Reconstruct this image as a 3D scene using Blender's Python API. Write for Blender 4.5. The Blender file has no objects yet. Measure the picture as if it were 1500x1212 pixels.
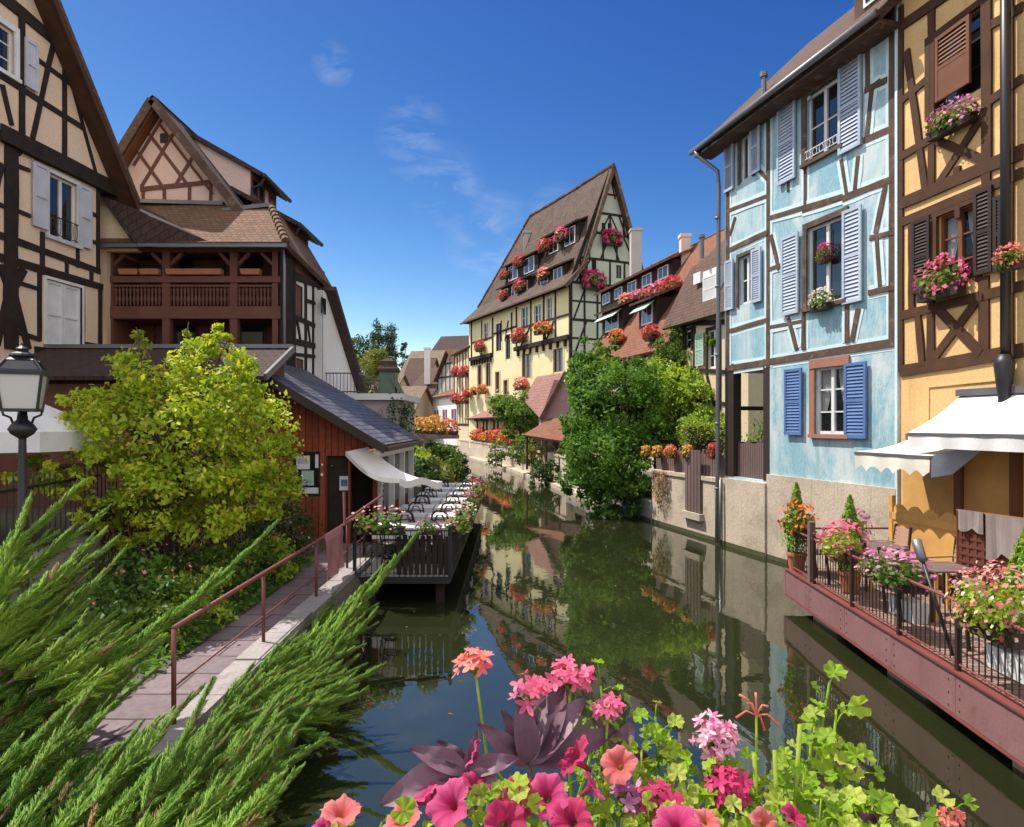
import bpy, bmesh, math, random
import numpy as np
from mathutils import Vector, Matrix
random.seed(7); RNG=np.random.default_rng(7)
D=bpy.data; SC=bpy.context.scene; COL=SC.collection
rad=math.radians
# ------------------------------------------------------------------ camera
CH=3.5                       # eye height above the canal water, on a bridge
cd=D.cameras.new('camera'); cam=D.objects.new('camera',cd); COL.objects.link(cam)
cam.location=(0,0,CH); cam.rotation_euler=(rad(90),0,0)
cd.lens=24; cd.sensor_width=36; cd.shift_y=.0107; cd.clip_end=3000; cd.clip_start=.05
SC.camera=cam
# ------------------------------------------------------------------ sky and sun
SUN=Vector((-.80,.38,1.40)).normalized()
el=math.asin(SUN.z); az=math.atan2(SUN.x,SUN.y)
w=D.worlds.new('World'); SC.world=w; w.use_nodes=True
N=w.node_tree.nodes; L=w.node_tree.links; N.clear()
wo=N.new('ShaderNodeOutputWorld'); bg=N.new('ShaderNodeBackground'); sky=N.new('ShaderNodeTexSky')
sky.sky_type='NISHITA'; sky.sun_disc=False; sky.sun_elevation=el; sky.sun_rotation=az
sky.air_density=.6; sky.dust_density=.15; sky.ozone_density=6; sky.altitude=300
bg.inputs[1].default_value=.125
# wispy clouds that live in the sky itself (direction based)
tc=N.new('ShaderNodeTexCoord')
def vm(op,a,b=None):
    n=N.new('ShaderNodeVectorMath'); n.operation=op
    L.new(a,n.inputs[0])
    if b is not None: n.inputs[1].default_value=b
    return n
def fm(op,a,b):
    n=N.new('ShaderNodeMath'); n.operation=op
    for i,q in enumerate((a,b)):
        if isinstance(q,(int,float)): n.inputs[i].default_value=q
        else: L.new(q,n.inputs[i])
    return n.outputs[0]
def cloud_mask(px,py,cos_in,cos_out):
    d=Vector(((px-750)/1000,1,-(py-622)/1000)).normalized()
    dt=vm('DOT_PRODUCT',tc.outputs['Generated'],tuple(d)).outputs['Value']
    mr=N.new('ShaderNodeMapRange'); mr.inputs[1].default_value=cos_out; mr.inputs[2].default_value=cos_in
    L.new(dt,mr.inputs[0]); return mr.outputs[0]
mp=N.new('ShaderNodeMapping'); mp.inputs['Rotation'].default_value=(0,rad(40),0); mp.inputs['Scale'].default_value=(4.5,4,13)
L.new(tc.outputs['Generated'],mp.inputs[0])
nz=N.new('ShaderNodeTexNoise'); nz.inputs['Scale'].default_value=2.3; nz.inputs['Detail'].default_value=9; nz.inputs['Roughness'].default_value=.62; nz.inputs['Distortion'].default_value=.6
L.new(mp.outputs[0],nz.inputs['Vector'])
cr=N.new('ShaderNodeMapRange'); cr.inputs[1].default_value=.43; cr.inputs[2].default_value=.80
L.new(nz.outputs[0],cr.inputs[0])
m=cloud_mask(610,205,.9998,.9984)
for a in ((650,270,.9999,.9982),(488,95,.99998,.9996),(720,350,.9998,.9975),(820,325,.9999,.9985)):
    m=fm('MAXIMUM',m,cloud_mask(*a))
fac=fm('MULTIPLY',fm('MULTIPLY',m,cr.outputs[0]),.30)
mx=N.new('ShaderNodeMixRGB'); L.new(fac,mx.inputs[0]); sep=N.new('ShaderNodeSeparateColor'); com=N.new('ShaderNodeCombineColor'); L.new(sky.outputs[0],sep.inputs[0])
ch=[fm('MULTIPLY',fm('POWER',sep.outputs[k],g),a) for k,(g,a) in enumerate(((2.4,.50),(1.75,.455),(1.1,.74)))]   # photographic grade of the sky: deeper zenith
for k,lim in ((0,.80),(1,.95)): ch[k]=fm('MINIMUM',ch[k],fm('MULTIPLY',ch[2],lim))
for k in range(3): L.new(ch[k],com.inputs[k])
L.new(com.outputs[0],mx.inputs[1]); mx.inputs[2].default_value=(4.4,4.6,4.9,1)
# unseen cumulus added behind and beside the bridge to brighten the shaded walls
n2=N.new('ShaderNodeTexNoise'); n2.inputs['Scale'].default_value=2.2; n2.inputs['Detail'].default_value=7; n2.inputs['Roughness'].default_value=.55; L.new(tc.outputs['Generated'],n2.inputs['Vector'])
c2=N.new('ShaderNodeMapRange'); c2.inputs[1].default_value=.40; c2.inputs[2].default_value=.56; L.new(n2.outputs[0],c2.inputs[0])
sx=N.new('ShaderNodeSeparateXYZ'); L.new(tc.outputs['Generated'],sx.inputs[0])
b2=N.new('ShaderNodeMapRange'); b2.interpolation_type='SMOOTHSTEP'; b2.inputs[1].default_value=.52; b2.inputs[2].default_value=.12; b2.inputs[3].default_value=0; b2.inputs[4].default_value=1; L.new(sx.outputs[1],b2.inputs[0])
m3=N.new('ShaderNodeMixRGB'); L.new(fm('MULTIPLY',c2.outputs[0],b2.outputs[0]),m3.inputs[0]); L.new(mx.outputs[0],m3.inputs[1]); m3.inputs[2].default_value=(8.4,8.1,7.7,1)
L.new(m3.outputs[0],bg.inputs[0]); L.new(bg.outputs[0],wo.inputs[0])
sl=D.lights.new('sun','SUN'); sl.energy=4.0; sl.angle=rad(.5); sl.color=(1,.93,.82)
so=D.objects.new('sun',sl); COL.objects.link(so); so.location=(-30,20,60)
so.rotation_euler=SUN.to_track_quat('Z','Y').to_euler()
SC.view_settings.view_transform='Standard'; SC.view_settings.look='None'; SC.view_settings.exposure=.80; SC.view_settings.gamma=1
SC.cycles.use_denoising=True; SC.cycles.max_bounces=8; SC.cycles.diffuse_bounces=5; SC.cycles.transparent_max_bounces=8
SC.cycles.caustics_reflective=False; SC.cycles.caustics_refractive=False; SC.cycles.sample_clamp_indirect=6
# ------------------------------------------------------------------ pixel <-> world (photo is 1500 x 1212, f = 1000 px)
def P(x,y,d): return Vector(((x-750)*d/1000,d,CH-(y-622)*d/1000))
def G(x,y,z):
    d=1000*(CH-z)/(y-622); return P(x,y,d)
# ------------------------------------------------------------------ materials
M={}
def _nt(name):
    m=D.materials.new(name); m.use_nodes=True; n=m.node_tree.nodes; n.clear(); M[name]=m
    return m,n,m.node_tree.links
def _mix(n,l,f,a,b,mode='MIX'):
    q=n.new('ShaderNodeMixRGB'); q.blend_type=mode
    for i,v in ((0,f),(1,a),(2,b)):
        if hasattr(v,'links') or hasattr(v,'is_output'): l.new(v,q.inputs[i])
        elif isinstance(v,(int,float)): q.inputs[i].default_value=v
        else: q.inputs[i].default_value=(*v,1)
    return q.outputs[0]
def _noise(n,l,vec,scale,detail=6,rough=.6,dist=0):
    q=n.new('ShaderNodeTexNoise'); q.inputs['Scale'].default_value=scale; q.inputs['Detail'].default_value=detail
    q.inputs['Roughness'].default_value=rough; q.inputs['Distortion'].default_value=dist
    l.new(vec,q.inputs['Vector']); return q.outputs[0]
def _ramp(n,l,f,a,b):
    q=n.new('ShaderNodeMapRange'); q.inputs[1].default_value=a; q.inputs[2].default_value=b; l.new(f,q.inputs[0]); return q.outputs[0]
def surf(name,c,c2=None,rough=.8,scale=1.5,fine=25,bump=.15,bscale=40,stretch=(1,1,1),spec=.3,metal=0,c3=None,s3=.5,t3=(.55,.7),fine_amt=.35,uvmap=False,streak=None):
    """two-tone surface with fine grain, optional third stain colour, bump"""
    m,n,l=_nt(name)
    o=n.new('ShaderNodeOutputMaterial'); b=n.new('ShaderNodeBsdfPrincipled'); t=n.new('ShaderNodeTexCoord'); mp=n.new('ShaderNodeMapping')
    mp.inputs['Scale'].default_value=stretch; l.new(t.outputs['UV' if uvmap else 'Object'],mp.inputs[0]); v=mp.outputs[0]
    c2=c2 or tuple(x*.72 for x in c)
    col=_mix(n,l,_ramp(n,l,_noise(n,l,v,scale),.35,.65),c,c2)
    f=_noise(n,l,v,fine,4,.7)
    col=_mix(n,l,fine_amt,col,_mix(n,l,_ramp(n,l,f,.3,.7),tuple(x*.55 for x in c),tuple(min(1,x*1.35) for x in c)))
    if c3: col=_mix(n,l,_ramp(n,l,_noise(n,l,v,s3,8,.7,.4),*t3),col,c3)
    if streak:   # rain streaks and patches
        ms=n.new('ShaderNodeMapping'); ms.inputs['Scale'].default_value=(5,5,.28); l.new(t.outputs['Object'],ms.inputs[0])
        k=_ramp(n,l,_noise(n,l,ms.outputs[0],1.1,6,.65),.56,.78); k2=_ramp(n,l,_noise(n,l,t.outputs['Object'],.45,4,.6),.36,.56)
        q=n.new('ShaderNodeMath'); q.operation='MULTIPLY'; l.new(k,q.inputs[0]); l.new(k2,q.inputs[1]); col=_mix(n,l,q.outputs[0],col,streak)
    l.new(col,b.inputs['Base Color']); b.inputs['Roughness'].default_value=rough; b.inputs['Metallic'].default_value=metal
    b.inputs['Specular IOR Level'].default_value=spec
    if bump:
        bp=n.new('ShaderNodeBump'); bp.inputs['Strength'].default_value=bump; bp.inputs['Distance'].default_value=.02
        l.new(_noise(n,l,v,bscale,5,.6),bp.inputs['Height']); l.new(bp.outputs[0],b.inputs['Normal'])
    l.new(b.outputs[0],o.inputs[0]); return m
def tiles(name,c1,c2,mort,w=.22,h=.16,weather=(.10,.09,.07),wamt=.5,bump=.6,msize=.012,rough=.85,offset=.5,sq=.0):
    """brick-pattern surface in metre UVs: roof tiles, slates, bricks, pavers"""
    m,n,l=_nt(name)
    o=n.new('ShaderNodeOutputMaterial'); b=n.new('ShaderNodeBsdfPrincipled'); t=n.new('ShaderNodeTexCoord')
    uv=t.outputs['UV']
    # slight waviness so rows are not ruler straight
    wv=n.new('ShaderNodeTexNoise'); wv.inputs['Scale'].default_value=.9; wv.inputs['Detail'].default_value=3; l.new(uv,wv.inputs['Vector'])
    ad=n.new('ShaderNodeVectorMath'); ad.operation='MULTIPLY_ADD'; ad.inputs[1].default_value=(.08,.10,0); l.new(wv.outputs['Color'],ad.inputs[0]); l.new(uv,ad.inputs[2])
    br=n.new('ShaderNodeTexBrick'); br.offset=offset; br.inputs['Scale'].default_value=1; br.inputs['Brick Width'].default_value=w; br.inputs['Row Height'].default_value=h
    br.inputs['Mortar Size'].default_value=msize; br.inputs['Mortar Smooth'].default_value=.3; br.inputs['Bias'].default_value=0
    for k,v in (('Color1',c1),('Color2',c2),('Mortar',mort)): br.inputs[k].default_value=(*v,1)
    l.new(ad.outputs[0],br.inputs['Vector'])
    col=br.outputs['Color']
    big=_noise(n,l,uv,.55,8,.68,.5)
    col=_mix(n,l,_ramp(n,l,big,.42,.75),col,weather) if wamt>=1 else _mix(n,l,_mix(n,l,_ramp(n,l,big,.42,.75),(0,0,0),(wamt,)*3),col,weather)
    fine=_noise(n,l,uv,9,4,.7)
    col=_mix(n,l,.55,col,_mix(n,l,_ramp(n,l,fine,.25,.75),(.25,.25,.25),(1,1,1)),'MULTIPLY')
    l.new(col,b.inputs['Base Color']); b.inputs['Roughness'].default_value=rough; b.inputs['Specular IOR Level'].default_value=.25
    # each course is a small step: saw-tooth height along v plus the joints
    sp=n.new('ShaderNodeSeparateXYZ'); l.new(ad.outputs[0],sp.inputs[0])
    fr=n.new('ShaderNodeMath'); fr.operation='FRACT'; dv=n.new('ShaderNodeMath'); dv.operation='DIVIDE'; l.new(sp.outputs[1],dv.inputs[0]); dv.inputs[1].default_value=h
    l.new(dv.outputs[0],fr.inputs[0])
    hh=n.new('ShaderNodeMath'); hh.operation='MULTIPLY_ADD'; l.new(fr.outputs[0],hh.inputs[0]); hh.inputs[1].default_value=-sq
    iv=n.new('ShaderNodeMath'); iv.operation='SUBTRACT'; iv.inputs[0].default_value=1; l.new(br.outputs['Fac'],iv.inputs[1]); l.new(iv.outputs[0],hh.inputs[2])
    h2=n.new('ShaderNodeMath'); h2.operation='MULTIPLY_ADD'; l.new(fine,h2.inputs[0]); h2.inputs[1].default_value=.5; l.new(hh.outputs[0],h2.inputs[2])
    bp=n.new('ShaderNodeBump'); bp.inputs['Strength'].default_value=bump; bp.inputs['Distance'].default_value=.03
    l.new(h2.outputs[0],bp.inputs['Height']); l.new(bp.outputs[0],b.inputs['Normal'])
    l.new(b.outputs[0],o.inputs[0]); return m
def leafmat(name,cols,trans=.35,rough=.55,spec=.3,tcol=None):
    """foliage or petals: colour varies from leaf to leaf (mesh island), some light passes through"""
    m,n,l=_nt(name)
    o=n.new('ShaderNodeOutputMaterial'); b=n.new('ShaderNodeBsdfPrincipled'); g=n.new('ShaderNodeNewGeometry'); r=n.new('ShaderNodeValToRGB')
    e=r.color_ramp.elements
    while len(e)<len(cols): e.new(.5)
    for i,c in enumerate(cols): e[i].position=i/max(1,len(cols)-1); e[i].color=(*c,1)
    l.new(g.outputs['Random Per Island'],r.inputs[0]); tx=n.new('ShaderNodeTexCoord')
    big=_ramp(n,l,_noise(n,l,tx.outputs['Object'],1.1,3,.5),.35,.65); fin=_ramp(n,l,_noise(n,l,tx.outputs['Object'],70,4,.7),.3,.75)
    col=_mix(n,l,1.0,r.outputs[0],_mix(n,l,big,(.86,.92,.88),(1.42,1.34,1.15)),'MULTIPLY'); col=_mix(n,l,1.0,col,_mix(n,l,fin,(.84,.82,.82),(1.12,1.12,1.1)),'MULTIPLY')   # age and texture vary from twig to twig
    l.new(col,b.inputs['Base Color'])
    b.inputs['Roughness'].default_value=rough; b.inputs['Specular IOR Level'].default_value=spec
    tr=n.new('ShaderNodeBsdfTranslucent'); l.new(_mix(n,l,1.0,col,tcol or (1.6,1.55,.8),'MULTIPLY'),tr.inputs[0])
    ms=n.new('ShaderNodeMixShader'); ms.inputs[0].default_value=trans; l.new(b.outputs[0],ms.inputs[1]); l.new(tr.outputs[0],ms.inputs[2])
    l.new(ms.outputs[0],o.inputs[0]); return m
def paint(name,c,rough=.5,spec=.4,metal=0,var=.8): return surf(name,c,tuple(x*var for x in c),rough,2.2,30,.05,60,spec=spec,metal=metal,fine_amt=.15)
# window glass: dark room behind, mirror-like front
def glassmat(name,c=(.012,.014,.017),clear=0):
    m,n,l=_nt(name); o=n.new('ShaderNodeOutputMaterial'); b=n.new('ShaderNodeBsdfPrincipled')
    b.inputs['Base Color'].default_value=(*c,1); b.inputs['Roughness'].default_value=.04; b.inputs['Specular IOR Level'].default_value=.9
    t=n.new('ShaderNodeTexCoord'); bp=n.new('ShaderNodeBump'); bp.inputs['Strength'].default_value=.03; l.new(_noise(n,l,t.outputs['Object'],1.7,2),bp.inputs['Height']); l.new(bp.outputs[0],b.inputs['Normal'])
    if clear:
        tr=n.new('ShaderNodeBsdfTransparent'); ms=n.new('ShaderNodeMixShader'); ms.inputs[0].default_value=clear
        l.new(b.outputs[0],ms.inputs[1]); l.new(tr.outputs[0],ms.inputs[2]); l.new(ms.outputs[0],o.inputs[0])
    else: l.new(b.outputs[0],o.inputs[0])
    return m
glassmat('window_glass'); glassmat('clear_glass',(.02,.025,.03),.62); glassmat('frosted_glass',(.55,.53,.52)); M['frosted_glass'].node_tree.nodes['Principled BSDF'].inputs['Roughness'].default_value=.35
surf('dark_timber',(.024,.017,.015),(.045,.031,.026),.85,3,60,.3,70,spec=.2)
surf('brown_timber',(.062,.030,.017),(.10,.048,.026),.8,3,50,.3,60,spec=.2)
surf('weathered_timber',(.13,.085,.065),(.055,.037,.030),.9,2.5,45,.5,50,spec=.15,c3=(.24,.17,.14),s3=3)
surf('gallery_timber',(.16,.068,.048),(.10,.043,.033),.75,2,40,.25,50,spec=.25)
surf('red_board',(.30,.070,.028),(.20,.043,.018),.65,1.2,30,.2,40,stretch=(1,1,.12),spec=.3)
surf('grey_board',(.17,.115,.105),(.11,.075,.07),.85,2,40,.3,50,stretch=(1,1,.15))
surf('beige_plaster',(.78,.58,.43),(.71,.52,.38),.9,.8,30,.25,90)
surf('cream_plaster',(.66,.53,.36),(.58,.46,.31),.9,.8,30,.25,90)
surf('blue_plaster',(.275,.455,.545),(.145,.335,.425),.88,1.0,22,.5,35,stretch=(1,1,.38),c3=(.50,.58,.60),s3=1.2,t3=(.45,.62),fine_amt=.45,streak=(.20,.30,.31))
surf('pale_blue_border',(.58,.72,.78),(.46,.63,.70),.9,2,30,.2,60)
surf('orange_plaster',(.71,.47,.22),(.61,.38,.16),.9,.9,30,.3,70,c3=(.80,.57,.29),s3=1.5,streak=(.50,.28,.10))
surf('yellow_plaster',(.72,.65,.40),(.66,.57,.31),.9,.7,30,.2,60)
surf('ivory_plaster',(.80,.76,.60),(.74,.69,.52),.9,.7,30,.2,60)
surf('gable_shade_plaster',(.46,.50,.41),(.40,.44,.36),.9,.8,30,.2,60)  # grey green of the yellow house's shaded gable put into the plaster colour
surf('white_plaster',(.76,.75,.74),(.66,.65,.65),.9,.6,30,.2,60,c3=(.55,.53,.52),s3=1.2,t3=(.6,.8))
surf('pink_plaster',(.70,.53,.46),(.62,.46,.40),.9,.7,30,.2,60)
surf('mauve_plaster',(.40,.27,.28),(.34,.22,.23),.9,.7,30,.2,60)
surf('grey_plaster',(.45,.41,.39),(.38,.34,.32),.9,.7,30,.25,60)
surf('quay_stone',(.54,.45,.36),(.42,.345,.275),.9,1.1,18,.6,16,c3=(.27,.23,.17),s3=.8,t3=(.50,.75),fine_amt=.45,streak=(.24,.20,.14))
surf('algae_stone',(.075,.075,.035),(.045,.05,.022),.6,3,30,.5,30,c3=(.12,.11,.06),s3=3)
surf('grey_stone',(.33,.30,.30),(.24,.215,.22),.9,1.4,22,.5,25,c3=(.16,.14,.12),s3=1.2)
surf('red_sandstone',(.36,.17,.115),(.27,.12,.085),.9,2,30,.4,40)
surf('soil',(.055,.042,.028),(.035,.027,.018),.95,1,14,.8,10,c3=(.05,.07,.02),s3=.8)
surf('ground_earth',(.11,.10,.075),(.07,.07,.045),.95,.2,4,.5,6,c3=(.055,.08,.03),s3=.3)
tiles('roof_tile_brown',(.155,.083,.062),(.10,.058,.048),(.045,.03,.026),.20,.17,(.13,.10,.075),.6,sq=.8)
tiles('roof_tile_warm',(.23,.115,.065),(.15,.08,.05),(.06,.035,.025),.20,.17,(.17,.13,.09),.5,sq=.8)
tiles('roof_tile_old',(.135,.080,.062),(.075,.050,.045),(.03,.022,.02),.30,.26,(.165,.125,.09),.75,sq=.9,bump=.8)
tiles('roof_tile_red',(.30,.115,.065),(.21,.075,.05),(.08,.04,.03),.22,.19,(.24,.14,.09),.6,sq=.8)
tiles('roof_tile_pink',(.36,.18,.15),(.28,.13,.115),(.12,.07,.06),.28,.24,(.32,.20,.16),.5,sq=.8)
tiles('roof_tile_dark',(.085,.05,.045),(.06,.038,.036),(.025,.018,.018),.22,.18,(.085,.06,.05),.5,sq=.8)
tiles('slate',(.19,.175,.21),(.06,.055,.075),(.015,.014,.018),.27,.20,(.20,.185,.19),.45,rough=.5,sq=1.0,msize=.024)
tiles('lichen_roof',(.26,.20,.15),(.18,.13,.10),(.08,.06,.05),.24,.2,(.26,.235,.16),.7,sq=.8)
tiles('paving',(.28,.215,.235),(.21,.165,.185),(.075,.055,.055),1.05,.62,(.15,.12,.12),.5,msize=.02,bump=.3)
tiles('terrace_paving',(.36,.24,.20),(.28,.19,.165),(.14,.09,.08),.9,.14,(.30,.22,.2),.4,bump=.3)
tiles('board_cladding',(.34,.085,.038),(.26,.06,.028),(.07,.02,.012),.16,8,(.20,.05,.02),.4,msize=.012,bump=.4,offset=0)
paint('white_paint',(.74,.74,.76)); paint('grey_white_paint',(.56,.56,.62)); surf('blue_grey_paint',(.42,.49,.61),(.33,.40,.53),.6,1.3,30,.1,60,spec=.3,fine_amt=.2,c3=(.52,.56,.62),s3=2.5); paint('blue_paint',(.10,.18,.40)); paint('dark_brown_paint',(.035,.02,.015)); paint('chestnut_paint',(.17,.062,.024))
paint('black_iron',(.014,.014,.018),.45,.5); paint('grey_zinc',(.20,.205,.22),.45,.5,.6); paint('rust_red_iron',(.19,.055,.05),.5); surf('mauve_steel',(.235,.12,.125),(.18,.085,.09),.55,1.4,30,.12,50,spec=.4,c3=(.15,.065,.04),s3=1.8,t3=(.60,.72),fine_amt=.3,streak=(.12,.055,.045))
surf('white_cloth',(.70,.70,.71),(.58,.58,.60),.85,1.6,30,.12,25,spec=.15,fine_amt=.15); surf('ivory_cloth',(.70,.67,.60),(.58,.55,.49),.85,1.6,30,.12,25,spec=.15,fine_amt=.15); paint('grey_towel',(.30,.25,.235),.95,.1,0,.75); paint('pink_cloth',(.42,.20,.21),.9,.2); paint('green_cloth',(.42,.55,.47),.9,.2)
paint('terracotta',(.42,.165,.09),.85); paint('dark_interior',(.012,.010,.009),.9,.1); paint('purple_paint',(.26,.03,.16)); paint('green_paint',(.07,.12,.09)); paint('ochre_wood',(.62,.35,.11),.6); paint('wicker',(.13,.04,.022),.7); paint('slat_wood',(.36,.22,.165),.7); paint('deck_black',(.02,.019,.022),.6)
leafmat('leaf_lime',[(.17,.28,.018),(.26,.37,.025),(.38,.44,.04),(.28,.39,.035),(.50,.42,.05)],.42)
leafmat('leaf_bush',[(.045,.125,.02),(.08,.18,.028),(.14,.24,.04),(.055,.145,.032)],.38,.6,.2)
leafmat('leaf_dark',[(.018,.045,.012),(.03,.07,.016),(.05,.10,.02)],.25)
leafmat('leaf_mid',[(.06,.12,.02),(.09,.17,.025),(.13,.20,.03)],.35)
leafmat('leaf_olive',[(.09,.12,.03),(.14,.16,.035),(.20,.19,.04)],.35)
leafmat('leaf_poplar',[(.035,.075,.03),(.055,.10,.04),(.07,.12,.045)],.3)
leafmat('leaf_juniper',[(.045,.155,.025),(.10,.24,.034),(.17,.32,.045),(.31,.44,.075),(.038,.12,.022)],.3,.6,.3,(1.2,1.45,.8))
leafmat('leaf_juniper_bright',[(.13,.27,.03),(.21,.37,.04),(.34,.47,.065),(.095,.22,.028)],.3,.6,.3,(1.25,1.4,.8))
leafmat('leaf_bright',[(.16,.28,.025),(.24,.36,.04),(.34,.42,.07),(.20,.33,.03)],.4,.45)
leafmat('leaf_purple',[(.075,.032,.060),(.13,.065,.11),(.24,.16,.23)],.15,.5,.3,(1.4,.7,.9))
leafmat('leaf_dry',[(.22,.13,.06),(.30,.19,.09),(.17,.10,.05),(.12,.10,.04)],.2)
for nm,cs in (('red',[(.45,.035,.04),(.60,.06,.07),(.50,.09,.12)]),('pink',[(.62,.10,.24),(.70,.17,.33),(.58,.07,.20)]),('salmon',[(.72,.16,.17),(.80,.30,.26),(.70,.10,.16)]),('orange',[(.66,.14,.05),(.70,.25,.06),(.55,.08,.05)]),('white',[(.75,.72,.68),(.68,.66,.62)]),('violet',[(.36,.10,.34),(.52,.20,.46),(.62,.34,.55)]),('magenta',[(.50,.03,.16),(.62,.05,.20),(.42,.02,.14)]),('mix',[(.62,.10,.20),(.72,.70,.66),(.60,.10,.06),(.66,.30,.42)]),('yellow',[(.65,.50,.08),(.60,.32,.05),(.55,.14,.05)])):
    leafmat('petal_'+nm,cs,.35,.5,.3,(1.15,.9,.9))
# ------------------------------------------------------------------ objects
ORG={}
def setp(o,label=None,cat=None,group=None,kind=None):
    if label: o['label']=label
    if cat: o['category']=cat
    if group: o['group']=group
    if kind: o['kind']=kind
    return o
def thing(name,label,cat,loc=(0,0,0),group=None,kind=None):
    o=D.objects.new(name,None); COL.objects.link(o); o.location=loc; o.empty_display_size=.2; ORG[o.name]=Vector(loc)
    return setp(o,label,cat,group,kind)
def _auto_uv(me):
    n=len(me.polygons)
    if not n or n>80000: return
    uvl=me.uv_layers.new(name='UVMap'); co=np.empty(len(me.vertices)*3); me.vertices.foreach_get('co',co); co=co.reshape(-1,3)
    lv=np.empty(len(me.loops),int); me.loops.foreach_get('vertex_index',lv)
    nr=np.empty(n*3); me.polygons.foreach_get('normal',nr); nr=nr.reshape(-1,3)
    tot=np.empty(n,int); me.polygons.foreach_get('loop_total',tot); nn=np.repeat(nr,tot,axis=0)
    nn=np.where(nn[:,2:3]<-.01,-nn,nn)
    u=np.stack([-nn[:,1],nn[:,0],0*nn[:,0]],1); ln=np.linalg.norm(u,axis=1,keepdims=True)
    u=np.where(ln>.02,u/np.maximum(ln,1e-9),np.array([1.,0,0])); v=np.cross(nn,u)
    c=co[lv]; uv=np.stack([(c*u).sum(1),(c*v).sum(1)],1).astype(np.float32)
    uvl.data.foreach_set('uv',uv.ravel())
class MB:
    def __init__(s): s.v=[]; s.f=[]
    def add(s,vs,fs):
        k=len(s.v); s.v+= [tuple(v) for v in vs]; s.f+=[tuple(i+k for i in f) for f in fs]
    def quad(s,*p): s.add(p,[tuple(range(len(p)))])
    def hexa(s,c): s.add(c,[(0,1,2,3),(7,6,5,4),(0,4,5,1),(1,5,6,2),(2,6,7,3),(3,7,4,0)])
    def box(s,a,b):
        x0,y0,z0=a; x1,y1,z1=b
        s.hexa([(x0,y0,z0),(x0,y1,z0),(x1,y1,z0),(x1,y0,z0),(x0,y0,z1),(x0,y1,z1),(x1,y1,z1),(x1,y0,z1)])
    def prism(s,poly,ext):
        n=len(poly); e=Vector(ext); a=[Vector(p) for p in poly]; s.add(a+[p+e for p in a],[tuple(range(n))[::-1],tuple(range(n,2*n))]+[(i,(i+1)%n,n+(i+1)%n,n+i) for i in range(n)])
    def slab(s,pts,t=.12):
        """roof slab: polygon, thickened straight down its own normal"""
        p=[Vector(q) for q in pts]; nn=(p[1]-p[0]).cross(p[2]-p[0]).normalized()
        if nn.z<0: nn=-nn
        s.prism(p,nn*-t)
    def bar(s,a,b,w,h=None,up=(0,0,1)):
        a=Vector(a); b=Vector(b); d=(b-a).normalized(); h=h or w; upv=Vector(up)
        if abs(d.dot(upv))>.98: upv=Vector((0,1,0))
        x=d.cross(upv).normalized()*w/2; y=x.cross(d).normalized()*h/2
        s.hexa([a-x-y,a+x-y,a+x+y,a-x+y,b-x-y,b+x-y,b+x+y,b-x+y])
    def tube(s,pts,r,n=8,cap=True):
        pts=[Vector(p) for p in pts]; rs=r if hasattr(r,'__len__') else [r]*len(pts); base=len(s.v); m=len(pts)
        prev=None
        for i,p in enumerate(pts):
            d=(pts[min(i+1,m-1)]-pts[max(i-1,0)])
            d=d.normalized() if d.length>1e-9 else Vector((0,0,1))
            x=prev-d*prev.dot(d) if prev is not None else d.orthogonal()
            if x.length<1e-6: x=d.orthogonal()
            x.normalize(); prev=x; y=d.cross(x)
            for k in range(n):
                a=2*math.pi*k/n; s.v.append(tuple(p+(x*math.cos(a)+y*math.sin(a))*rs[i]))
        for i in range(m-1):
            for k in range(n): s.f.append((base+i*n+k,base+i*n+(k+1)%n,base+(i+1)*n+(k+1)%n,base+(i+1)*n+k))
        if cap: s.f.append(tuple(base+k for k in range(n))[::-1]); s.f.append(tuple(base+(m-1)*n+k for k in range(n)))
    def lathe(s,c,prof,n=12,sq=None):
        c=Vector(c); base=len(s.v); m=len(prof)
        for r,z in prof:
            for k in range(n):
                a=2*math.pi*(k+(.5 if n<8 else 0))/n; s.v.append((c.x+r*math.cos(a),c.y+r*math.sin(a),c.z+z))
        for i in range(m-1):
            for k in range(n): s.f.append((base+i*n+k,base+i*n+(k+1)%n,base+(i+1)*n+(k+1)%n,base+(i+1)*n+k))
        s.f.append(tuple(base+k for k in range(n))[::-1]); s.f.append(tuple(base+(m-1)*n+k for k in range(n)))
    def build(s,name,mat,parent=None,origin=None,smooth=False,label=None,cat=None,group=None,kind=None):
        og=ORG[parent.name] if parent else Vector(origin or (0,0,0))
        me=D.meshes.new(name); a=np.array(s.v,float).reshape(-1,3)-np.array(og)
        me.from_pydata(a.tolist(),[],s.f); me.update()
        bm=bmesh.new(); bm.from_mesh(me); bmesh.ops.recalc_face_normals(bm,faces=bm.faces); bm.to_mesh(me); bm.free()
        _auto_uv(me)
        return link(name,me,mat,parent,og,smooth,label,cat,group,kind)
def link(name,me,mat,parent,og,smooth=False,label=None,cat=None,group=None,kind=None):
    me.materials.append(M[mat] if isinstance(mat,str) else mat)
    if smooth: me.polygons.foreach_set('use_smooth',[True]*len(me.polygons))
    o=D.objects.new(name,me); COL.objects.link(o); ORG[o.name]=Vector(og)
    if parent: o.parent=parent
    else: o.location=og
    return setp(o,label,cat,group,kind)
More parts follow.
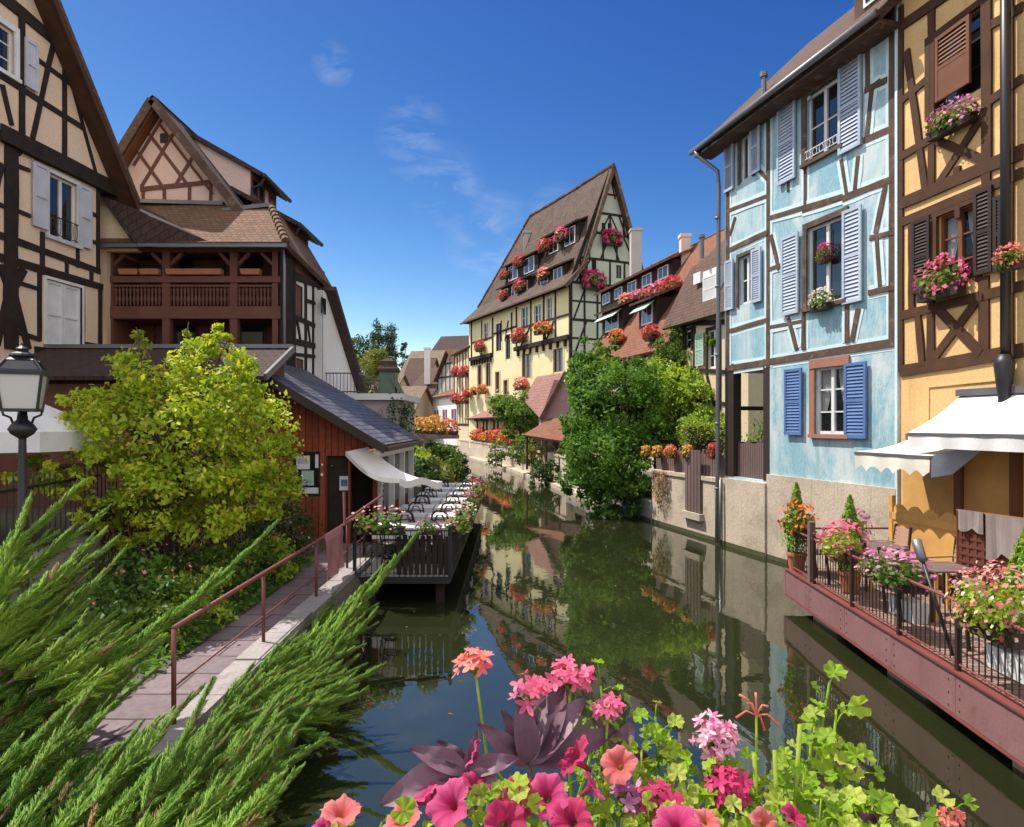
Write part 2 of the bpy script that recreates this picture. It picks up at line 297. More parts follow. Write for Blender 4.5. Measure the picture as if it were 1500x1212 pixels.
def cloud(name,V,mat,parent=None,origin=None,smooth=False,**kw):
    """V: (n,k,3) numpy array of separate n-gons"""
    og=ORG[parent.name] if parent else Vector(origin or (0,0,0))
    n,k,_=V.shape; me=D.meshes.new(name); a=(V-np.array(og)).astype(np.float32)
    me.vertices.add(n*k); me.vertices.foreach_set('co',a.ravel()); me.loops.add(n*k); me.loops.foreach_set('vertex_index',np.arange(n*k,dtype=np.int32))
    me.polygons.add(n); me.polygons.foreach_set('loop_start',np.arange(0,n*k,k,dtype=np.int32)); me.polygons.foreach_set('loop_total',np.full(n,k,dtype=np.int32))
    me.update(calc_edges=True)
    return link(name,me,mat,parent,og,smooth,**kw)
def tris(name,Vt,F,mat,parent=None,origin=None,smooth=False,**kw):
    """template verts per instance Vt (n,k,3) with shared face list F"""
    og=ORG[parent.name] if parent else Vector(origin or (0,0,0))
    n,k,_=Vt.shape; F=np.array(F); fs=F.shape[1]; me=D.meshes.new(name)
    a=(Vt-np.array(og)).astype(np.float32); me.vertices.add(n*k); me.vertices.foreach_set('co',a.ravel())
    idx=(F[None]+np.arange(n)[:,None,None]*k).astype(np.int32); nf=n*len(F)
    me.loops.add(nf*fs); me.loops.foreach_set('vertex_index',idx.ravel()); me.polygons.add(nf)
    me.polygons.foreach_set('loop_start',np.arange(0,nf*fs,fs,dtype=np.int32)); me.polygons.foreach_set('loop_total',np.full(nf,fs,dtype=np.int32))
    me.update(calc_edges=True)
    return link(name,me,mat,parent,og,smooth,**kw)
def copy_tree(o,loc=None,rz=None,scale=None,label=None,group=None,parent=None):
    c=o.copy(); COL.objects.link(c); ORG[c.name]=ORG.get(o.name,Vector())
    if parent: c.parent=parent
    if loc is not None: c.location=loc
    if rz is not None: c.rotation_euler=(0,0,rz)
    if scale is not None: c.scale=scale if hasattr(scale,'__len__') else (scale,)*3
    if label: c['label']=label
    if group: c['group']=group
    for ch in list(o.children): copy_tree(ch,parent=c)
    return c
def recolour(o,frm,to):
    """give one copied part its own material"""
    for ch in o.children:
        if ch.data and ch.data.materials and ch.data.materials[0]==M[frm]:
            ch.material_slots[0].link='OBJECT'; ch.material_slots[0].material=M[to]
# ------------------------------------------------------------------ leaves
def unit(a): return a/np.maximum(np.linalg.norm(a,axis=-1,keepdims=True),1e-9)
def leaf_quads(c,nrm,size,aspect=.55,jit=.8,droop=.0):
    n=len(c); nn=unit(nrm+RNG.normal(0,jit,(n,3))); r=RNG.normal(0,1,(n,3)); r[:,2]-=droop
    a=unit(r-nn*(r*nn).sum(1,keepdims=True)); b=np.cross(nn,a); s=(size*RNG.uniform(.6,1.35,n))[:,None]
    return np.stack([c-a*s*.5,c+b*s*aspect*.5+nn*s*.06-a*s*.05,c+a*s*.5-nn*s*.05,c-b*s*aspect*.5+nn*s*.06-a*s*.05],1)
def blob(ells,n,clump=.16,per=26):
    """clumped points through the outer part of a set of ellipsoids (cx,cy,cz,rx,ry,rz) -> points, outward normals"""
    e=np.array(ells,float); vol=(e[:,3]*e[:,4]*e[:,5])**.67; k=max(1,n//per)
    i=RNG.choice(len(e),k,p=vol/vol.sum()); d=unit(RNG.normal(0,1,(k,3))); r=RNG.uniform(.45,1.05,k)**.5
    cc=e[i,:3]+d*e[i,3:]*r[:,None]; rr=e[i,3:].mean(1)
    q=RNG.integers(0,k,n); off=RNG.normal(0,1,(n,3))*rr[q][:,None]*clump; off[:,2]*=.8
    return cc[q]+off, unit(d[q]*.7+unit(off)*.6+np.array([0,0,.45]))
def limbs(mb,base,ells,r0,n=7,seed=1):
    rg=random.Random(seed); base=Vector(base); top=Vector(ells[0][:3])
    pts=[base.lerp(top,t)+Vector((rg.gauss(0,.05),rg.gauss(0,.05),0))*(top-base).length*.5 for t in (0,.3,.6,1)]; pts[0]=base
    mb.tube(pts,[r0,r0*.8,r0*.6,r0*.25],8)
    for k in range(n):
        e=rg.choice(ells); s=pts[1].lerp(pts[2],rg.random())
        t=Vector((e[0]+rg.uniform(-.6,.6)*e[3],e[1]+rg.uniform(-.6,.6)*e[4],e[2]+rg.uniform(-.2,.7)*e[5])); mid=s.lerp(t,.5)+Vector((rg.gauss(0,.1),rg.gauss(0,.1),.1*(t-s).length))
        mb.tube([s,mid,t],[r0*.45,r0*.28,r0*.07],6)
def plant(name,label,cat,base,ells,n,size,mat,trunk=.08,group=None,aspect=.55,clump=.16,per=26,bark='weathered_timber',crown='crown',nl=7,jit=.8):
    t=thing(name,label,cat,base,group)
    if trunk:
        mb=MB(); limbs(mb,base,ells,trunk,nl,hash(name+label)%999 if False else len(label)); mb.build('trunk' if crown=='crown' else 'stem',bark,t,smooth=True)
    c,nr=blob(ells,n,clump,per); cloud(crown,leaf_quads(c,nr,size,aspect,jit),mat,t)
    return t
# ------------------------------------------------------------------ facades
class Fac:
    """vertical wall plane through plan points a -> b; s metres along, z height, off towards the canal"""
    def __init__(s,a,b,face=None):
        s.A=Vector(a); s.u=(Vector(b)-s.A).normalized(); s.len=(Vector(b)-s.A).length; n=Vector((s.u.y,-s.u.x))
        f=Vector(face) if face else -s.A
        s.n=n if n.dot(f)>0 else -n
    def uv(s,x,y):
        rx=(x-750)/1000; t=(s.A.x*s.u.y-s.A.y*s.u.x)/(rx*s.u.y-s.u.x); p=Vector((rx*t,t))-s.A
        return p.dot(s.u), CH-(y-622)*t/1000
    def s(s,x): return s.uv(x,0)[0]
    def z(s,x,y): return s.uv(x,y)[1]
    def p(s,a,z,off=0):
        q=s.A+s.u*a+s.n*off; return Vector((q.x,q.y,z))
    def box(s,mb,s0,s1,z0,z1,o0,o1): mb.hexa([s.p(s0,z0,o0),s.p(s1,z0,o0),s.p(s1,z1,o0),s.p(s0,z1,o0),s.p(s0,z0,o1),s.p(s1,z0,o1),s.p(s1,z1,o1),s.p(s0,z1,o1)])
    def poly(s,mb,pts,o0,o1): mb.prism([s.p(a,z,o0) for a,z in pts],(s.n*(o1-o0)).to_3d())
    def beam(s,mb,a,z,b,z2,w,o0=-.02,o1=.03):
        d=Vector((b-a,z2-z)); L_=d.length; d=d.normalized(); q=Vector((-d.y,d.x)); o1+=random.uniform(0,.016); n=2 if L_<1.5 else 4; lo=[]; hi=[]   # hand hewn: edges waver a little
        for k in range(n+1):
            t=k/n; c=(a+(b-a)*t,z+(z2-z)*t); e1=w/2*(1+random.uniform(-.13,.10)); e2=w/2*(1+random.uniform(-.13,.10)); lo.append((c[0]-q.x*e1,c[1]-q.y*e1)); hi.append((c[0]+q.x*e2,c[1]+q.y*e2))
        s.poly(mb,lo+hi[::-1],o0,o1)
    def beams(s,mb,px,w,o0=-.02,o1=.03,pxw=None):
        for x,y,x2,y2,*k in px: s.beam(mb,*s.uv(x,y),*s.uv(x2,y2),k[0] if k else w,o0,o1)
    def rect(s,xl,xr,yt,yb,ref=None):
        """pixel box (heights read along its left or given column) -> s0,s1,z0,z1"""
        r=xl if ref is None else ref; return s.s(xl),s.s(xr),s.z(r,yb),s.z(r,yt)
def wall_sheet(mb,f,poly,holes,depth=.2,off=0):
    """polygonal wall face with real openings and their reveals"""
    S=sorted({a for a,_ in poly}|{q for h in holes for q in h[:2]}); Z=sorted({b for _,b in poly}|{q for h in holes for q in h[2:]})
    bm=bmesh.new()
    for i in range(len(S)-1):
        for j in range(len(Z)-1):
            cs=(S[i]+S[i+1])/2; cz=(Z[j]+Z[j+1])/2
            if any(h[0]<cs<h[1] and h[2]<cz<h[3] for h in holes): continue
            bm.faces.new([bm.verts.new((S[i],Z[j],0)),bm.verts.new((S[i+1],Z[j],0)),bm.verts.new((S[i+1],Z[j+1],0)),bm.verts.new((S[i],Z[j+1],0))])
    bmesh.ops.remove_doubles(bm,verts=bm.verts,dist=1e-5)
    c=Vector((sum(a for a,_ in poly)/len(poly),sum(b for _,b in poly)/len(poly)))
    for k in range(len(poly)):
        a=Vector(poly[k]); b=Vector(poly[(k+1)%len(poly)]); e=b-a; nn=Vector((e.y,-e.x))
        if nn.length<1e-6: continue
        if nn.dot(c-a)>0: nn=-nn
        bmesh.ops.bisect_plane(bm,geom=bm.verts[:]+bm.edges[:]+bm.faces[:],dist=1e-6,plane_co=(a.x,a.y,0),plane_no=(nn.x,nn.y,0),clear_outer=True)
    bm.verts.ensure_lookup_table(); bm.verts.index_update()
    mb.add([f.p(v.co.x,v.co.y,off) for v in bm.verts],[[v.index for v in fc.verts] for fc in bm.faces]); bm.free()
    for a,b,z0,z1 in holes:
        for q in (((a,z0),(b,z0)),((b,z0),(b,z1)),((b,z1),(a,z1)),((a,z1),(a,z0))): mb.quad(f.p(*q[0],off),f.p(*q[1],off),f.p(*q[1],off-depth),f.p(*q[0],off-depth))
class House:
    def __init__(s,name,label,f,poly,depth,wall,group=None,cat='house',base=None,back=True):
        s.f=f; s.poly=poly; s.depth=depth; s.wm=wall; s.holes=[]; s.wins=[]; b=base or f.p(*poly[0]); s.t=thing(name,label,cat,b,group); s.back=back
    def win(s,xl,xr,yt,yb,ref=None,sz=None,**k):
        h=sz or s.f.rect(xl,xr,yt,yb,ref); h=(min(h[0],h[1]),max(h[0],h[1]),h[2],h[3]); s.holes.append(h); s.wins.append((h,k)); return h
    def finish(s,off_body=-.2):
        mb=MB(); wall_sheet(mb,s.f,s.poly,s.holes)
        if s.back: s.f.poly(mb,s.poly,off_body,-s.depth)
        n=len(s.poly)
        for k in range(n):
            a=s.poly[k]; b=s.poly[(k+1)%n]; mb.quad(s.f.p(*a),s.f.p(*b),s.f.p(*b,off_body),s.f.p(*a,off_body))
        s.wall=mb.build('wall',s.wm,s.t)
        for h,k in s.wins: window(s.f,s.t,h,**k)
        return s.t
def louvre(f,mb,s0,s1,z0,z1,o=.03,t=.045,slats=14,solid=False,rail=.07):
    f.box(mb,s0,s0+rail,z0,z1,o,o+t); f.box(mb,s1-rail,s1,z0,z1,o,o+t)
    zm=(z0+z1)/2
    for a,b in ((z0,z0+rail*1.2),(zm-rail/2,zm+rail/2),(z1-rail,z1)): f.box(mb,s0+rail,s1-rail,a,b,o+.002,o+t-.002)
    if solid: f.box(mb,s0+rail,s1-rail,z0+.05,z1-.05,o+.004,o+t-.03); return
    for k in range(slats):
        z=z0+rail+(k+.5)*(z1-z0-rail*2)/slats; hh=(z1-z0)/slats*.47
        mb.hexa([f.p(s0+rail,z-hh,o+t-.006),f.p(s1-rail,z-hh,o+t-.006),f.p(s1-rail,z+hh,o+.004),f.p(s0+rail,z+hh,o+.004),f.p(s0+rail,z-hh,o+t-.014),f.p(s1-rail,z-hh,o+t-.014),f.p(s1-rail,z+hh,o-.004),f.p(s0+rail,z+hh,o-.004)])
def window(f,par,h,frame='white_paint',pane='window_glass',nx=2,nz=3,fw=.06,shut=(),smat='blue_grey_paint',solid=False,slats=22,sill=None,case=None,casew=.12,curtain=False,door=None,guard=None,lintel=None,closed=None):
    s0,s1,z0,z1=h; mb=MB()
    if door:
        f.box(mb,s0,s1,z0,z1,-.12,-.07)
        for k in (0,1): f.box(mb,s0+(s1-s0)*(.08+.48*k),s0+(s1-s0)*(.44+.48*k),z0+(z1-z0)*.08,z0+(z1-z0)*.55,-.07,-.055)
        return mb.build('door',door,par)
    f.box(mb,s0,s0+fw,z0,z1,-.14,-.07); f.box(mb,s1-fw,s1,z0,z1,-.14,-.07); f.box(mb,s0+fw,s1-fw,z0,z0+fw*1.2,-.138,-.072); f.box(mb,s0+fw,s1-fw,z1-fw,z1,-.138,-.072)
    for k in range(1,nx): c=s0+(s1-s0)*k/nx; wd=fw*.8 if k==nx/2 else fw*.3; f.box(mb,c-wd,c+wd,z0+fw,z1-fw,-.136,-.066)
    for k in range(1,nz): c=z0+(z1-z0)*k/nz; f.box(mb,s0+fw,s1-fw,c-fw*.28,c+fw*.28,-.13,-.085)
    wd=mb.build('window',frame,par)
    mb=MB(); mb.quad(f.p(s0+.01,z0+.01,-.11),f.p(s1-.01,z0+.01,-.11),f.p(s1-.01,z1-.01,-.11),f.p(s0+.01,z1-.01,-.11)); mb.build('pane','clear_glass' if curtain else pane,wd)
    if curtain:
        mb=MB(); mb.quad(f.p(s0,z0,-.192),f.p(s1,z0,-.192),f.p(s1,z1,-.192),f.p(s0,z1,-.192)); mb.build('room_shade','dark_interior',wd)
        mb=MB(); W=s1-s0
        for a,b,sg in ((s0+.04,s0+W*.42,1),(s1-.04,s1-W*.42,-1)):
            rows=[]
            for j in range(6):
                t=j/5; zz=z1-.05-t*(z1-z0)*.62; wdt=(b-a)*(1-.55*t**1.5); rows.append([f.p(a+wdt*i/8,zz,-.165+.014*math.sin(i*2.4)) for i in range(9)])
            for j in range(5):
                for i in range(8): mb.quad(rows[j][i],rows[j][i+1],rows[j+1][i+1],rows[j+1][i])
        mb.build('curtain','white_cloth',wd)
    if case:
        mb=MB(); c=casew
        f.box(mb,s0-c,s0,z0-c*.3,z1+c,-.03,.042); f.box(mb,s1,s1+c,z0-c*.3,z1+c,-.03,.044); f.box(mb,s0,s1,z1,z1+c,-.03,.04)
        mb.build('casing',case,wd)
    if lintel:
        mb=MB(); f.box(mb,s0-.16,s1+.12,z1,z1+.2,-.03,.05); f.box(mb,s0-.18,s0,z0,z1-.002,-.03,.03); mb.build('lintel',lintel,wd)
    if sill:
        mb=MB(); f.box(mb,s0-.14,s1+.14,z0-.09,z0,-.1,.10); mb.build('sill',sill,wd)
    for q in shut:
        if len(q)==4: q=(*q,None)
        a,b,c,e=f.rect(*q[:4],q[4]); mb=MB(); louvre(f,mb,min(a,b),max(a,b),c,e,slats=slats,solid=solid,o=.05); mb.build('shutter',smat,wd)
    if closed:
        m=(s0+s1)/2
        for a,b in ((s0+.02,m-.008),(m+.008,s1-.02)):
            mb=MB(); louvre(f,mb,a,b,z0+.02,z1-.02,o=-.06,slats=slats,solid=solid); mb.build('shutter',closed,wd)
    if guard:
        mb=MB(); zt=z0+(z1-z0)*guard[1]; mb.tube([f.p(s0,zt,.05),f.p(s1,zt,.05)],.015,6); mb.tube([f.p(s0,z0+.08,.05),f.p(s1,z0+.08,.05)],.012,6)
        for k in range(guard[2]): c=s0+(s1-s0)*(k+.5)/guard[2]; mb.tube([f.p(c+.06*math.cos(a)*1.2,(zt+z0+.08)/2+.5*(zt-z0-.08)*math.sin(a),.05) for a in [j*.5236 for j in range(13)]],.008,5,False)
        mb.build('window_guard',guard[0],wd)
    return wd
# ================================================================== the setting
def lerp_tab(t,y):
    for (a,b),(c,d) in zip(t,t[1:]):
        if y<=c: return b+(d-b)*(y-a)/(c-a)
    return t[-1][1]
RT=[(-40,10.5),(13.84,7.98),(13.85,7.82),(19.9,6.22),(24.5,5.0),(37.6,3.0),(51,.5),(76,-5.3),(100,-11),(140,-24),(400,-120)]
LT=[(-40,-2.5),(6,-2.15),(9,-2.5),(13,-2.8),(18,-3.2),(25,-3.4),(40,-5.0),(60,-8.6),(80,-12.6),(100,-18),(140,-34),(400,-140)]
Rx=lambda y: lerp_tab(RT,y); Lx=lambda y: lerp_tab(LT,y)
ys=[-60,-20,-6,0,2,3,4,5,6,7,8,9,10,11,12,13,13.84,13.85,15,16,18,19.9,22,24.5,28,33,37.6,44,51,60,68,76,88,100,120,140,200,400]
rows=[]
for y in ys:
    l=Lx(y); r=Rx(y)
    if y<18.5:
        row=[(-400,1.55),(-9,1.55),(-6.9,1.5),(-6.4,1.1),(-4.3,.56),(-3.0,.56),(-2.95,.5),((l-2.9)/2,.28),(l,-.05),(l+.1,-1.1),(r-.1,-1.1),(r+.25,-.9),(r+.3,.55),(400,1.2)]
    else: row=[(-400,1.5),(l-14,1.5),(l-10,1.4),(l-6,1.3),(l-4,1.2),(l-3,1.2),(l-2,1.1),(l-1,1.0),(l-.02,.95),(l,-1.1),(r,-1.1),(r+.25,-1.0),(r+.3,1.25),(400,1.6)]
    rows.append([(x,y,z) for x,z in row])
mb=MB()
for a,b in zip(rows,rows[1:]):
    for i in range(len(a)-1): mb.quad(a[i],a[i+1],b[i+1],b[i])
mb.build('ground','ground_earth',kind='structure')
# canal water
m,n,l=_nt('canal_water'); o=n.new('ShaderNodeOutputMaterial'); b=n.new('ShaderNodeBsdfPrincipled'); t=n.new('ShaderNodeTexCoord'); mp=n.new('ShaderNodeMapping'); mp.inputs['Scale'].default_value=(1,.55,1)
l.new(t.outputs['Object'],mp.inputs[0]); v=mp.outputs[0]
l.new(_mix(n,l,_ramp(n,l,_noise(n,l,v,.25,5),.35,.7),(.020,.024,.009),(.011,.015,.006)),b.inputs['Base Color'])
b.inputs['Roughness'].default_value=.015; b.inputs['IOR'].default_value=1.75; b.inputs['Specular IOR Level'].default_value=.7
h=n.new('ShaderNodeMath'); h.operation='MULTIPLY_ADD'; l.new(_noise(n,l,v,4.2,3,.5,.4),h.inputs[0]); h.inputs[1].default_value=.35; l.new(_noise(n,l,v,.9,2,.5),h.inputs[2])
bp=n.new('ShaderNodeBump'); bp.inputs['Strength'].default_value=.07; bp.inputs['Distance'].default_value=.06; l.new(h.outputs[0],bp.inputs['Height']); l.new(bp.outputs[0],b.inputs['Normal']); l.new(b.outputs[0],o.inputs[0])
mb=MB()
wy=[-60,0,6,9,13,13.8,18,25,40,60,80,100,140,200]
for y0,y1 in zip(wy,wy[1:]): mb.quad((Lx(y0)-.4,y0,0),(Rx(y0)+.28,y0,0),(Rx(y1)+.28,y1,0),(Lx(y1)-.4,y1,0))
mb.build('canal_water','canal_water',kind='structure')
# floating petals and leaf bits on the still water
k=60; yy=RNG.uniform(5,26,k)**1.0; xx=RNG.uniform(-2.2,5.6,k)*np.clip(yy/14,.6,1); cc=np.stack([xx,yy,np.full(k,.006)],1)
cloud('floating_leaves',leaf_quads(cc,np.tile([0,0,1.],(k,1)),.05,.6,.04),'leaf_dry',kind='stuff',label='dry leaf bits scattered on the water')
# path along the garden and its kerb
mb=MB(); mb.quad((-4.12,3,.575),(-3.34,3,.575),(-3.34,18,.575),(-5.6,18,.575),(-5.4,16,.575),(-4.7,15,.575),(-4.14,13,.575)); mb.build('path','paving',kind='structure')
mb=MB()
for k in range(11): mb.box((-3.34+random.uniform(-.01,.01),3+k*1.05,.3),(-3.02+random.uniform(-.02,.02),4.04+k*1.05,.66+random.uniform(-.012,.012)))
mb.build('kerb','grey_stone',kind='structure')
mb=MB(); mb.box((-14,-4,2.05),(14,1.62,2.32)); mb.build('bridge','grey_stone',kind='structure')
# ================================================================== big timber house on the street side
F=Fac((-12.5,12),(-11.743,19.57)); sA=F.s(146)
gz=F.z(90,236)
H=House('timber_house','tall beige half timbered house with black beams and white shutters above the street lamp',F,[(-7,1.5),(sA,1.5),(sA,F.z(146,270)),(-7,F.z(146,270))],9,'beige_plaster')
H.win(71,112,252,345,frame='white_paint',nx=2,nz=1,shut=[(45,68,236,330),(113,131,270,360)],smat='grey_white_paint',solid=True,case='white_paint',casew=.1,guard=('black_iron',.33,5),sill='grey_white_paint')
H.win(67,119,408,508,frame='white_paint',nx=2,nz=1,closed='white_paint',solid=True,case='white_paint',casew=.07)
H.finish()
# gable above, a little jettied
F2=Fac(F.A+F.n*.1,F.A+F.n*.1+F.u*7.6); q0=F2.uv(71,40); q1=F2.uv(182,282); k=(q0[1]-q1[1])/(q0[0]-q1[0]); sR=q1[0]; zR=q1[1]; sT=sR-5.4; zT=zR+k*(sT-sR)
h1=F2.rect(-24,20,45,112,17)
zc=14.45; sc_=sR+(zc-zR)/(zT-zR)*(sT-sR)
mb=MB(); gp=[(sT*2-sR,zR),(sR,zR),(sc_,zc),(2*sT-sc_,zc)]; wall_sheet(mb,F2,gp,[h1]); F2.poly(mb,gp,-.2,-9); mb.build('gable_wall','beige_plaster',H.t)
window(F2,H.t,h1,nx=2,nz=3,shut=[(33,52,54,125)],smat='grey_white_paint',solid=True,case='white_paint',casew=.14,sill='white_paint')
mb=MB()
F2.beams(mb,[(0,193,186,286)],.42,-.1,.06)
F2.beams(mb,[(-40,-40,98,76)],.30,-.05,.05)
F2.beams(mb,[(52,86,112,130,.12),(-30,92,122,188,.14),(31,28,31,214,.17),(94,82,94,240,.15),(77,66,47,203,.14),(106,130,141,258,.11),(2,124,16,184,.12),(-12,-60,-12,200,.15),(-45,-60,-45,200,.15)],.12)
mb2=MB()
F.beams(mb,[(15,205,15,512,.40)],.4,-.02,.05)
F.beams(mb,[(18,425,41,512,.2),(13,425,-6,505,.2),(34,394,16,428,.2),(-2,388,14,428,.2),(22,242,43,250,.1),(22,308,44,317,.1),(-20,292,8,304,.1),(-20,338,146,398,.17),(-20,372,150,421,.2),(61,340,61,402,.12),(113,362,113,392,.12),(143,276,143,400,.13),(97,380,97,400,.12),(133,392,133,412,.12),(131,312,143,317,.1),(132,353,143,357,.1),(57,400,57,500,.12),(121,418,121,516,.12),(146,420,146,522,.14),(22,413,57,424,.1),(16,484,58,498,.12),(122,503,146,507,.1),(50,512,122,518,.15),(-20,470,8,482,.1),(2,240,-20,330,.14),(26,226,34,216,.12)],.12)
mb.build('timber_frame','dark_timber',H.t)
# roof: tiles, brown soffit and barge board
Fo=Fac(F.A+F.n*.65,F.A+F.n*.65+F.u); a0=Fo.uv(88,0); a1=Fo.uv(205,292); ko=(a0[1]-a1[1])/(a0[0]-a1[0]); zTo=a1[1]+ko*(sT-a1[0])
def slope(sx,s_e,z_e,s_t,z_t,o0,o1,t0,t1,mat,name,par,f=F):
    mb=MB(); f.poly(mb,[(s_e,z_e+t0),(s_t,z_t+t0),(s_t,z_t+t1),(s_e,z_e+t1)],o0,o1); return mb.build(name,mat,par)
zh=14.75; sh_=a1[0]+(zh-a1[1])/(zTo-a1[1])*(sT-a1[0]); sl_=2*sT-a1[0]; sg_=2*sT-sh_; dh_=-(zTo-zh)/1.15+.66
mb=MB()   # half hipped roof: two slopes, unseen hip shaped to let sun reach the tree
for se,st in ((a1[0],sh_),(sl_,sg_)): mb.slab([F.p(se,a1[1],.66),F.p(st,zh,.66),F.p(sT,zTo,dh_),F.p(sT,zTo,-9.2),F.p(se,a1[1],-9.2)],.13)
mb.slab([F.p(sh_,zh,.66),F.p(sg_,zh,.66),F.p(sT,zTo,dh_)],.13); mb.build('roof','roof_tile_brown',H.t)
slope(1,a1[0]-.05,a1[1],sh_,zh-.05,-9.0,.60,-.30,-.135,'brown_timber','soffit',H.t)
mb=MB(); F.poly(mb,[(a1[0],a1[1]-.42),(sh_,zh-.42),(sh_,zh-.02),(a1[0],a1[1]-.02)],.605,.65); mb.build('bargeboard','brown_timber',H.t)
# ================================================================== gallery house
Gf=Fac((-12.0,20.2),(-6.87,20.2)); Gs=Fac((-6.87,20.2),(-6.87,25.2),(5,-1))
t=thing('gallery_house','dark brown wooden house with an open two storey gallery behind the lime green tree','house',(-9.4,21,1.2))
mb=MB(); mb.box((-12.0,21.7,1.2),(-6.88,25.1,9.1)); mb.box((-12,20.0,8.73),(-6.9,21.72,8.78)); mb.box((-13.6,21.75,1.2),(-12.0,22.0,9.3)); mb.box((-11.99,20.25,1.2),(-11.8,21.7,8.6)); mb.build('wall','gallery_timber',t)
mb=MB()
for x in (160,243,342,404):
    s=Gf.s(x); Gf.box(mb,s-.11,s+.11,1.2,8.72,-.22,0)
for x in (186,296,373):   # slim posts deeper in
    s=Gf.s(x); Gf.box(mb,s-.06,s+.06,3,8.6,-1.49,-1.4)
z=lambda y: Gf.z(300,y)
s0,s1=Gf.s(153),Gf.s(411)
Gf.box(mb,s0,s1,z(369),z(358),-.25,.02); Gf.box(mb,s0,s1,z(414),z(405),-.18,.03); Gf.box(mb,s0,s1,z(467),z(449),-1.5,.025); Gf.box(mb,s0,s1,z(420),z(417),-.14,-.02); Gf.box(mb,s0,s1,z(575),z(560),-1.5,.025)
for a,b in ((160,243),(243,342),(342,404)):
    Gf.beam(mb,Gf.s(a)+.1,z(370)-.35,Gf.s(a)+.45,z(370),.1,-.15,-.05); Gf.beam(mb,Gf.s(b)-.1,z(370)-.35,Gf.s(b)-.45,z(370),.1,-.15,-.05)
mb.build('gallery_frame','gallery_timber',t)
mb=MB()
for i in range(46):
    s=s0+.18+(s1-s0-.36)*i/45
    c=Gf.p(s,z(447),-.1); hh=z(420)-z(447); mb.lathe(c,[(.028,0),(.028,hh*.12),(.05,hh*.32),(.026,hh*.6),(.045,hh*.85),(.028,hh)],6)
mb.build('balustrade','gallery_timber',t)
mb=MB(); Gf.poly(mb,[(Gf.s(160),z(575)),(Gf.s(404),z(575)),(Gf.s(404),z(515)),(Gf.s(160),z(515))],-1.2,-1.1); mb.build('lower_boarding','red_board',t)
for x0,x1,y0,y1 in ((168,182,375,402),(262,285,374,404),(356,384,374,404),(255,290,474,512),(352,390,474,512)):
    mb=MB(); Fb=Fac((-12,21.69),(-6.87,21.69)); r=Fb.rect(x0,x1,y0,y1); Fb.box(mb,*r,0,.04); wd=mb.build('window','dark_brown_paint',t)
    mb=MB(); Fb.box(mb,r[0]+.07,r[1]-.07,r[2]+.07,r[3]-.07,.03,.05); mb.build('pane','window_glass',wd)
# side of the gallery house with pale plaster panels
sh=[Gs.rect(432,442,415,462),Gs.rect(432,443,524,548)]
mb=MB(); wall_sheet(mb,Gs,[(1.15,1.2),(4.98,1.2),(4.98,8.3),(1.15,8.3)],sh,off=.02); mb.build('side_plaster','white_plaster',t)
for h_ in sh: window(Gs,t,h_,nx=1,nz=2,case='white_paint',casew=.05)
mb=MB(); Gs.box(mb,0,1.15,1.2,8.6,-.05,.05)
Gs.beams(mb,[(429,400,429,560,.22),(446,405,446,575,.2),(457,412,457,580,.14),(468,418,468,590,.2),(428,404,472,420,.25),(428,464,470,482,.16),(446,440,470,448,.12),(428,500,472,510,.2),(428,519,472,524,.12),(433,468,438,498,.12),(449,475,453,506,.1)],.15,-.02,.06)
mb.build('side_timber_frame','dark_timber',t)
mb=MB(); mb.tube([(-6.75,20.1,8.7),(-6.72,20.15,8.2),(-6.75,20.22,1.2)],.05,8); mb.build('downpipe','grey_zinc',t,smooth=True)
# tile roof over the gallery with a hip at the canal end
mb=MB(); ez=8.78
e0=Vector((-12.1,19.75,ez)); e1=Vector((-6.55,19.75,ez)); r0=Vector((-12.1,22.05,10.62)); r1=Vector((-7.65,21.7,10.4)); eb=Vector((-6.55,25.2,8.45)); rb=Vector((-7.65,25.2,10.3))
mb.slab([e0,e1,r1,r0],.14); mb.slab([e1,eb,rb,r1],.14); mb.build('roof','roof_tile_warm',t)
mb=MB()
for k in range(9): p=r1.lerp(e1,(k+.3)/9)+Vector((0,0,.03)); mb.tube([p,p+(e1-r1).normalized()*.24],[.10,.13],8)
mb.build('hip_tiles','roof_tile_warm',t)
mb=MB(); mb.bar(e0+Vector((0,-.06,-.12)),e1+Vector((.05,-.06,-.12)),.11,.1); mb.bar(r0+Vector((0,-.1,.05)),P(328,299,22.0),.22,.12); mb.bar(P(327,309,21.7),r1+Vector((0,-.02,.06)),.2,.12); mb.build('gutter','grey_zinc',t)
# slate valley roof and the small cream wall between the two houses
mb=MB(); mb.slab([P(143,283,19.7),P(203,362,19.6),P(318,358,19.72),P(205,301,21.9)],.1); mb.build('valley_roof','roof_tile_dark',t)
mb=MB(); mb.prism([P(146,287,19.95),P(203,368,19.95),P(146,368,19.95)],(0,.2,0)); mb.prism([P(144,360,20.0),P(156,360,20.0),P(156,600,20.0),P(144,600,20.0)],(0,.2,0)); mb.build('cream_wall','cream_plaster',t)
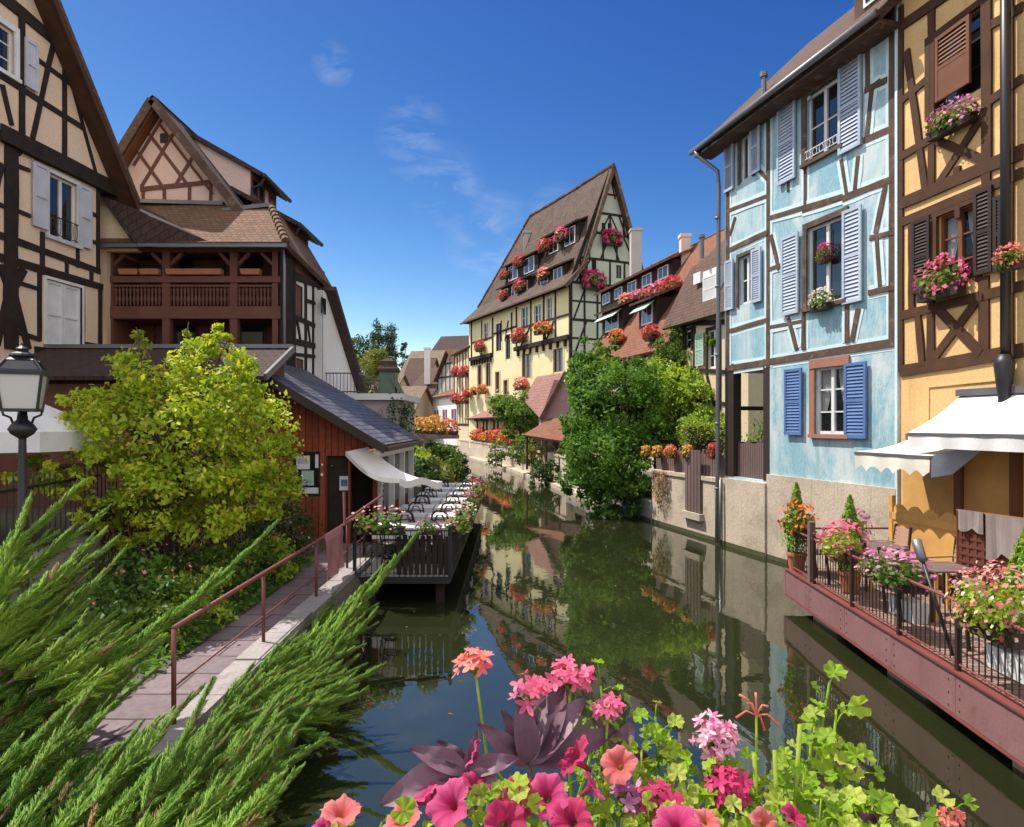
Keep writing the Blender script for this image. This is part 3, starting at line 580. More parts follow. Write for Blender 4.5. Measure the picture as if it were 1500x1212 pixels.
# ================================================================== high gable with shed dormers behind the gallery
Hf=Fac((-13,22.1),(-6,22.1))
ax,azz=Hf.uv(235,160); rx_,rz_=Hf.uv(372,335); lx_,lz_=Hf.uv(130,330)
t=thing('gabled_house','steep gabled house with lattice timbering and two shed dormers rising behind the gallery roof','house',(-10,23.5,8))
mb=MB(); Hf.poly(mb,[(lx_,lz_),(rx_,rz_),(ax,azz)],0,-3.2); mb.box((-13,22.2,1.3),(-7,25.1,8.6)); mb.build('wall','pink_plaster',t)
mb=MB(); Hf.beams(mb,[(218,196,276,272),(203,224,240,276),(258,190,207,274),(284,228,256,274),(232,180,312,285,.08),(206,278,318,266,.14),(241,276,241,303),(278,272,278,303),(309,266,309,303),(210,278,210,303),(243,166,196,243,.09)],.1,-.02,.025); mb.build('timber_frame','gallery_timber',t)
mb=MB(); Hf.box(mb,*Hf.rect(235,246,196,210),-.02,.03); mb.build('vent','dark_brown_paint',t)
A=Hf.p(ax,azz+.22,.5); Bq=Hf.p(rx_+.0,rz_+.22,.5); Cq=Hf.p(lx_,lz_+.22,.5); bk=Vector((0,3.9,0))
Bq=A+(Bq-A)*1.32
mb=MB(); mb.slab([A,A+bk,Bq+bk,Bq],.16); mb.slab([A,A+bk,Cq+bk,Cq],.16); mb.build('roof','roof_tile_dark',t)
mb=MB(); up=Vector((0,0,-.17)); mb.bar(A+up+Vector((0,-.05,0)),Bq+up+Vector((0,-.05,0)),.06,.26); mb.bar(A+up+Vector((0,-.05,0)),Cq+up+Vector((0,-.05,0)),.06,.26); mb.build('bargeboard','weathered_timber',t)
mb=MB()
for q in (Cq,): mb.slab([A+up+Vector((.1,.03,-.05)),A+up+Vector((.1,.45,-.05)),q+up+Vector((.1,.45,-.05)),q+up+Vector((.1,.03,-.05))],.05)
mb.build('soffit','chestnut_paint',t)
ks=(Bq.z-A.z)/(Bq.x-A.x); rz=lambda x: A.z+ks*(x-A.x)
for (xa,za,xb,zb) in ((-10.9,None,-8.25,None),(-9.3,None,-6.95,None)):
    y0,y1=22.9,25.6
    pa=P(*((268,186) if xa<-10 else (338,272)),y0); pb=P(*((384,252) if xa<-10 else (436,324)),y0)
    xf=pb.x-.45; zt=pa.z+(pb.z-pa.z)*(xf-pa.x)/(pb.x-pa.x)
    mb=MB(); mb.prism([(pa.x,y0+.15,pa.z-.16),(xf,y0+.15,zt-.16),(xf,y0+.15,rz(xf)-.1),(pa.x,y0+.15,rz(pa.x)-.1)],(0,y1-y0-.3,0)); dm=mb.build('dormer','pink_plaster',t)
    mb=MB(); mb.slab([pa,pb,pb+Vector((0,y1-y0,0)),pa+Vector((0,y1-y0,0))],.14); mb.build('dormer_roof','roof_tile_dark',dm)
    mb=MB(); mb.tube([pb+Vector((.06,0,-.1)),pb+Vector((.06,y1-y0,-.1))],.07,8); mb.tube([pb+Vector((.06,.1,-.12)),pb+Vector((-.1,.12,-.4)),pb+Vector((-.4,.12,-.5)),pb+Vector((-.42,.12,-1))],.035,6); mb.build('dormer_gutter','black_iron',dm)
    mb=MB(); Fd=Fac((xf,y0+.15),(xf,y1-.15),(8,0))
    Fd.box(mb,0,2.4,zt-.32,zt-.17,0,.05); Fd.box(mb,0,2.4,rz(xf)+.02,rz(xf)+.2,0,.05)
    for k in range(5): Fd.box(mb,k*.57,k*.57+.12,rz(xf)+.2,zt-.32,0,.045)
    mb.build('dormer_frame','gallery_timber',dm)
    for k in (0,1,3):
        mb=MB(); Fd.box(mb,.12+k*.57,.57+k*.57,rz(xf)+.25,zt-.36,0,.025); mb.build('dormer_window','window_glass',dm)
# ================================================================== white gable end
Wf=Fac((-6.55,25.0),(-6.55,31),(6,-2))
t=thing('white_gable_house','plain white plastered gable end with dark roof edge next to the brown gallery house','house',(-6.6,27,1.2))
wp=[(Wf.s(473),1.2),(Wf.s(526),1.2),(Wf.s(526),Wf.z(526,575)),(Wf.s(480),Wf.z(480,432)),(Wf.s(473),Wf.z(473,425))]
mb=MB(); wall_sheet(mb,Wf,wp,[]); Wf.poly(mb,wp,-.02,-5); mb.build('wall','white_plaster',t)
mb=MB(); a=Wf.p(Wf.s(478),Wf.z(478,420),.35); b=Wf.p(Wf.s(529),Wf.z(529,585),.35); o_=Vector((-5.4,0,0)); mb.slab([a,b,b+o_,a+o_],.22); mb.build('roof','roof_tile_dark',t)
mb=MB(); Wf.box(mb,*Wf.rect(470,476,435,458),0,.04); mb.build('window','window_glass',t)
# flat roofed terrace block with railing
t=thing('flat_roof_annex','low grey plastered annex with flat white edged roof behind the slate roof','annex',(-5.2,25,1.2))
Tf=Fac((-6.6,24.0),(-3.9,24.0)); mb=MB(); mb.box((-6.5,24,1.2),(-4.0,28,4.35)); mb.build('wall','grey_plaster',t)
mb=MB(); mb.box((-6.7,23.8,4.36),(-3.78,28.2,4.58)); mb.build('roof_slab','white_plaster',t)
t=thing('roof_railing','thin grey railing on the flat annex roof','railing',(-6,23.95,4.58))
mb=MB()
for zz in (4.65,5.3): mb.tube([(-6.75,23.95,zz),(-5.4,23.95,zz),(-5.4,28,zz)],.022,6)
mb.build('rail','black_iron',t)
mb=MB()
for k in range(12): mb.tube([(-6.75+k*.122,23.95,4.58),(-6.75+k*.122,23.95,5.3)],.011,5)
for k in range(20): mb.tube([(-5.4,23.95+k*.2,4.58),(-5.4,23.95+k*.2,5.3)],.011,5)
mb.build('bar_infill','black_iron',t)
# ================================================================== restaurant shed by the path
t=thing('restaurant_shed','red brown board shed with slate roof and grey awning at the end of the path','shed',(-4.4,19,.6))
Sf=Fac((-7.6,16.8),(-3.2,16.8)); sx=Sf.s
roofz=lambda X: 3.08+.60*(-3.12-X)
sp=[(sx(330),.57),(sx(553),.57),(sx(553),roofz(-3.3)-.16),(sx(330),roofz(-7.05)-.16)]
dh=Sf.rect(478,510,668,796); eh=Sf.rect(513,546,672,796); wh=Sf.rect(428,469,662,728)
mb=MB(); wall_sheet(mb,Sf,sp,[dh,eh,wh]); mb.box((-7.4,17.0,.57),(-3.4,22.2,2.85)); mb.prism([(-7.4,17,2.85),(-3.4,17,2.85),(-3.4,17,roofz(-3.4)-.2),(-7.4,17,roofz(-7.4)-.2)],(0,5.2,0)); mb.build('wall','board_cladding',t)
mb=MB(); mb.slab([(-3.02,16.2,roofz(-3.02)),(-3.02,22.6,roofz(-3.02)),(-5.9,22.6,roofz(-5.9)),(-5.9,16.2,roofz(-5.9))],.1)
mb.slab([(-5.9,17.2,roofz(-5.9)+.002),(-5.9,22.6,roofz(-5.9)+.002),(-7.4,22.6,roofz(-7.4)),(-7.4,17.2,roofz(-7.4))],.1); mb.build('roof','slate',t)
mb=MB(); mb.bar((-3.0,16.17,roofz(-3.02)-.12),(-5.95,16.17,roofz(-5.95)-.12),.05,.2); mb.bar((-2.98,16.2,roofz(-3)-.1),(-2.98,22.6,roofz(-3)-.1),.1,.1); mb.build('fascia','dark_brown_paint',t)
mb=MB(); mb.bar((-3.2,16.3,roofz(-3.2)-.17),(-5.9,16.3,roofz(-5.9)-.17),.05,.12); mb.bar((-3.3,16.6,2.78),(-3.3,22.5,2.78),.16,.18); 
for y in (17.0,18.8,20.6,22.4): mb.box((-3.4,y-.07,.55),(-3.24,y+.07,2.7))
mb.build('eaves_frame','white_paint',t)
mb=MB(); Sf.box(mb,*dh,-.14,-.1); d_=mb.build('door','dark_timber',t)
mb=MB(); Sf.box(mb,*Sf.rect(496,510,698,719),-.099,-.085); mb.build('notice','white_paint',d_)
mb=MB(); r_=Sf.rect(498,508,703,713); Sf.box(mb,r_[0],r_[1],r_[2],r_[3],-.085,-.083); mb.build('notice_print','blue_paint',d_)
mb=MB(); Sf.box(mb,eh[0],eh[1],eh[2],eh[3],-.195,-.19); mb.build('entrance','dark_interior',t)
wd=window(Sf,t,wh,frame='dark_brown_paint',nx=1,nz=1,pane='window_glass')
for (x0,x1,y0,y1),m_ in (((432,452,668,688),'white_paint'),((434,450,671,680),'blue_grey_paint'),((460,466,666,686),'white_paint'),((431,466,715,727),'white_cloth'),((440,458,690,712),'green_cloth')):
    mb=MB(); Sf.box(mb,*Sf.rect(x0,x1,y0,y1),-.105,-.10+.004*(m_!='white_paint')); mb.build('poster',m_,wd)
mb=MB(); Fs=Fac((-3.4,17.0),(-3.4,22.4),(5,0))
for k in range(3): Fs.box(mb,.12+k*1.8,1.7+k*1.8,1.3,2.6,0,.02)
mb.build('veranda_glazing','window_glass',t)
mb=MB(); mb.slab([(-3.05,16.15,2.98),(-3.05,22.6,2.98),(-3.4,22.6,2.9),(-3.4,16.15,2.9)],.04); mb.build('eaves_board','ochre_wood',t)
# sail awning over the entrance
A_,B_,C_,D_=P(506,662,16.35),P(539,655,16.7),P(648,704,15.9),P(585,701,15.0)
mb=MB(); R=[]
for i in range(13):
    row=[]
    for j in range(9):
        u=i/12; v_=j/8; p=(A_.lerp(D_,u)).lerp(B_.lerp(C_,u),v_); row.append(p+Vector((0,0,-.38*math.sin(math.pi*u)*(.55+.45*math.sin(math.pi*v_))-.05*math.sin(v_*9)*u)))
    R.append(row)
for i in range(12):
    for j in range(8): mb.quad(R[i][j],R[i+1][j],R[i+1][j+1],R[i][j+1])
for j in range(8):   # hanging end flap
    a,b=R[12][j],R[12][j+1]; dn=Vector((0,0,-.16)); mb.quad(a,b,b+dn,a+dn)
for i in range(12):
    a,b=R[i][0],R[i+1][0]; dn=Vector((0,0,-.10)); mb.quad(a,b,b+dn,a+dn)
mb.build('awning','white_cloth',None,origin=A_,smooth=True,label='sagging pale grey cloth awning stretched from the slate roofed shed over the deck',cat='awning')
# low building with dark tile roof behind the lime tree
t=thing('low_tiled_building','low wooden building with a dark brown tiled roof, mostly hidden behind the lime green tree','building',(-9,17,1.2))
mb=MB(); mb.box((-14,15.95,1.2),(-5.85,17.6,4.45)); mb.prism([(-5.85,15.95,4.45),(-5.85,17.6,4.45),(-5.85,17.5,5.25)],(-8,0,0)); mb.build('wall','gallery_timber',t)
mb=MB(); mb.slab([(-14,15.5,4.6),(-5.62,15.5,4.6),(-5.62,17.5,5.45),(-14,17.5,5.45)],.1); mb.build('roof','roof_tile_dark',t)
mb=MB(); mb.bar((-14,17.5,5.5),(-5.6,17.5,5.5),.16,.1); mb.bar((-5.60,17.5,5.44),(-5.60,15.5,4.58),.07,.16); mb.build('zinc_edge','grey_zinc',t)
# ================================================================== handrail, street lamp, fence, parasol
t=thing('handrail','thin rust red iron handrail with slender posts along the path kerb','handrail',(-3.22,10,.6))
pp=[(-3.22,6.5),(-3.24,8.9),(-3.24,11.3),(-3.26,13.5),(-3.3,15.2)]
for x,y in pp: mb=MB(); mb.tube([(x,y,.6),(x,y,1.55)],.024,8); mb.build('post','rust_red_iron',t,smooth=True)
mb=MB(); mb.tube([(x,y,1.56) for x,y in pp],.028,8); mb.build('top_rail','rust_red_iron',t,smooth=True)
mb=MB(); mb.tube([(x,y,1.0) for x,y in pp],.012,6); mb.build('lower_rail','rust_red_iron',t,smooth=True)
mb=MB(); mb.tube([(-3.26,13.3,1.55),(-3.35,13.6,2.15)],.03,6); mb.tube([(-3.3,13.5,1.6),(-2.75,14.4,2.0)],.025,6); mb.build('gate_bar','rust_red_iron',t)
mb=MB(); R=[]
for i in range(9):
    R.append([Vector((-3.22+.05*math.sin(i*1.3+j*.35)*j/7+.03*(1 if j else 0),11.7+.155*i,1.59-.112*j)) for j in range(8)])
for i in range(8):
    for j in range(7): mb.quad(R[i][j],R[i+1][j],R[i+1][j+1],R[i][j+1])
mb.build('hanging_cloth','pink_cloth',None,origin=(-3.2,12.3,1.2),smooth=True,label='faded pink cloth hung over the rust red path handrail',cat='cloth')
# lantern
lx,ly,lz=-5.02,7,1.55
t=thing('street_lamp','black wrought iron street lamp with frosted glass lantern in front of the beige timber house','street lamp',(lx,ly,lz))
def LZ(y): return CH-(y-622)*.007
mb=MB(); mb.lathe((lx,ly,lz),[(.14,0),(.14,.12),(.09,.2),(.06,.3),(.05,.9),(.06,.95),(.045,1.0),(.035,LZ(650)-lz),(.035,LZ(640)-lz)],12); mb.lathe((lx,ly,0),[(.04,LZ(642)),(.10,LZ(636)),(.13,LZ(629)),(.10,LZ(622)),(.05,LZ(615)),(.04,LZ(603))],12)
for a in range(4):
    an=a*math.pi/2+.45; c,s_=math.cos(an),math.sin(an)
    mb.tube([(lx+.06*c,ly+.06*s_,LZ(628)),(lx+.10*c,ly+.10*s_,LZ(612)),(lx+.16*c,ly+.16*s_,LZ(608)),(lx+.17*c,ly+.17*s_,LZ(602))],.012,6)
mb.build('post','black_iron',t,smooth=True)
q=lambda r,a: (lx+r*math.cos(a),ly+r*math.sin(a)); an=[math.pi/4+.45+k*math.pi/2 for k in range(4)]
def sq(mb,r0,z0,r1,z1):
    a=[(*q(r0,k),z0) for k in an]; b=[(*q(r1,k),z1) for k in an]
    for k in range(4): mb.quad(a[k],a[(k+1)%4],b[(k+1)%4],b[k])
mb=MB()
for k in an: mb.tube([(*q(.21,k),LZ(601)),(*q(.275,k),LZ(548))],.014,6); mb.tube([(*q(.285,k),LZ(546)),(*q(.17,k),LZ(528))],.014,6)
for r,y in ((.21,601),(.28,548),(.285,545)):
    for k in range(4): mb.bar((*q(r,an[k]),LZ(y)),(*q(r,an[(k+1)%4]),LZ(y)),.022,.03)
sq(mb,.21,LZ(602),.02,LZ(604)); sq(mb,.175,LZ(528.5),.06,LZ(520)); mb.lathe((lx,ly,0),[(.09,LZ(527)),(.12,LZ(522)),(.11,LZ(519)),(.05,LZ(515)),(.06,LZ(511)),(.02,LZ(507)),(.012,LZ(503))],12); mb.build('lantern_frame','black_iron',t)
mb=MB(); sq(mb,.203,LZ(600),.268,LZ(549)); mb.build('lantern_glass','frosted_glass',t)
mb=MB(); sq(mb,.272,LZ(545),.165,LZ(529)); mb.build('lantern_hood','window_glass',t)
mb=MB(); mb.lathe((lx,ly,0),[(.03,LZ(600)),(.05,LZ(590)),(.06,LZ(572)),(.03,LZ(562))],10); mb.build('bulb','white_paint',t)
t=thing('parasol','large white parasol on a dark pole behind the street lamp','parasol',(-8.4,11,1.55))
mb=MB(); n8=[k*math.pi/4+.2 for k in range(8)]; c=Vector((-8.4,11,P(0,585,11).z+.28))
for k in range(8):
    a=Vector((c.x+1.75*math.cos(n8[k]),c.y+1.75*math.sin(n8[k]),P(0,632,11).z)); b_=Vector((c.x+1.75*math.cos(n8[(k+1)%8]),c.y+1.75*math.sin(n8[(k+1)%8]),a.z)); mb.quad(c,a,b_); dn=Vector((0,0,-.3)); mb.quad(a,b_,b_+dn,a+dn)
mb.build('canopy','white_cloth',t); mb=MB(); mb.tube([(-8.4,11,1.55),(-8.4,11,c.z)],.035,8); mb.build('pole','dark_brown_paint',t)
t=thing('iron_fence','black iron bar fence on a low stone kerb beside the lime tree','fence',(-6.7,9.5,1.6))
mb=MB(); n_=34; fa=Vector((-6.35,7.2,1.62)); fb=Vector((-7.3,12.6,1.62))
for k in range(n_):
    p=fa.lerp(fb,k/(n_-1)); mb.tube([p,p+Vector((0,0,1.12))],.011,5); mb.tube([p+Vector((0,0,1.12)),p+Vector((0,0,1.2))],[.018,.002],5)
mb.build('bar_infill','black_iron',t); mb=MB()
for zz in (.15,1.0): mb.bar(fa+Vector((0,0,zz)),fb+Vector((0,0,zz)),.025,.035)
mb.build('rails','black_iron',t)
mb=MB(); mb.prism([(-6.1,7,1.3),(-6.5,7,1.3),(-7.45,12.8,1.3),(-7.0,12.8,1.3)],(0,0,.36)); mb.build('stone_kerb_wall','grey_stone',None,origin=(-6.7,9.5,1.3),label='low grey stone kerb wall carrying the black iron fence',cat='wall')
# dark hedge screen behind the fence
mb=MB(); a=Vector((-6.75,11.2,.5)); b_=Vector((-5.15,16.2,.5)); nv=Vector((.95,-.3,0)).normalized()*.35
mb.prism([a,b_,b_-nv,a-nv],(0,0,1.65)); mb.build('garden_wall','soil',None,origin=a,label='brown twig covered retaining wall beneath the lime green tree',cat='wall')
# ================================================================== restaurant deck
x0,x1,y0,y1,dz=-3.05,-1.2,13.2,27,.55
t=thing('restaurant_deck','dark waterside restaurant deck with black railings, moored beside the red brown shed','deck',(x0,y0,.2))
mb=MB(); mb.box((x0,y0,dz-.13),(x1,y1,dz)); mb.build('platform','deck_black',t)
for y in (13.5,17,20.5,24):
    for xx in (x1-.3,x0+.2): mb=MB(); mb.box((xx,y-.08,-.9),(xx+.16,y+.08,dz-.13)); mb.build('pile','dark_timber',t)
mb=MB()
def rail_run(mb,a,b,h,step,r=.009):
    a=Vector(a); b=Vector(b); n=max(1,int((b-a).length/step))
    for k in range(n+1): p=a.lerp(b,k/n); mb.tube([p,p+Vector((0,0,h))],r,5)
    for hh,rr in ((.06,.014),(h,.024)): mb.tube([a+Vector((0,0,hh)),b+Vector((0,0,hh))],rr,6)
rail_run(mb,(x0,y0+.03,dz),(x1,y0+.03,dz),.9,.105); rail_run(mb,(x1-.03,y0,dz),(x1-.03,y1,dz),.9,.13)
for k in range(4):   # scroll work in the front railing
    c=Vector((x0+.3+k*.42,y0+.02,dz+.5)); mb.tube([c+Vector((.13*math.cos(a),0,.17*math.sin(a)))*(1-.05*i) for i,a in enumerate([j*.5 for j in range(16)])],.011,5)
for x,y in ((x0,y0),(x1,y0),(x1,17),(x1,20.5),(x1,24)): mb.box((x-.03,y,dz),(x+.03,y+.06,dz+.98))
mb.build('railing','black_iron',t)
mb=MB()
for k in range(9): xx=x0+.82+k*.115; mb.box((xx,y0-.006+random.uniform(0,.006),dz+.04),(xx+.09,y0+.014,dz+.80+random.uniform(-.02,.02)))
mb.build('railing_panel','dark_timber',t)
# chairs and tables (one of each is built, then copied)
def make_table():
    t=thing('dining_table','x','table',(0,0,0)); mb=MB(); mb.tube([(0,0,0),(0,0,.7)],.04,8); mb.tube([(-.3,0,.02),(.3,0,.02)],.03,6); mb.tube([(0,-.3,.02),(0,.3,.02)],.03,6); mb.build('base','black_iron',t)
    mb=MB(); mb.box((-.42,-.36,.70),(.42,.36,.725)); mb.build('tabletop','slat_wood',t)
    mb=MB(); mb.box((-.44,-.38,.726),(.44,.38,.738)); n=28
    per=[(-.44+.88*i/8,-.38) for i in range(8)]+[(.44,-.38+.76*i/6) for i in range(6)]+[(.44-.88*i/8,.38) for i in range(8)]+[(-.44,.38-.76*i/6) for i in range(6)]
    for i in range(len(per)):
        a=per[i]; b=per[(i+1)%len(per)]; f1=1+.05*math.sin(i*2.1); f2=1+.05*math.sin((i+1)*2.1) if i+1<len(per) else 1
        mb.quad((*a,.73),(*b,.73),(b[0]*f2*1.02,b[1]*f2*1.02,.50),(a[0]*f1*1.02,a[1]*f1*1.02,.50))
    mb.build('tablecloth','white_cloth',t); return t
def make_chair(seatm='dark_brown_paint',frame='dark_brown_paint'):
    t=thing('bistro_chair','x','chair',(0,0,0)); mb=MB(); mb.lathe((0,0,.43),[(.20,0),(.22,.015),(.215,.035),(.02,.045)],14); mb.build('seat',seatm,t,smooth=True)
    mb=MB(); hoop=[(-.19,.16,.44),(-.21,.22,.68),(-.17,.25,.86),(-.08,.265,.94),(.08,.265,.94),(.17,.25,.86),(.21,.22,.68),(.19,.16,.44)]; mb.tube(hoop,.017,7); mb.tube([(-.11,.18,.45),(-.12,.23,.7),(-.06,.255,.84),(.06,.255,.84),(.12,.23,.7),(.11,.18,.45)],.013,6); mb.tube([(-.2,.23,.72),(0,.262,.74),(.2,.23,.72)],.013,6); mb.build('backrest',frame,t,smooth=True)
    for sx,sy in ((-1,-1),(1,-1),(-1,1),(1,1)):
        mb=MB(); mb.tube([(sx*.15,sy*.14,.43),(sx*.19,sy*.2,0)],[.017,.013],7); mb.build('leg',frame,t,smooth=True)
    mb=MB(); mb.tube([(.16*math.cos(a),.16*math.sin(a),.2) for a in [k*math.pi/6 for k in range(13)]],.009,5,False); mb.build('stretcher_ring',frame,t); return t
tab0=make_table(); ch0=make_chair()
rown=['first','second','third','fourth','fifth','sixth','seventh']
first=True
GT='white clothed tables on the waterside deck'; GC='dark round backed chairs on the waterside deck'
for r in range(7):
    y=15.0+r*1.75
    for c,(x,side) in enumerate(((-2.55,'shed side'),(-1.62,'canal side'))):
        lab=f'white clothed table on the deck, {rown[r]} row from the near railing, {side}'
        if r==0 and c==0: o=tab0; o.location=(x,y,dz); o['label']=lab; o['group']=GT
        else: copy_tree(tab0,(x,y,dz),0,1,lab,GT)
        for dy,rz,wh in ((-.62,math.pi,'near side'),(.62,0,'far side')):
            lab=f'dark hoop backed chair at the {wh} of the {rown[r]} row {side} deck table'
            q=(x+random.uniform(-.05,.05),y+dy,dz)
            if first: ch0.location=q; ch0.rotation_euler=(0,0,rz); ch0['label']=lab; ch0['group']=GC; first=False
            else: copy_tree(ch0,q,rz+random.uniform(-.2,.2),1,lab,GC)
# ================================================================== flower boxes and potted plants (built once, then copied)
def blossoms(n,sx,sy,sz,cz,size):
    c=RNG.normal(0,1,(n,3)); c=unit(c)*RNG.uniform(.55,1.0,(n,1))**.5; c[:,2]=np.where(c[:,2]<-.55,-c[:,2],c[:,2])
    nr=unit(c+np.array([0,-.4,.35])); return leaf_quads(c*np.array([sx,sy,sz])+np.array([0,0,cz]),nr,size,.85,.45)
def make_box(pet,leaf='leaf_mid',w=.8,h=.42,n=170,nl=200,fs=.065,ls=.09,box='dark_brown_paint'):
    """a planter 0.8 m long with a mound of leaves and blossoms; canal side is -y"""
    t=thing('flower_box','x','flower box',(0,0,0)); mb=MB(); w*=.86; mb.prism([(-w/2,-.08,.03),(w/2,-.08,.03),(w/2,.08,.03),(-w/2,.08,.03)],(0,0,.14)); mb.box((-w/2-.015,-.09,.15),(w/2+.015,.09,.175)); w/=.86; mb.build('planter',box,t)
    c=RNG.normal(0,1,(nl,3)); c=unit(c)*RNG.uniform(.4,1,(nl,1)); c[:,2]=c[:,2]*.85-.05
    cloud('foliage',leaf_quads(c*np.array([w*.52,.22,h*.62])+np.array([0,-.03,.24]),unit(c+np.array([0,0,.4])),ls,.75,.6),leaf,t)
    cloud('blossoms',blossoms(n,w*.56,.27,h*.78,.26,fs),'petal_'+pet,t); return t
BOX={}
def flowers(kind,label,loc,rz=0,scale=1,group=None,box=None,**k):
    sc_=list(scale) if hasattr(scale,'__len__') else [scale]*3
    scale=tuple(a*random.uniform(.82,1.15) for a in sc_); rz+=random.uniform(-.12,.12)
    if random.random()<.5: scale=(-scale[0],)+scale[1:]
    key=kind+str(sorted(k.items()))
    if key not in BOX:
        b=make_box(kind,**k); BOX[key]=b; b.location=loc; b.rotation_euler=(0,0,rz); b.scale=scale if hasattr(scale,'__len__') else (scale,)*3; b['label']=label; b['category']='flower box'
        if group: b['group']=group
        return b
    return copy_tree(BOX[key],loc,rz,scale,label,group)
def frot(f):   # rotation that turns a box's -y side to the facade's outward side
    return math.atan2(f.n.x,-f.n.y)
def fbox(f,px,py,kind,label,scale=1,off=.2,group=None,**k):
    a,z=f.uv(px,py); sc=scale if hasattr(scale,'__len__') else (scale,)*3
    return flowers(kind,label,f.p(a,z-.3*sc[2],off),frot(f),sc,group,**k)
# ================================================================== blue house
B=Fac((6.215,19.92),(7.82,13.84)); bL=B.s(1062); bR=B.s(1316)
zt=B.z(1062,199); yw=lambda x:622+.305*(x-486)
H=House('blue_house','weathered blue half timbered house with blue shutters and a zinc downpipe at its canal corner','x' and B,[(bL,-1),(bR,-1),(bR,zt),(bL,zt)],6.5,'blue_plaster',back=False)
bay=B.rect(1072,1126,548,712,1126); bay=(B.s(1072),B.s(1126),B.z(1126,705),B.z(1126,540))
H.holes.append(bay)
TC='weathered_timber'
H.win(1085,1103,203,268,case=TC,casew=.10,shut=[(1064,1077,212,284),(1102,1116,181,258)],nx=2,nz=1,smat='blue_grey_paint')
H.win(1182,1231,143,240,case=TC,casew=.16,shut=[(1142,1168,158,274),(1232,1265,97,229)],nx=2,nz=2,sill=TC,guard=('white_paint',.16,5))
H.win(1083,1103,378,448,case=TC,casew=.10,shut=[(1065,1077,384,456),(1104,1118,367,445)],nx=2,nz=2)
H.win(1183,1237,336,452,case=TC,casew=.14,shut=[(1148,1173,350,464),(1238,1266,311,447)],nx=2,nz=1,sill=TC,smat='blue_grey_paint')
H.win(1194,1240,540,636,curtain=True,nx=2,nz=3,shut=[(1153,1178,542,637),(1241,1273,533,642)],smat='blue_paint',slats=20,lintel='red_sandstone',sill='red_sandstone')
t=H.finish()
# body: full depth upstairs, open corner bay downstairs
mb=MB(); fz=bay[3]+.02
B.box(mb,bL,bR,fz+.25,zt,-6.5,-.2); B.box(mb,bay[1]+.02,bR,-1,fz+.25,-6.5,-.2); B.box(mb,bL,bay[1]+.02,-1,bay[2]-.1,-6.5,-.2); mb.build('body','blue_plaster',t)
mb=MB()
for xa,xb in ((bL+.02,bay[0]+.10),(bay[1]-.22,bay[1]+.04)): B.box(mb,xa,xb,bay[2]+.0,fz+.25,-.24,.012)
for o_ in (-2.2,-4.4): B.box(mb,bL,bL+.16,bay[2]-.1,fz+.25,o_-.08,o_+.08)
B.box(mb,bL,bay[1],fz+.02,fz+.24,-6.4,-.21); B.box(mb,bL+.02,bL+.14,bay[2]+1.9,bay[2]+2.02,-4.4,-.25); B.box(mb,bL+.02,bL+.14,bay[2]+.9,bay[2]+.98,-4.4,-.25)
mb.build('bay_frame','dark_brown_paint',t)
mb=MB(); n_=22
for k in range(n_):
    s_=bL+.18+(bay[1]-bL-.3)*k/(n_-1); zz=bay[2]+.95+.03*math.sin(k*.9); B.poly(mb,[(s_-.032,bay[2]-.02),(s_+.032,bay[2]-.02),(s_+.032,zz),(s_,zz+.05),(s_-.032,zz)],-.16,-.135)
B.box(mb,bL+.1,bay[1],bay[2]+.2,bay[2]+.27,-.2,-.16); B.box(mb,bL+.1,bay[1],bay[2]+.72,bay[2]+.79,-.2,-.16); mb.build('picket_screen','grey_board',t)
# timber frame and the pale painted borders beside it
bt=[(1065,540,1316,501,.17),(1066,486,1128,468,.12),(1128,480,1180,470,.1),(1066,368,1126,340,.13),(1066,310,1126,287,.12),(1126,320,1235,288,.12),(1235,291,1314,260,.14),(1266,206,1310,187,.13),(1268,133,1300,117,.13),(1275,349,1312,340,.11),(1273,429,1312,421,.11),(1126,172,1126,350,.15),(1126,350,1126,538,.16),(1309,30,1309,508,.22),(1067,212,1067,538,.16),(1156,466,1168,512,.13),(1258,452,1249,500,.13),(1178,455,1178,512,.13),(1242,448,1242,502,.13),(1233,233,1241,284,.11),(1258,229,1253,279,.12),(1298,272,1283,342,.13),(1271,200,1278,130,.13),(1290,118,1277,128,.1),(1078,318,1070,345,.1),(1130,345,1142,395,.12),(1176,310,1236,290,.1),(1160,170,1155,280,.1),(1272,75,1272,132,.12),(1180,130,1180,150,.12),(1127,395,1146,388,.1),(1180,240,1180,306,.1),(1105,240,1124,262,.1),(1285,345,1290,420,.1)]
mb=MB(); B.beams(mb,bt,.12,-.02,.02); mb.build('timber_frame',TC,t)
mb=MB()
for q in bt: B.beam(mb,*B.uv(*q[:2]),*B.uv(*q[2:4]),q[4]+.19,-.02,.001+random.uniform(0,.003))
mb.build('painted_border','pale_blue_border',t)
mb=MB(); B.box(mb,bay[1]+.0,bR,-1,B.z(1200,703)-.0,-.01,.07); B.box(mb,bL,bay[1],-1,bay[2]-.06,-.01,.12); mb.build('plinth','quay_stone',t)
mb=MB(); B.box(mb,bay[1],bR,-.5,.11,.06,.076); B.box(mb,bL,bay[1]-.001,-.5,.13,.11,.127); mb.build('tide_line','algae_stone',t)
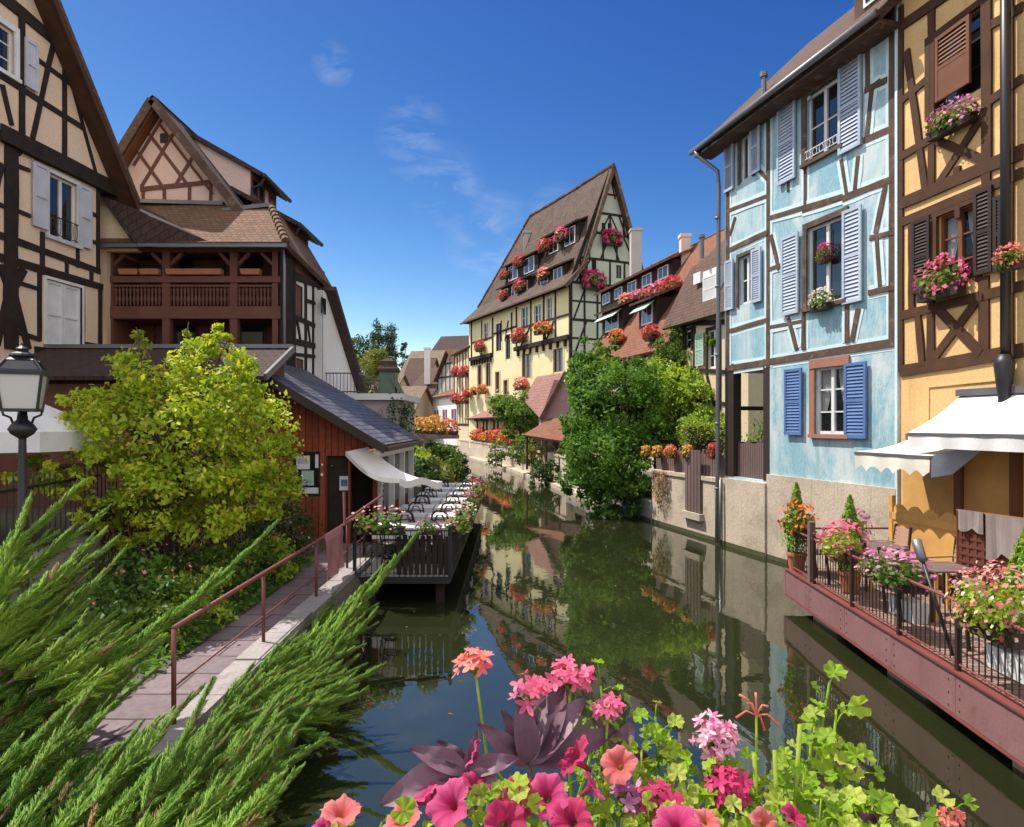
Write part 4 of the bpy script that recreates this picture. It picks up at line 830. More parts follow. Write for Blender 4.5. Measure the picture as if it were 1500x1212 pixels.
# blue roof: eave well out over the canal
E0=B.uv(1012,224); oe=.62
mb=MB(); ze=zt+.12
Ra=B.p(bL-.75,ze-.35,oe); Rb=B.p(bR+.12,ze-.35,oe); Rc=B.p(bR+.12,ze+3.45,-3.4); Rd=B.p(bL-.75,ze+3.45,-3.4); Re=B.p(bR+.12,ze-.3,-7.3); Rf=B.p(bL-.75,ze-.3,-7.3)
mb.slab([Ra,Rb,Rc,Rd],.16); mb.slab([Rd,Rc,Re,Rf],.16); mb.build('roof','roof_tile_brown',t)
mb=MB(); mb.prism([B.p(bL,zt-.02,-.2),B.p(bL,ze+3.2,-3.4),B.p(bL,zt-.02,-6.5)],(B.u*.2).to_3d()); mb.build('gable_infill','blue_plaster',t)
mb=MB(); B.box(mb,bL-.72,bR+.1,ze-.56,ze-.53,.0,oe-.04)
for k in range(14):
    s_=bL-.6+k*(bR-bL+.6)/13; B.box(mb,s_-.05,s_+.05,ze-.53,ze-.42,-.02,oe-.1)
B.box(mb,bL-.05,bR,zt-.32,zt-.02,-.02,.1); mb.build('soffit','weathered_timber',t)
mb=MB(); mb.tube([B.p(bL-.8,ze-.40,oe+.05),B.p(bR+.14,ze-.38,oe+.05)],.075,10); mb.build('gutter','grey_zinc',t,smooth=True)
mb=MB(); pb=B.s(1060); mb.tube([B.p(bL-.5,ze-.45,oe+.05),B.p(bL-.45,ze-.62,oe-.02),B.p(pb,ze-1.15,.20),B.p(pb,ze-1.6,.16),B.p(pb,2,.2),B.p(pb,.05,.22)],.062,8)
mb.tube([B.p(pb+.16,1.9,.2),B.p(pb+.17,.02,.24)],.04,7)
for zz in (1.6,3.5,5.5,7.5,9.5): mb.tube([B.p(pb,zz,.2),B.p(pb,zz+.06,.2)],.08,8)
mb.build('downpipe','grey_zinc',t,smooth=True)
mb=MB(); c=B.p(B.s(1200),ze+1.6,-1.0)
# dormer near the top corner
Ld=B.s(1222); mb=MB(); B.box(mb,Ld,Ld+1.5,ze+.4,ze+2.3,-3.0,-.55); dm=mb.build('dormer','weathered_timber',t)
mb=MB(); B.box(mb,Ld+.3,Ld+1.2,ze+.85,ze+2.0,-.55,-.52); mb.build('dormer_window','white_paint',dm); mb=MB(); B.box(mb,Ld+.38,Ld+1.12,ze+.93,ze+1.92,-.52,-.505); mb.build('dormer_pane','window_glass',dm)
mb=MB(); mb.slab([B.p(Ld-.2,ze+2.25,-.25),B.p(Ld+1.7,ze+2.25,-.25),B.p(Ld+1.7,ze+3.0,-3.2),B.p(Ld-.2,ze+3.0,-3.2)],.1); mb.build('dormer_roof','roof_tile_brown',dm)
mb=MB(); vp=B.p(B.s(1112),ze+.25,-.15); mb.tube([vp,vp+Vector((0,0,.55))],.07,8); mb.tube([vp+Vector((0,0,.55)),vp+Vector((0,0,.68))],.11,8); mb.build('vent_pipe','grey_zinc',t)
fbox(B,1209,372,'magenta','hanging basket of magenta petunias in the open upper window of the blue house',(.62,.8,.8),.02)
fbox(B,1209,440,'white','white and green flower box on the middle sill of the blue house',(1.0,.9,.9),.12,box='dark_brown_paint')
mb=MB(); mb.tube([B.p(B.s(1209),B.z(1209,336),.0),B.p(B.s(1209),B.z(1209,372),.0)],.01,5)
mb.build('hanging_hook','black_iron',t)
# ================================================================== orange house
O=Fac((7.82,13.83),(8.55,9.0)); oL=O.s(1316)+.02; oR=O.s(1316)+8; ozt=O.z(1330,-60)
H=House('orange_house','ochre orange half timbered house with brown shutters and white awnings above the terrace','x' and O,[(oL,-1),(oR,-1),(oR,ozt),(oL,ozt)],7,'orange_plaster')
DB='brown_timber'
H.win(1364,1440,62,172,ref=1364,frame='dark_brown_paint',nx=2,nz=3,case=DB,casew=.12)
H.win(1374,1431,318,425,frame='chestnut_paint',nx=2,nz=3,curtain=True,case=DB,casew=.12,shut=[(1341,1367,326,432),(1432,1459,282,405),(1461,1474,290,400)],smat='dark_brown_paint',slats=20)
dr=H.win(1420,1478,668,838,ref=1420,frame='chestnut_paint',nx=1,nz=1,pane='window_glass') if 0 else None
t=H.finish(); mb=MB()
O.beams(mb,[(1323,147,1364,113,.15),(1320,231,1374,199,.16),(1320,299,1500,222,.24),(1320,327,1500,253,.17),(1452,38,1500,10,.15),(1452,148,1500,115,.15),(1370,204,1445,236,.15),(1443,166,1376,270,.15),(1330,74,1358,284,.16),(1447,-60,1447,236,.2),(1366,10,1366,280,.17),(1320,10,1320,545,.17),(1404,245,1404,272,.15),(1320,463,1500,418,.17),(1320,544,1500,513,.24),(1337,330,1337,458,.15),(1346,458,1353,536,.16),(1365,425,1365,532,.19),(1443,405,1443,520,.2),(1374,452,1439,518,.17),(1438,434,1369,526,.17),(1478,-60,1478,515,.2),(1366,255,1366,277,.15),(1450,-20,1500,-45,.2),(1320,40,1448,-50,.2),(1405,300,1405,320,.12),(1447,225,1447,285,.17)],.15,-.02,.035)
mb.build('timber_frame',DB,t)
# half closed shutter swung out before the upper window
s0_,s1_,z0_,z1_=O.rect(1381,1432,58,152,1381)
mb=MB(); louvre(O,mb,s0_,s1_,z0_,z1_,o=.12,t=.05,slats=14); O.box(mb,s0_+.07,s1_-.07,z0_+.07,(z0_+z1_)/2+.02,.125,.163); mb.build('shutter','chestnut_paint',t)
mb=MB(); O.box(mb,oL-.05,oL+.02,-1,ozt,-.01,.06); mb.build('corner_board','pale_blue_border',t)
mb=MB(); px_=O.s(1487); mb.tube([O.p(px_,ozt,.18),O.p(px_,O.z(1487,545),.18)],.075,8); mb.lathe(O.p(px_,O.z(1487,560),.2),[(.085,-.5),(.09,-.25),(.12,0),(.15,.3),(.10,.45)],10)
mb.build('downpipe','black_iron',t,smooth=True)
mb=MB(); O.beam(mb,*O.uv(1361,567),*O.uv(1470,556),.03,0,.02); O.beam(mb,*O.uv(1361,567),*O.uv(1361,640),.03,0,.02); mb.build('panel_line','orange_plaster',t)
mb=MB(); za=2.95; O.box(mb,oL+.12,oL+1.75,.7,za,-.005,.012); mb.build('ochre_panel','ochre_wood',t)  # ground floor wall panel in its own ochre colour
mb=MB(); dA=O.s(1404); O.box(mb,dA,dA+.16,.7,3.3,0,.1); O.box(mb,dA+1.15,dA+1.31,.7,3.3,0,.1); O.box(mb,dA+.16,dA+1.15,3.1,3.3,0,.1); O.box(mb,dA+.16,dA+1.15,.7,1.55,0,.06); O.box(mb,dA+2.2,dA+2.6,.7,3.3,0,.1); mb.build('door_frame','chestnut_paint',t)
mb=MB(); O.box(mb,dA+.16,dA+1.15,1.55,3.1,.0,.03); mb.build('door','ochre_wood',t)
mb=MB(); mb.slab([O.p(oL-.3,ozt-.1,1.0),O.p(oR,ozt-.1,1.0),O.p(oR,ozt+4,-3),O.p(oL-.3,ozt+4,-3)],.2); mb.build('roof','roof_tile_brown',t)
mb=MB(); mb.slab([O.p(oL-.2,ozt-.35,.9),O.p(oR,ozt-.35,.9),O.p(oR,ozt-.3,0),O.p(oL-.2,ozt-.3,0)],.05); mb.build('soffit','dark_timber',t)
mb=MB(); O.box(mb,dA+3.3,oR,.7,3.4,.02,.05); mb.build('side_opening','dark_brown_paint',t)
fbox(O,1405,172,'violet','trailing violet geraniums in the top window box of the orange house',(1.35,1,1),.16)
fbox(O,1392,408,'pink','pink geraniums spilling from the middle window box of the orange house',(1.35,1.25,1.4),.2)
fbox(O,1500,372,'salmon','salmon flower basket beside the black downpipe of the orange house',(.7,1,1),.25)
# awnings
def awning(label,s0,s1,zr,zf,proj,val,scal,mat='ivory_cloth',f=O):
    t=thing('awning',label,'awning',f.p(s0,zr)); mb=MB(); n=10
    for i in range(n):
        a,b=s0+(s1-s0)*i/n,s0+(s1-s0)*(i+1)/n
        for j in range(4):
            u,v=j/4,(j+1)/4; sg=lambda q:-.06*math.sin(math.pi*q)
            mb.quad(f.p(a,zr+(zf-zr)*u+sg(u),.08+proj*u),f.p(b,zr+(zf-zr)*u+sg(u),.08+proj*u),f.p(b,zr+(zf-zr)*v+sg(v),.08+proj*v),f.p(a,zr+(zf-zr)*v+sg(v),.08+proj*v))
    mb.build('canopy',mat,t)
    mb=MB(); W=s1-s0; m_=max(60,int(W/.03)); per=.36
    ed=[(s0+W*i/m_,zf-val+(.10*abs(math.sin(math.pi*(W*i/m_)/per)) if scal else 0)) for i in range(m_+1)]
    for (a,za),(b,zb) in zip(ed,ed[1:]):
        w1=.02*math.sin(a*9); w2=.02*math.sin(b*9); mb.quad(f.p(a,zf-.03,.08+proj),f.p(b,zf-.03,.08+proj),f.p(b,zb,.08+proj+w2),f.p(a,za,.08+proj+w1))
    mb.build('valance',mat,t)
    mb=MB(); mb.bar(f.p(s0,zf-.03,.06+proj),f.p(s1,zf-.03,.06+proj),.06,.05); mb.bar(f.p(s0-.03,zr+.04,.1),f.p(s1,zr+.04,.1),.14,.12)
    for s_ in (s0+.25,s1-.25): mb.bar(f.p(s_,zr-.1,.02),f.p(s_,zf-.06,proj),.04,.03)
    mb.build('awning_frame','grey_zinc',t)
    if scal:
        mb=MB(); mb.quad(f.p(s1,zr,.1),f.p(s1,zf,.06+proj),f.p(s1,zf-val,.06+proj),f.p(s1,zf-val+.05,proj*.72)); mb.build('side_flap','blue_grey_paint',t)
s13=O.s(1328)
awning('large smooth white awning over the orange house terrace, above the scalloped one',O.s(1414)+.0,O.s(1414)+4.6,4.02,3.36,1.05,.26,False,'white_cloth')
awning('small cream awning with a scalloped white valance on the orange house',oL+.42,oL+2.35,3.22,2.98,1.2,.36,True)
# ================================================================== terrace over the canal
TX=lambda y:4.56+.056*y
t=thing('terrace_deck','mauve steel edged waterside terrace deck in front of the orange house','deck',(5.3,13.26,.2))
mb=MB(); yA,yB=13.22,1.0
mb.prism([(TX(yA)+.12,yA,.62),(7.93,yA,.62),(9.3,yB,.62),(TX(yB)+.12,yB,.62)],(0,0,.08)); mb.build('floor','terrace_paving',t)
mb=MB(); mb.prism([(TX(yA),yA,.23),(TX(yB),yB,.23),(TX(yB)+.1,yB,.23),(TX(yA)+.1,yA,.23)],(0,0,.48)); mb.prism([(TX(yA),yA+.01,.23),(7.9,yA+.01,.23),(7.9,yA+.1,.23),(TX(yA),yA+.1,.23)],(0,0,.47)); mb.build('edge_beam','mauve_steel',t)
for k in range(7):   # plate joints with bolts
    mb=MB(); y=12.1-k*1.45; x=TX(y); mb.prism([(x-.006,y,.25),(x-.006,y-.07,.25),(x+.01,y-.07,.25),(x+.01,y,.25)],(0,0,.44))
    for zz in (.31,.45,.60):
        for dy in (-.14,.07): mb.tube([(TX(y+dy)+.01,y+dy,zz),(TX(y+dy)-.012,y+dy,zz)],.014,6)
    mb.build('joint_plate','mauve_steel',t)
mb=MB(); mb.prism([(TX(yA)-.03,yA,.70),(TX(yB)-.03,yB,.70),(TX(yB)+.12,yB,.70),(TX(yA)+.12,yA,.70)],(0,0,.025)); mb.prism([(TX(yA)-.02,yA,.22),(TX(yB)-.02,yB,.22),(TX(yB)+.12,yB,.22),(TX(yA)+.12,yA,.22)],(0,0,-.02)); mb.build('edge_trim','rust_red_iron',t)
for y in (12.3,9.6,7.0,4.6):
    mb=MB(); mb.prism([(TX(y)+.18,y,-1),(TX(y)+.18,y-.9,-1),(7.2,y-.9,-1),(7.2,y,-1)],(0,0,1.2)); mb.build('pier','quay_stone',t)
mb=MB(); O.box(mb,oL-6,oR,-1,.62,.0,.12); mb.build('retaining_wall','quay_stone',t)
t=thing('terrace_railing','slender dark iron railing along the canal side of the mauve edged terrace','railing',(5.3,13.2,.72))
mb=MB(); n_=100
for k in range(n_):
    y=13.1-k*.105; x=TX(y)+.04
    mb.tube([(x,y,.78),(x,y,1.50)],.0085,5)
mb.build('bar_infill','dark_brown_paint',t)
mb=MB()
for zz,r in ((.80,.014),(1.50,.022)): mb.tube([(TX(13.15)+.04,13.15,zz),(TX(2)+.04,2,zz)],r,6)
mb.tube([(TX(13.15)+.04,13.15,1.5),(7.6,13.15,1.5)],.022,6); mb.tube([(TX(13.15)+.04,13.15,1.25),(7.6,13.15,1.25)],.018,6); mb.tube([(TX(13.15)+.04,13.15,1.0),(7.6,13.15,1.0)],.018,6); mb.build('rail','rust_red_iron',t)
for y in (13.15,11.9,10.4,9.0,7.7,6.5,5.4):
    mb=MB(); x=TX(y)+.04; mb.box((x-.025,y-.025,.7),(x+.025,y+.025,1.56)); mb.lathe((x,y,1.56),[(.03,0),(.035,.03),(.01,.06)],8); mb.build('post','dark_brown_paint',t)
mb=MB(); x=TX(12.05)+.05; mb.box((x-.05,12.0,.7),(x+.05,12.1,1.78)); mb.build('gate_post','grey_board',t)
# terrace flower boxes on the railing
def rbox(y,kind,label,scale,dz=.0,**k): flowers(kind,label,(TX(y)+.05,y,1.34+dz),math.atan2(-1,-.056)+math.pi*0+0,scale,None,**k)
RZ=-math.pi/2
flowers('orange','red orange geraniums at the canal end of the terrace railing',(TX(12.9)+.12,12.9,1.36),RZ,(1.05,1.2,1.15))
flowers('pink','pink and white petunias on the terrace railing under the middle conifer',(TX(10.9)+.10,10.9,1.30),RZ,(1.15,1.5,1.25),leaf='leaf_bright',n=230,nl=300,fs=.055,ls=.075)
flowers('violet','violet pink petunias spilling over the terrace railing beside the slanting lamp',(TX(9.2)+.08,9.2,1.30),RZ,(1.25,1.5,1.15),leaf='leaf_mid',n=200,nl=380,fs=.05,ls=.07)
flowers('mix','mixed red, pink and white flowers under the big conifer on the terrace railing',(TX(7.15)+.10,7.15,1.22),RZ,(1.3,1.5,1.45),leaf='leaf_bright',n=330,nl=520,fs=.038,ls=.05)
flowers('violet','small violet flower clump behind the pink petunias on the terrace',(TX(11.4)+.55,11.4,1.35),RZ,(.5,1.2,1.3),leaf='leaf_bright',n=120,nl=200,fs=.06,ls=.08)
def conifer(label,x,y,z,h,r,n):
    t=thing('potted_conifer',label,'conifer',(x,y,z)); mb=MB(); mb.lathe((x,y,z),[(.13,0),(.17,.28),(.19,.29),(.19,.33),(.15,.33)],14); mb.build('pot','terracotta',t,smooth=False)
    mb=MB(); mb.tube([(x,y,z+.3),(x,y,z+.3+h*.9)],[.03,.008],6); mb.build('trunk','weathered_timber',t)
    u=RNG.uniform(0,1,n)**.8; an=RNG.uniform(0,6.283,n); rr=r*(1-u)**.75*np.where(u<.12,.6+u*3.3,1)*RNG.uniform(.45,1.08,n)*(1+.12*np.sin(an*5+u*9))
    c=np.stack([x+rr*np.cos(an),y+rr*np.sin(an),z+.34+u*h],1); nr=np.stack([np.cos(an),np.sin(an),np.full(n,.3)],1)
    q=leaf_quads(c,nr,.075,.35,.5); cloud('crown',q,'leaf_juniper_bright',t)
conifer('small slim conifer standing behind the red orange geraniums on the terrace',5.42,13.0,.72,1.32,.27,2400)
conifer('slim pointed conifer behind the pink and white petunias on the terrace',5.62,11.35,.72,1.25,.27,2400)
conifer('bushy bright conifer at the photo edge of the terrace, above mixed flowers',5.62,7.45,.72,1.30,.36,4200)
# terrace furniture
t=thing('terrace_bench','ochre wooden screen bench with a scalloped top edge below the small awning','bench',(7.3,12.9,.7))
Bn=Fac((7.25,13.05),(7.55,10.6)); W=2.45
mb=MB(); Bn.box(mb,0,W,.7,1.82,-.05,0); mb.build('back_panel','ochre_wood',t)
mb=MB(); pts=[(0,1.80)]+[(W*i/60,1.87+.13*abs(math.sin(math.pi*i/60*6))) for i in range(61)]+[(W,1.80)]; Bn.poly(mb,pts,-.045,-.005); Bn.box(mb,-.03,W,1.70,1.84,0,.02); Bn.box(mb,-.05,.05,.7,2.15,-.06,.02); mb.build('scalloped_edge','ochre_wood',t)
mb=MB(); Bn.box(mb,.1,W-.1,1.08,1.12,0,.42); mb.build('seat','slat_wood',t)
chairm=None
def slat_chair(label,x,y,rz,first=[None]):
    g='slatted wooden chairs on the terrace'
    if first[0]: return copy_tree(first[0],(x,y,.7),rz,1,label,g)
    t=thing('slatted_chair',label,'chair',(0,0,0),g)
    mb=MB()
    for k in range(6): mb.box((-.22,-.2+k*.075,.43),(.22,-.14+k*.075,.455))
    mb.build('seat','slat_wood',t)
    mb=MB()
    for k in range(6): mb.hexa([(-.22,.22+.012*k,.5+k*.075),(.22,.22+.012*k,.5+k*.075),(.22,.24+.012*k,.5+k*.075),(-.22,.24+.012*k,.5+k*.075),(-.22,.23+.012*k,.56+k*.075),(.22,.23+.012*k,.56+k*.075),(.22,.25+.012*k,.56+k*.075),(-.22,.25+.012*k,.56+k*.075)])
    mb.build('backrest','slat_wood',t)
    for sx in (-1,1):
        mb=MB(); mb.bar((sx*.23,-.2,0),(sx*.23,-.2,.62),.035); mb.build('leg','dark_brown_paint',t)
        mb=MB(); mb.bar((sx*.235,.2,0),(sx*.235,.3,.98),.035); mb.build('leg','dark_brown_paint',t)
        mb=MB(); mb.bar((sx*.235,-.24,.63),(sx*.235,.26,.65),.045,.025); mb.build('armrest','slat_wood',t)
    t.location=(x,y,.7); t.rotation_euler=(0,0,rz); first[0]=t; return t
slat_chair('pale slatted chair against the ochre scalloped bench, canal corner end',6.75,12.3,-math.pi/2)
slat_chair('pale slatted chair against the ochre scalloped bench, rattan screen end',6.95,10.9,-math.pi/2)
slat_chair('slatted chair facing the house behind the pink and white petunias',5.75,11.7,math.pi/2)
slat_chair('slatted chair facing the house behind the violet petunias',5.75,9.9,math.pi/2)
slat_chair('slatted chair with its back to the railing beside the big conifer',5.85,8.2,math.pi/2)
slat_chair('slatted chair below the draped grey towels',6.6,8.5,-math.pi/2+.3)
slat_chair('slatted chair in the canal corner of the terrace by the red geraniums',5.85,12.6,math.pi/2-.4)
def ttable(label,x,y,first=[None]):
    g='small dark wooden tables on the terrace'
    if first[0]: return copy_tree(first[0],(x,y,.7),.05,1,label,g)
    t=thing('terrace_table',label,'table',(0,0,0),g); mb=MB()
    for k in range(7): mb.box((-.34,-.35+k*.1,.70),(.34,-.26+k*.1,.725))
    mb.build('tabletop','grey_board',t)
    for a,b in ((-1,-1),(1,-1),(-1,1),(1,1)): mb=MB(); mb.bar((a*.3,b*.3,0),(a*.3,b*.3,.70),.04); mb.build('leg','ochre_wood',t)
    t.location=(x,y,.7); t.rotation_euler=(0,0,.05); first[0]=t; return t
ttable('small slatted table between the ochre bench and the pink petunias',6.3,11.75); ttable('small slatted table behind the violet petunias',6.3,10.0); ttable('small slatted table behind the big bright conifer',6.4,8.0)
t=thing('rattan_screen','reddish brown rattan screen carrying three grey towels on the terrace','screen',(7.0,9.9,.7))
Rs=Fac((6.75,10.3),(7.25,8.55)); mb=MB(); Rs.box(mb,0,1.8,.8,2.16,-.03,0)
for k in range(16): Rs.box(mb,k*.12,k*.12+.05,.8,2.16,0,.012)
for k in range(12): Rs.box(mb,0,1.8,.86+k*.115,.90+k*.115,.002,.016)
mb.build('panel','wicker',t); mb=MB(); mb.tube([Rs.p(-.02,.7),Rs.p(-.02,2.2),Rs.p(1.82,2.2),Rs.p(1.82,.7)],.03,8); mb.build('frame','chestnut_paint',t)
for k,(a,w_,dp,lab) in enumerate(((.03,.40,.30,'short grey towel at the canal end of the rattan screen'),(.48,.56,.62,'grey towel folded over the middle of the rattan screen'),(1.10,.66,.85,'long grey towel hanging lowest on the rattan screen'))):
    mb=MB(); R=[]
    for i in range(10):
        s_=a+w_*i/9; col=[]
        for j in range(12):
            q=j/11; f1=.012*math.sin(i*1.7+k)+.02*q*math.sin(i*1.1+k*2)
            if q<.25: col.append(Rs.p(s_,1.92+q*1.24,-.055+f1))
            else: col.append(Rs.p(s_+.03*(q-.25)*math.sin(i*.7+k),2.235-(q-.25)*dp/.75*(1+.1*math.sin(i*.9+k)),.06+f1))
        R.append(col)
    for i in range(9):
        for j in range(11): mb.quad(R[i][j],R[i+1][j],R[i+1][j+1],R[i][j+1])
    mb.build('towel','grey_towel',None,origin=Rs.p(a,2.2),smooth=True,label=lab,cat='towel',group='grey towels over the rattan screen')
t=thing('garden_torch','black garden torch with a silvery head leaning on the terrace railing','torch',(TX(8.35)+.25,8.3,.72))
p0=Vector((TX(8.2)+.28,8.2,.72)); p1=Vector((TX(8.9)+.12,8.75,2.02)); mb=MB(); mb.tube([p0,p0.lerp(p1,.8)],.022,8); mb.build('pole','black_iron',t,smooth=True)
mb=MB(); mb.tube([p0.lerp(p1,.8),p0.lerp(p1,.83),p0.lerp(p1,1),p0.lerp(p1,1.01)],[.03,.055,.06,.02],10); mb.build('head','grey_zinc',t,smooth=True)
for lab,y,w_ in (('white trough planter hung inside the railing below the violet petunias',9.0,.55),('white trough planter below the mixed flowers',6.9,.6)):
    mb=MB(); x=TX(y)+.16; mb.prism([(x-.09,y-w_/2,.95),(x+.09,y-w_/2,.95),(x+.11,y-w_/2,1.2),(x-.11,y-w_/2,1.2)],(0,w_,0)); mb.build('trough_planter','white_paint',None,origin=(x,y,.95),label=lab,cat='planter')
def ridge_caps(mb,a,b,r=.16,step=.42):
    a=Vector(a); b=Vector(b); n=int((b-a).length/step); d=(b-a)/n
    for k in range(n):
        j=Vector((random.uniform(-.02,.02),random.uniform(-.02,.02),random.uniform(-.035,.03)-.10*math.sin(math.pi*k/n)*(1 if n>20 else 0))); p=a+d*k+j; mb.tube([p,p+d*1.06],[r*.9,r*1.08],7)
# ================================================================== tall yellow house on the bend
Y=Fac((4.5,53),(-4.6,72.4)); ys0=Y.s(835); ys1=Y.s(687)
ze=Y.z(835,413)
H=House('yellow_house','tall pale yellow half timbered house with steep dormered roof and many red flower boxes','x' and Y,[(ys0,1),(ys1,1),(ys1,ze),(ys0,ze)],7.3,'yellow_plaster')
up=[(709,716,473,500),(727,735,474,514),(741,748,490,526),(764,774,450,481),(783,793,447,474),(801,809,436,468)]
lo=[(700,706,535,566),(712,719,532,566),(726,732,545,576),(738,744,557,580),(765,778,519,554),(811,825,511,545)]
for i,(a,b,c,d) in enumerate(up): H.win(a,b,c,d,ref=(a+b)/2,frame='white_paint' if i in(0,3,4,5) else 'dark_brown_paint',nx=2,nz=2,fw=.07,case='ivory_plaster',casew=.12)
for i,(a,b,c,d) in enumerate(lo): H.win(a,b,c,d,ref=(a+b)/2,frame='chestnut_paint',nx=2,nz=2,fw=.08,case='cream_plaster',casew=.16)
t=H.finish(); wq=2*(Y.z(835,413)) 
# jettied ivory upper storey panels with bracing
mb=MB(); pb_=[(757,823,497,413),(692,722,523,465)]
zj=Y.z(826,499)
mb=MB()
for a,b in ((756,835),(690,722)): Y.box(mb,Y.s(a),Y.s(b),zj,zj+.35,0,.28)
for a,b in ((756,835),(690,722)):
    n_=8
    for k in range(n_): s_=Y.s(a)+(Y.s(b)-Y.s(a))*(k+.5)/n_; Y.poly(mb,[(s_-.1,zj-.5),(s_+.1,zj-.5),(s_+.1,zj),(s_-.1,zj)],0,.2)
Y.box(mb,ys0,ys1,ze-.35,ze,-.02,.07)
Y.beams(mb,[(835,413,835,540),(814,425,814,497),(797,430,797,500),(778,440,778,503),(757,450,757,510),(722,465,722,523),(691,470,691,530),(706,470,706,525),(735,470,735,500),(750,458,750,500),(756,483,835,460,.16),(690,503,722,494,.16),(797,473,800,500,.14),(812,470,801,497,.14),(778,476,764,505,.14),(697,500,706,524,.14),(722,490,757,478,.15),(745,470,740,500,.14)],.2,-.02,.06)
mb.build('timber_frame','dark_timber',t)
mb=MB(); Y.box(mb,ys0,ys1,zj+1.0,ze-.36,.0,.012)
mb.v=[];mb.f=[]
for a,b,c,d in ((836,815,0,0),(797,780,0,0),(757,724,0,0)): pass
# gable end towards the bridge
gN=-Y.u
Gy=Fac(Y.A+Y.u*ys0,Y.A+Y.u*ys0-Y.n*7.3,(0,-60)); gw=7.3
apx=Gy.uv(890,250); gm=gw/2; gzp=apx[1]
gh=[Gy.rect(854,861,383,401,857),Gy.rect(866,873,381,400,870),Gy.rect(881,887,327,341,884),Gy.rect(890,896,327,341,893),Gy.rect(902,910,389,408,906)]
mb=MB(); wall_sheet(mb,Gy,[(0,1),(gw,1),(gw,ze),(gm,gzp),(0,ze)],gh,off=.03); Gy.poly(mb,[(0.02,1),(gw-.02,1),(gw-.02,ze-.05),(gm,gzp-.1),(.02,ze-.05)],-.18,-.16-.01); mb.build('gable_wall','gable_shade_plaster',t)
for h_ in gh: window(Gy,t,h_,frame='dark_brown_paint',nx=2,nz=2,fw=.06)
# attic prism behind the gable, hipped at the far end
pa=lambda s_,z_,o_: Y.p(ys0+s_,z_,o_)
mb=MB(); zs=[ze-2.9*2,ze-2.9,ze,ze+2.0,ze+4.1,ze+5.7]
for zz in zs:
    hw=gm*min(1,(gzp-zz)/(gzp-ze)); Gy.beam(mb,gm-hw,zz,gm+hw,zz,.2,0,.06)
for i,zz in enumerate(zs[:-1]):
    z2=zs[i+1]; hw=gm*min(1,(gzp-z2)/(gzp-ze)); n_=max(2,int(2*hw/1.15))
    for k in range(n_+1): s_=gm-hw+.1+(2*hw-.2)*k/n_; Gy.beam(mb,s_,zz,s_,z2,.17,0,.055)
    hb=gm*min(1,(gzp-zz)/(gzp-ze))
    if i>=2: Gy.beam(mb,gm-hb+.5,zz,gm-hw*.62,z2,.15,0,.05); Gy.beam(mb,gm+hb-.5,zz,gm+hw*.62,z2,.15,0,.05)
    else: Gy.beam(mb,.3,zz,1.5,z2,.15,0,.05); Gy.beam(mb,gw-.3,zz,gw-1.5,z2,.15,0,.05); Gy.beam(mb,0,(zz+z2)/2,gw,(zz+z2)/2,.15,0,.052)
    if i in(3,4): Gy.beam(mb,gm-.9,zz,gm,z2,.14,0,.05); Gy.beam(mb,gm+.9,zz,gm,z2,.14,0,.05)
for sg in (-1,1): Gy.beam(mb,gm+sg*gm,ze-.05,gm,gzp-.05,.28,0,.07)
Gy.beam(mb,gm-.5,gzp-2.2,gm,gzp-.4,.13,0,.05); Gy.beam(mb,gm+.5,gzp-2.2,gm,gzp-.4,.13,0,.05); Gy.beam(mb,gm-.7,gzp-1.9,gm+.7,gzp-1.9,.15,0,.05)
mb.build('gable_timber_frame','dark_timber',t)
Lh=Y.len*0+(ys1-ys0); rl=Lh*.66
mb=MB(); kx=.9; rs=(gzp+.25-(ze+.9))/(gm-kx)
def rp(s_,o_,z_): return Y.p(ys0+s_,z_,o_)
ov=.6
for side in (0,1):
    o=lambda d: d if side==0 else -gw-d     # d: distance out from the wall line (negative inward)
    oi=lambda d: -d if side==0 else -gw+d
    A0=rp(-ov,o(.75),ze-.35); A1=rp(Lh+.5,o(.75),ze-.35); B0=rp(-ov,oi(kx),ze+1.35); B1=rp(Lh-.4,oi(kx),ze+1.35); C0=rp(-ov,-gm,gzp+.3); C1=rp(rl,-gm,gzp+.3)
    mb.slab([A0,A1,B1,B0],.14); mb.slab([B0,B1,C1,C0],.14)
E0=rp(Lh+.5,.75,ze-.35); E1=rp(Lh+.5,-gw-.75,ze-.35); F0=rp(Lh-.4,-kx,ze+1.35); F1=rp(Lh-.4,-gw+kx,ze+1.35); T=rp(rl,-gm,gzp+.3)
mb.slab([E0,E1,F1,F0],.14); mb.slab([F0,F1,T],.14); ridge_caps(mb,rp(-ov,-gm,gzp+.33),rp(rl,-gm,gzp+.33)); ridge_caps(mb,T,F0); mb.build('roof','roof_tile_old',t)
mb=MB(); a=rp(-ov-.02,.75,ze-.5); b=rp(-ov-.02,-kx,ze+1.2); c=rp(-ov-.02,-gm,gzp+.15); mb.bar(a,b,.08,.3); mb.bar(b,c,.08,.3); a2=rp(-ov-.02,-gw-.75,ze-.5); b2=rp(-ov-.02,-gw+kx,ze+1.2); mb.bar(a2,b2,.08,.3); mb.bar(b2,c,.08,.3); mb.bar(rp(-ov,.78,ze-.42),rp(Lh+.5,.78,ze-.42),.14,.14); mb.build('bargeboard','weathered_timber',t)
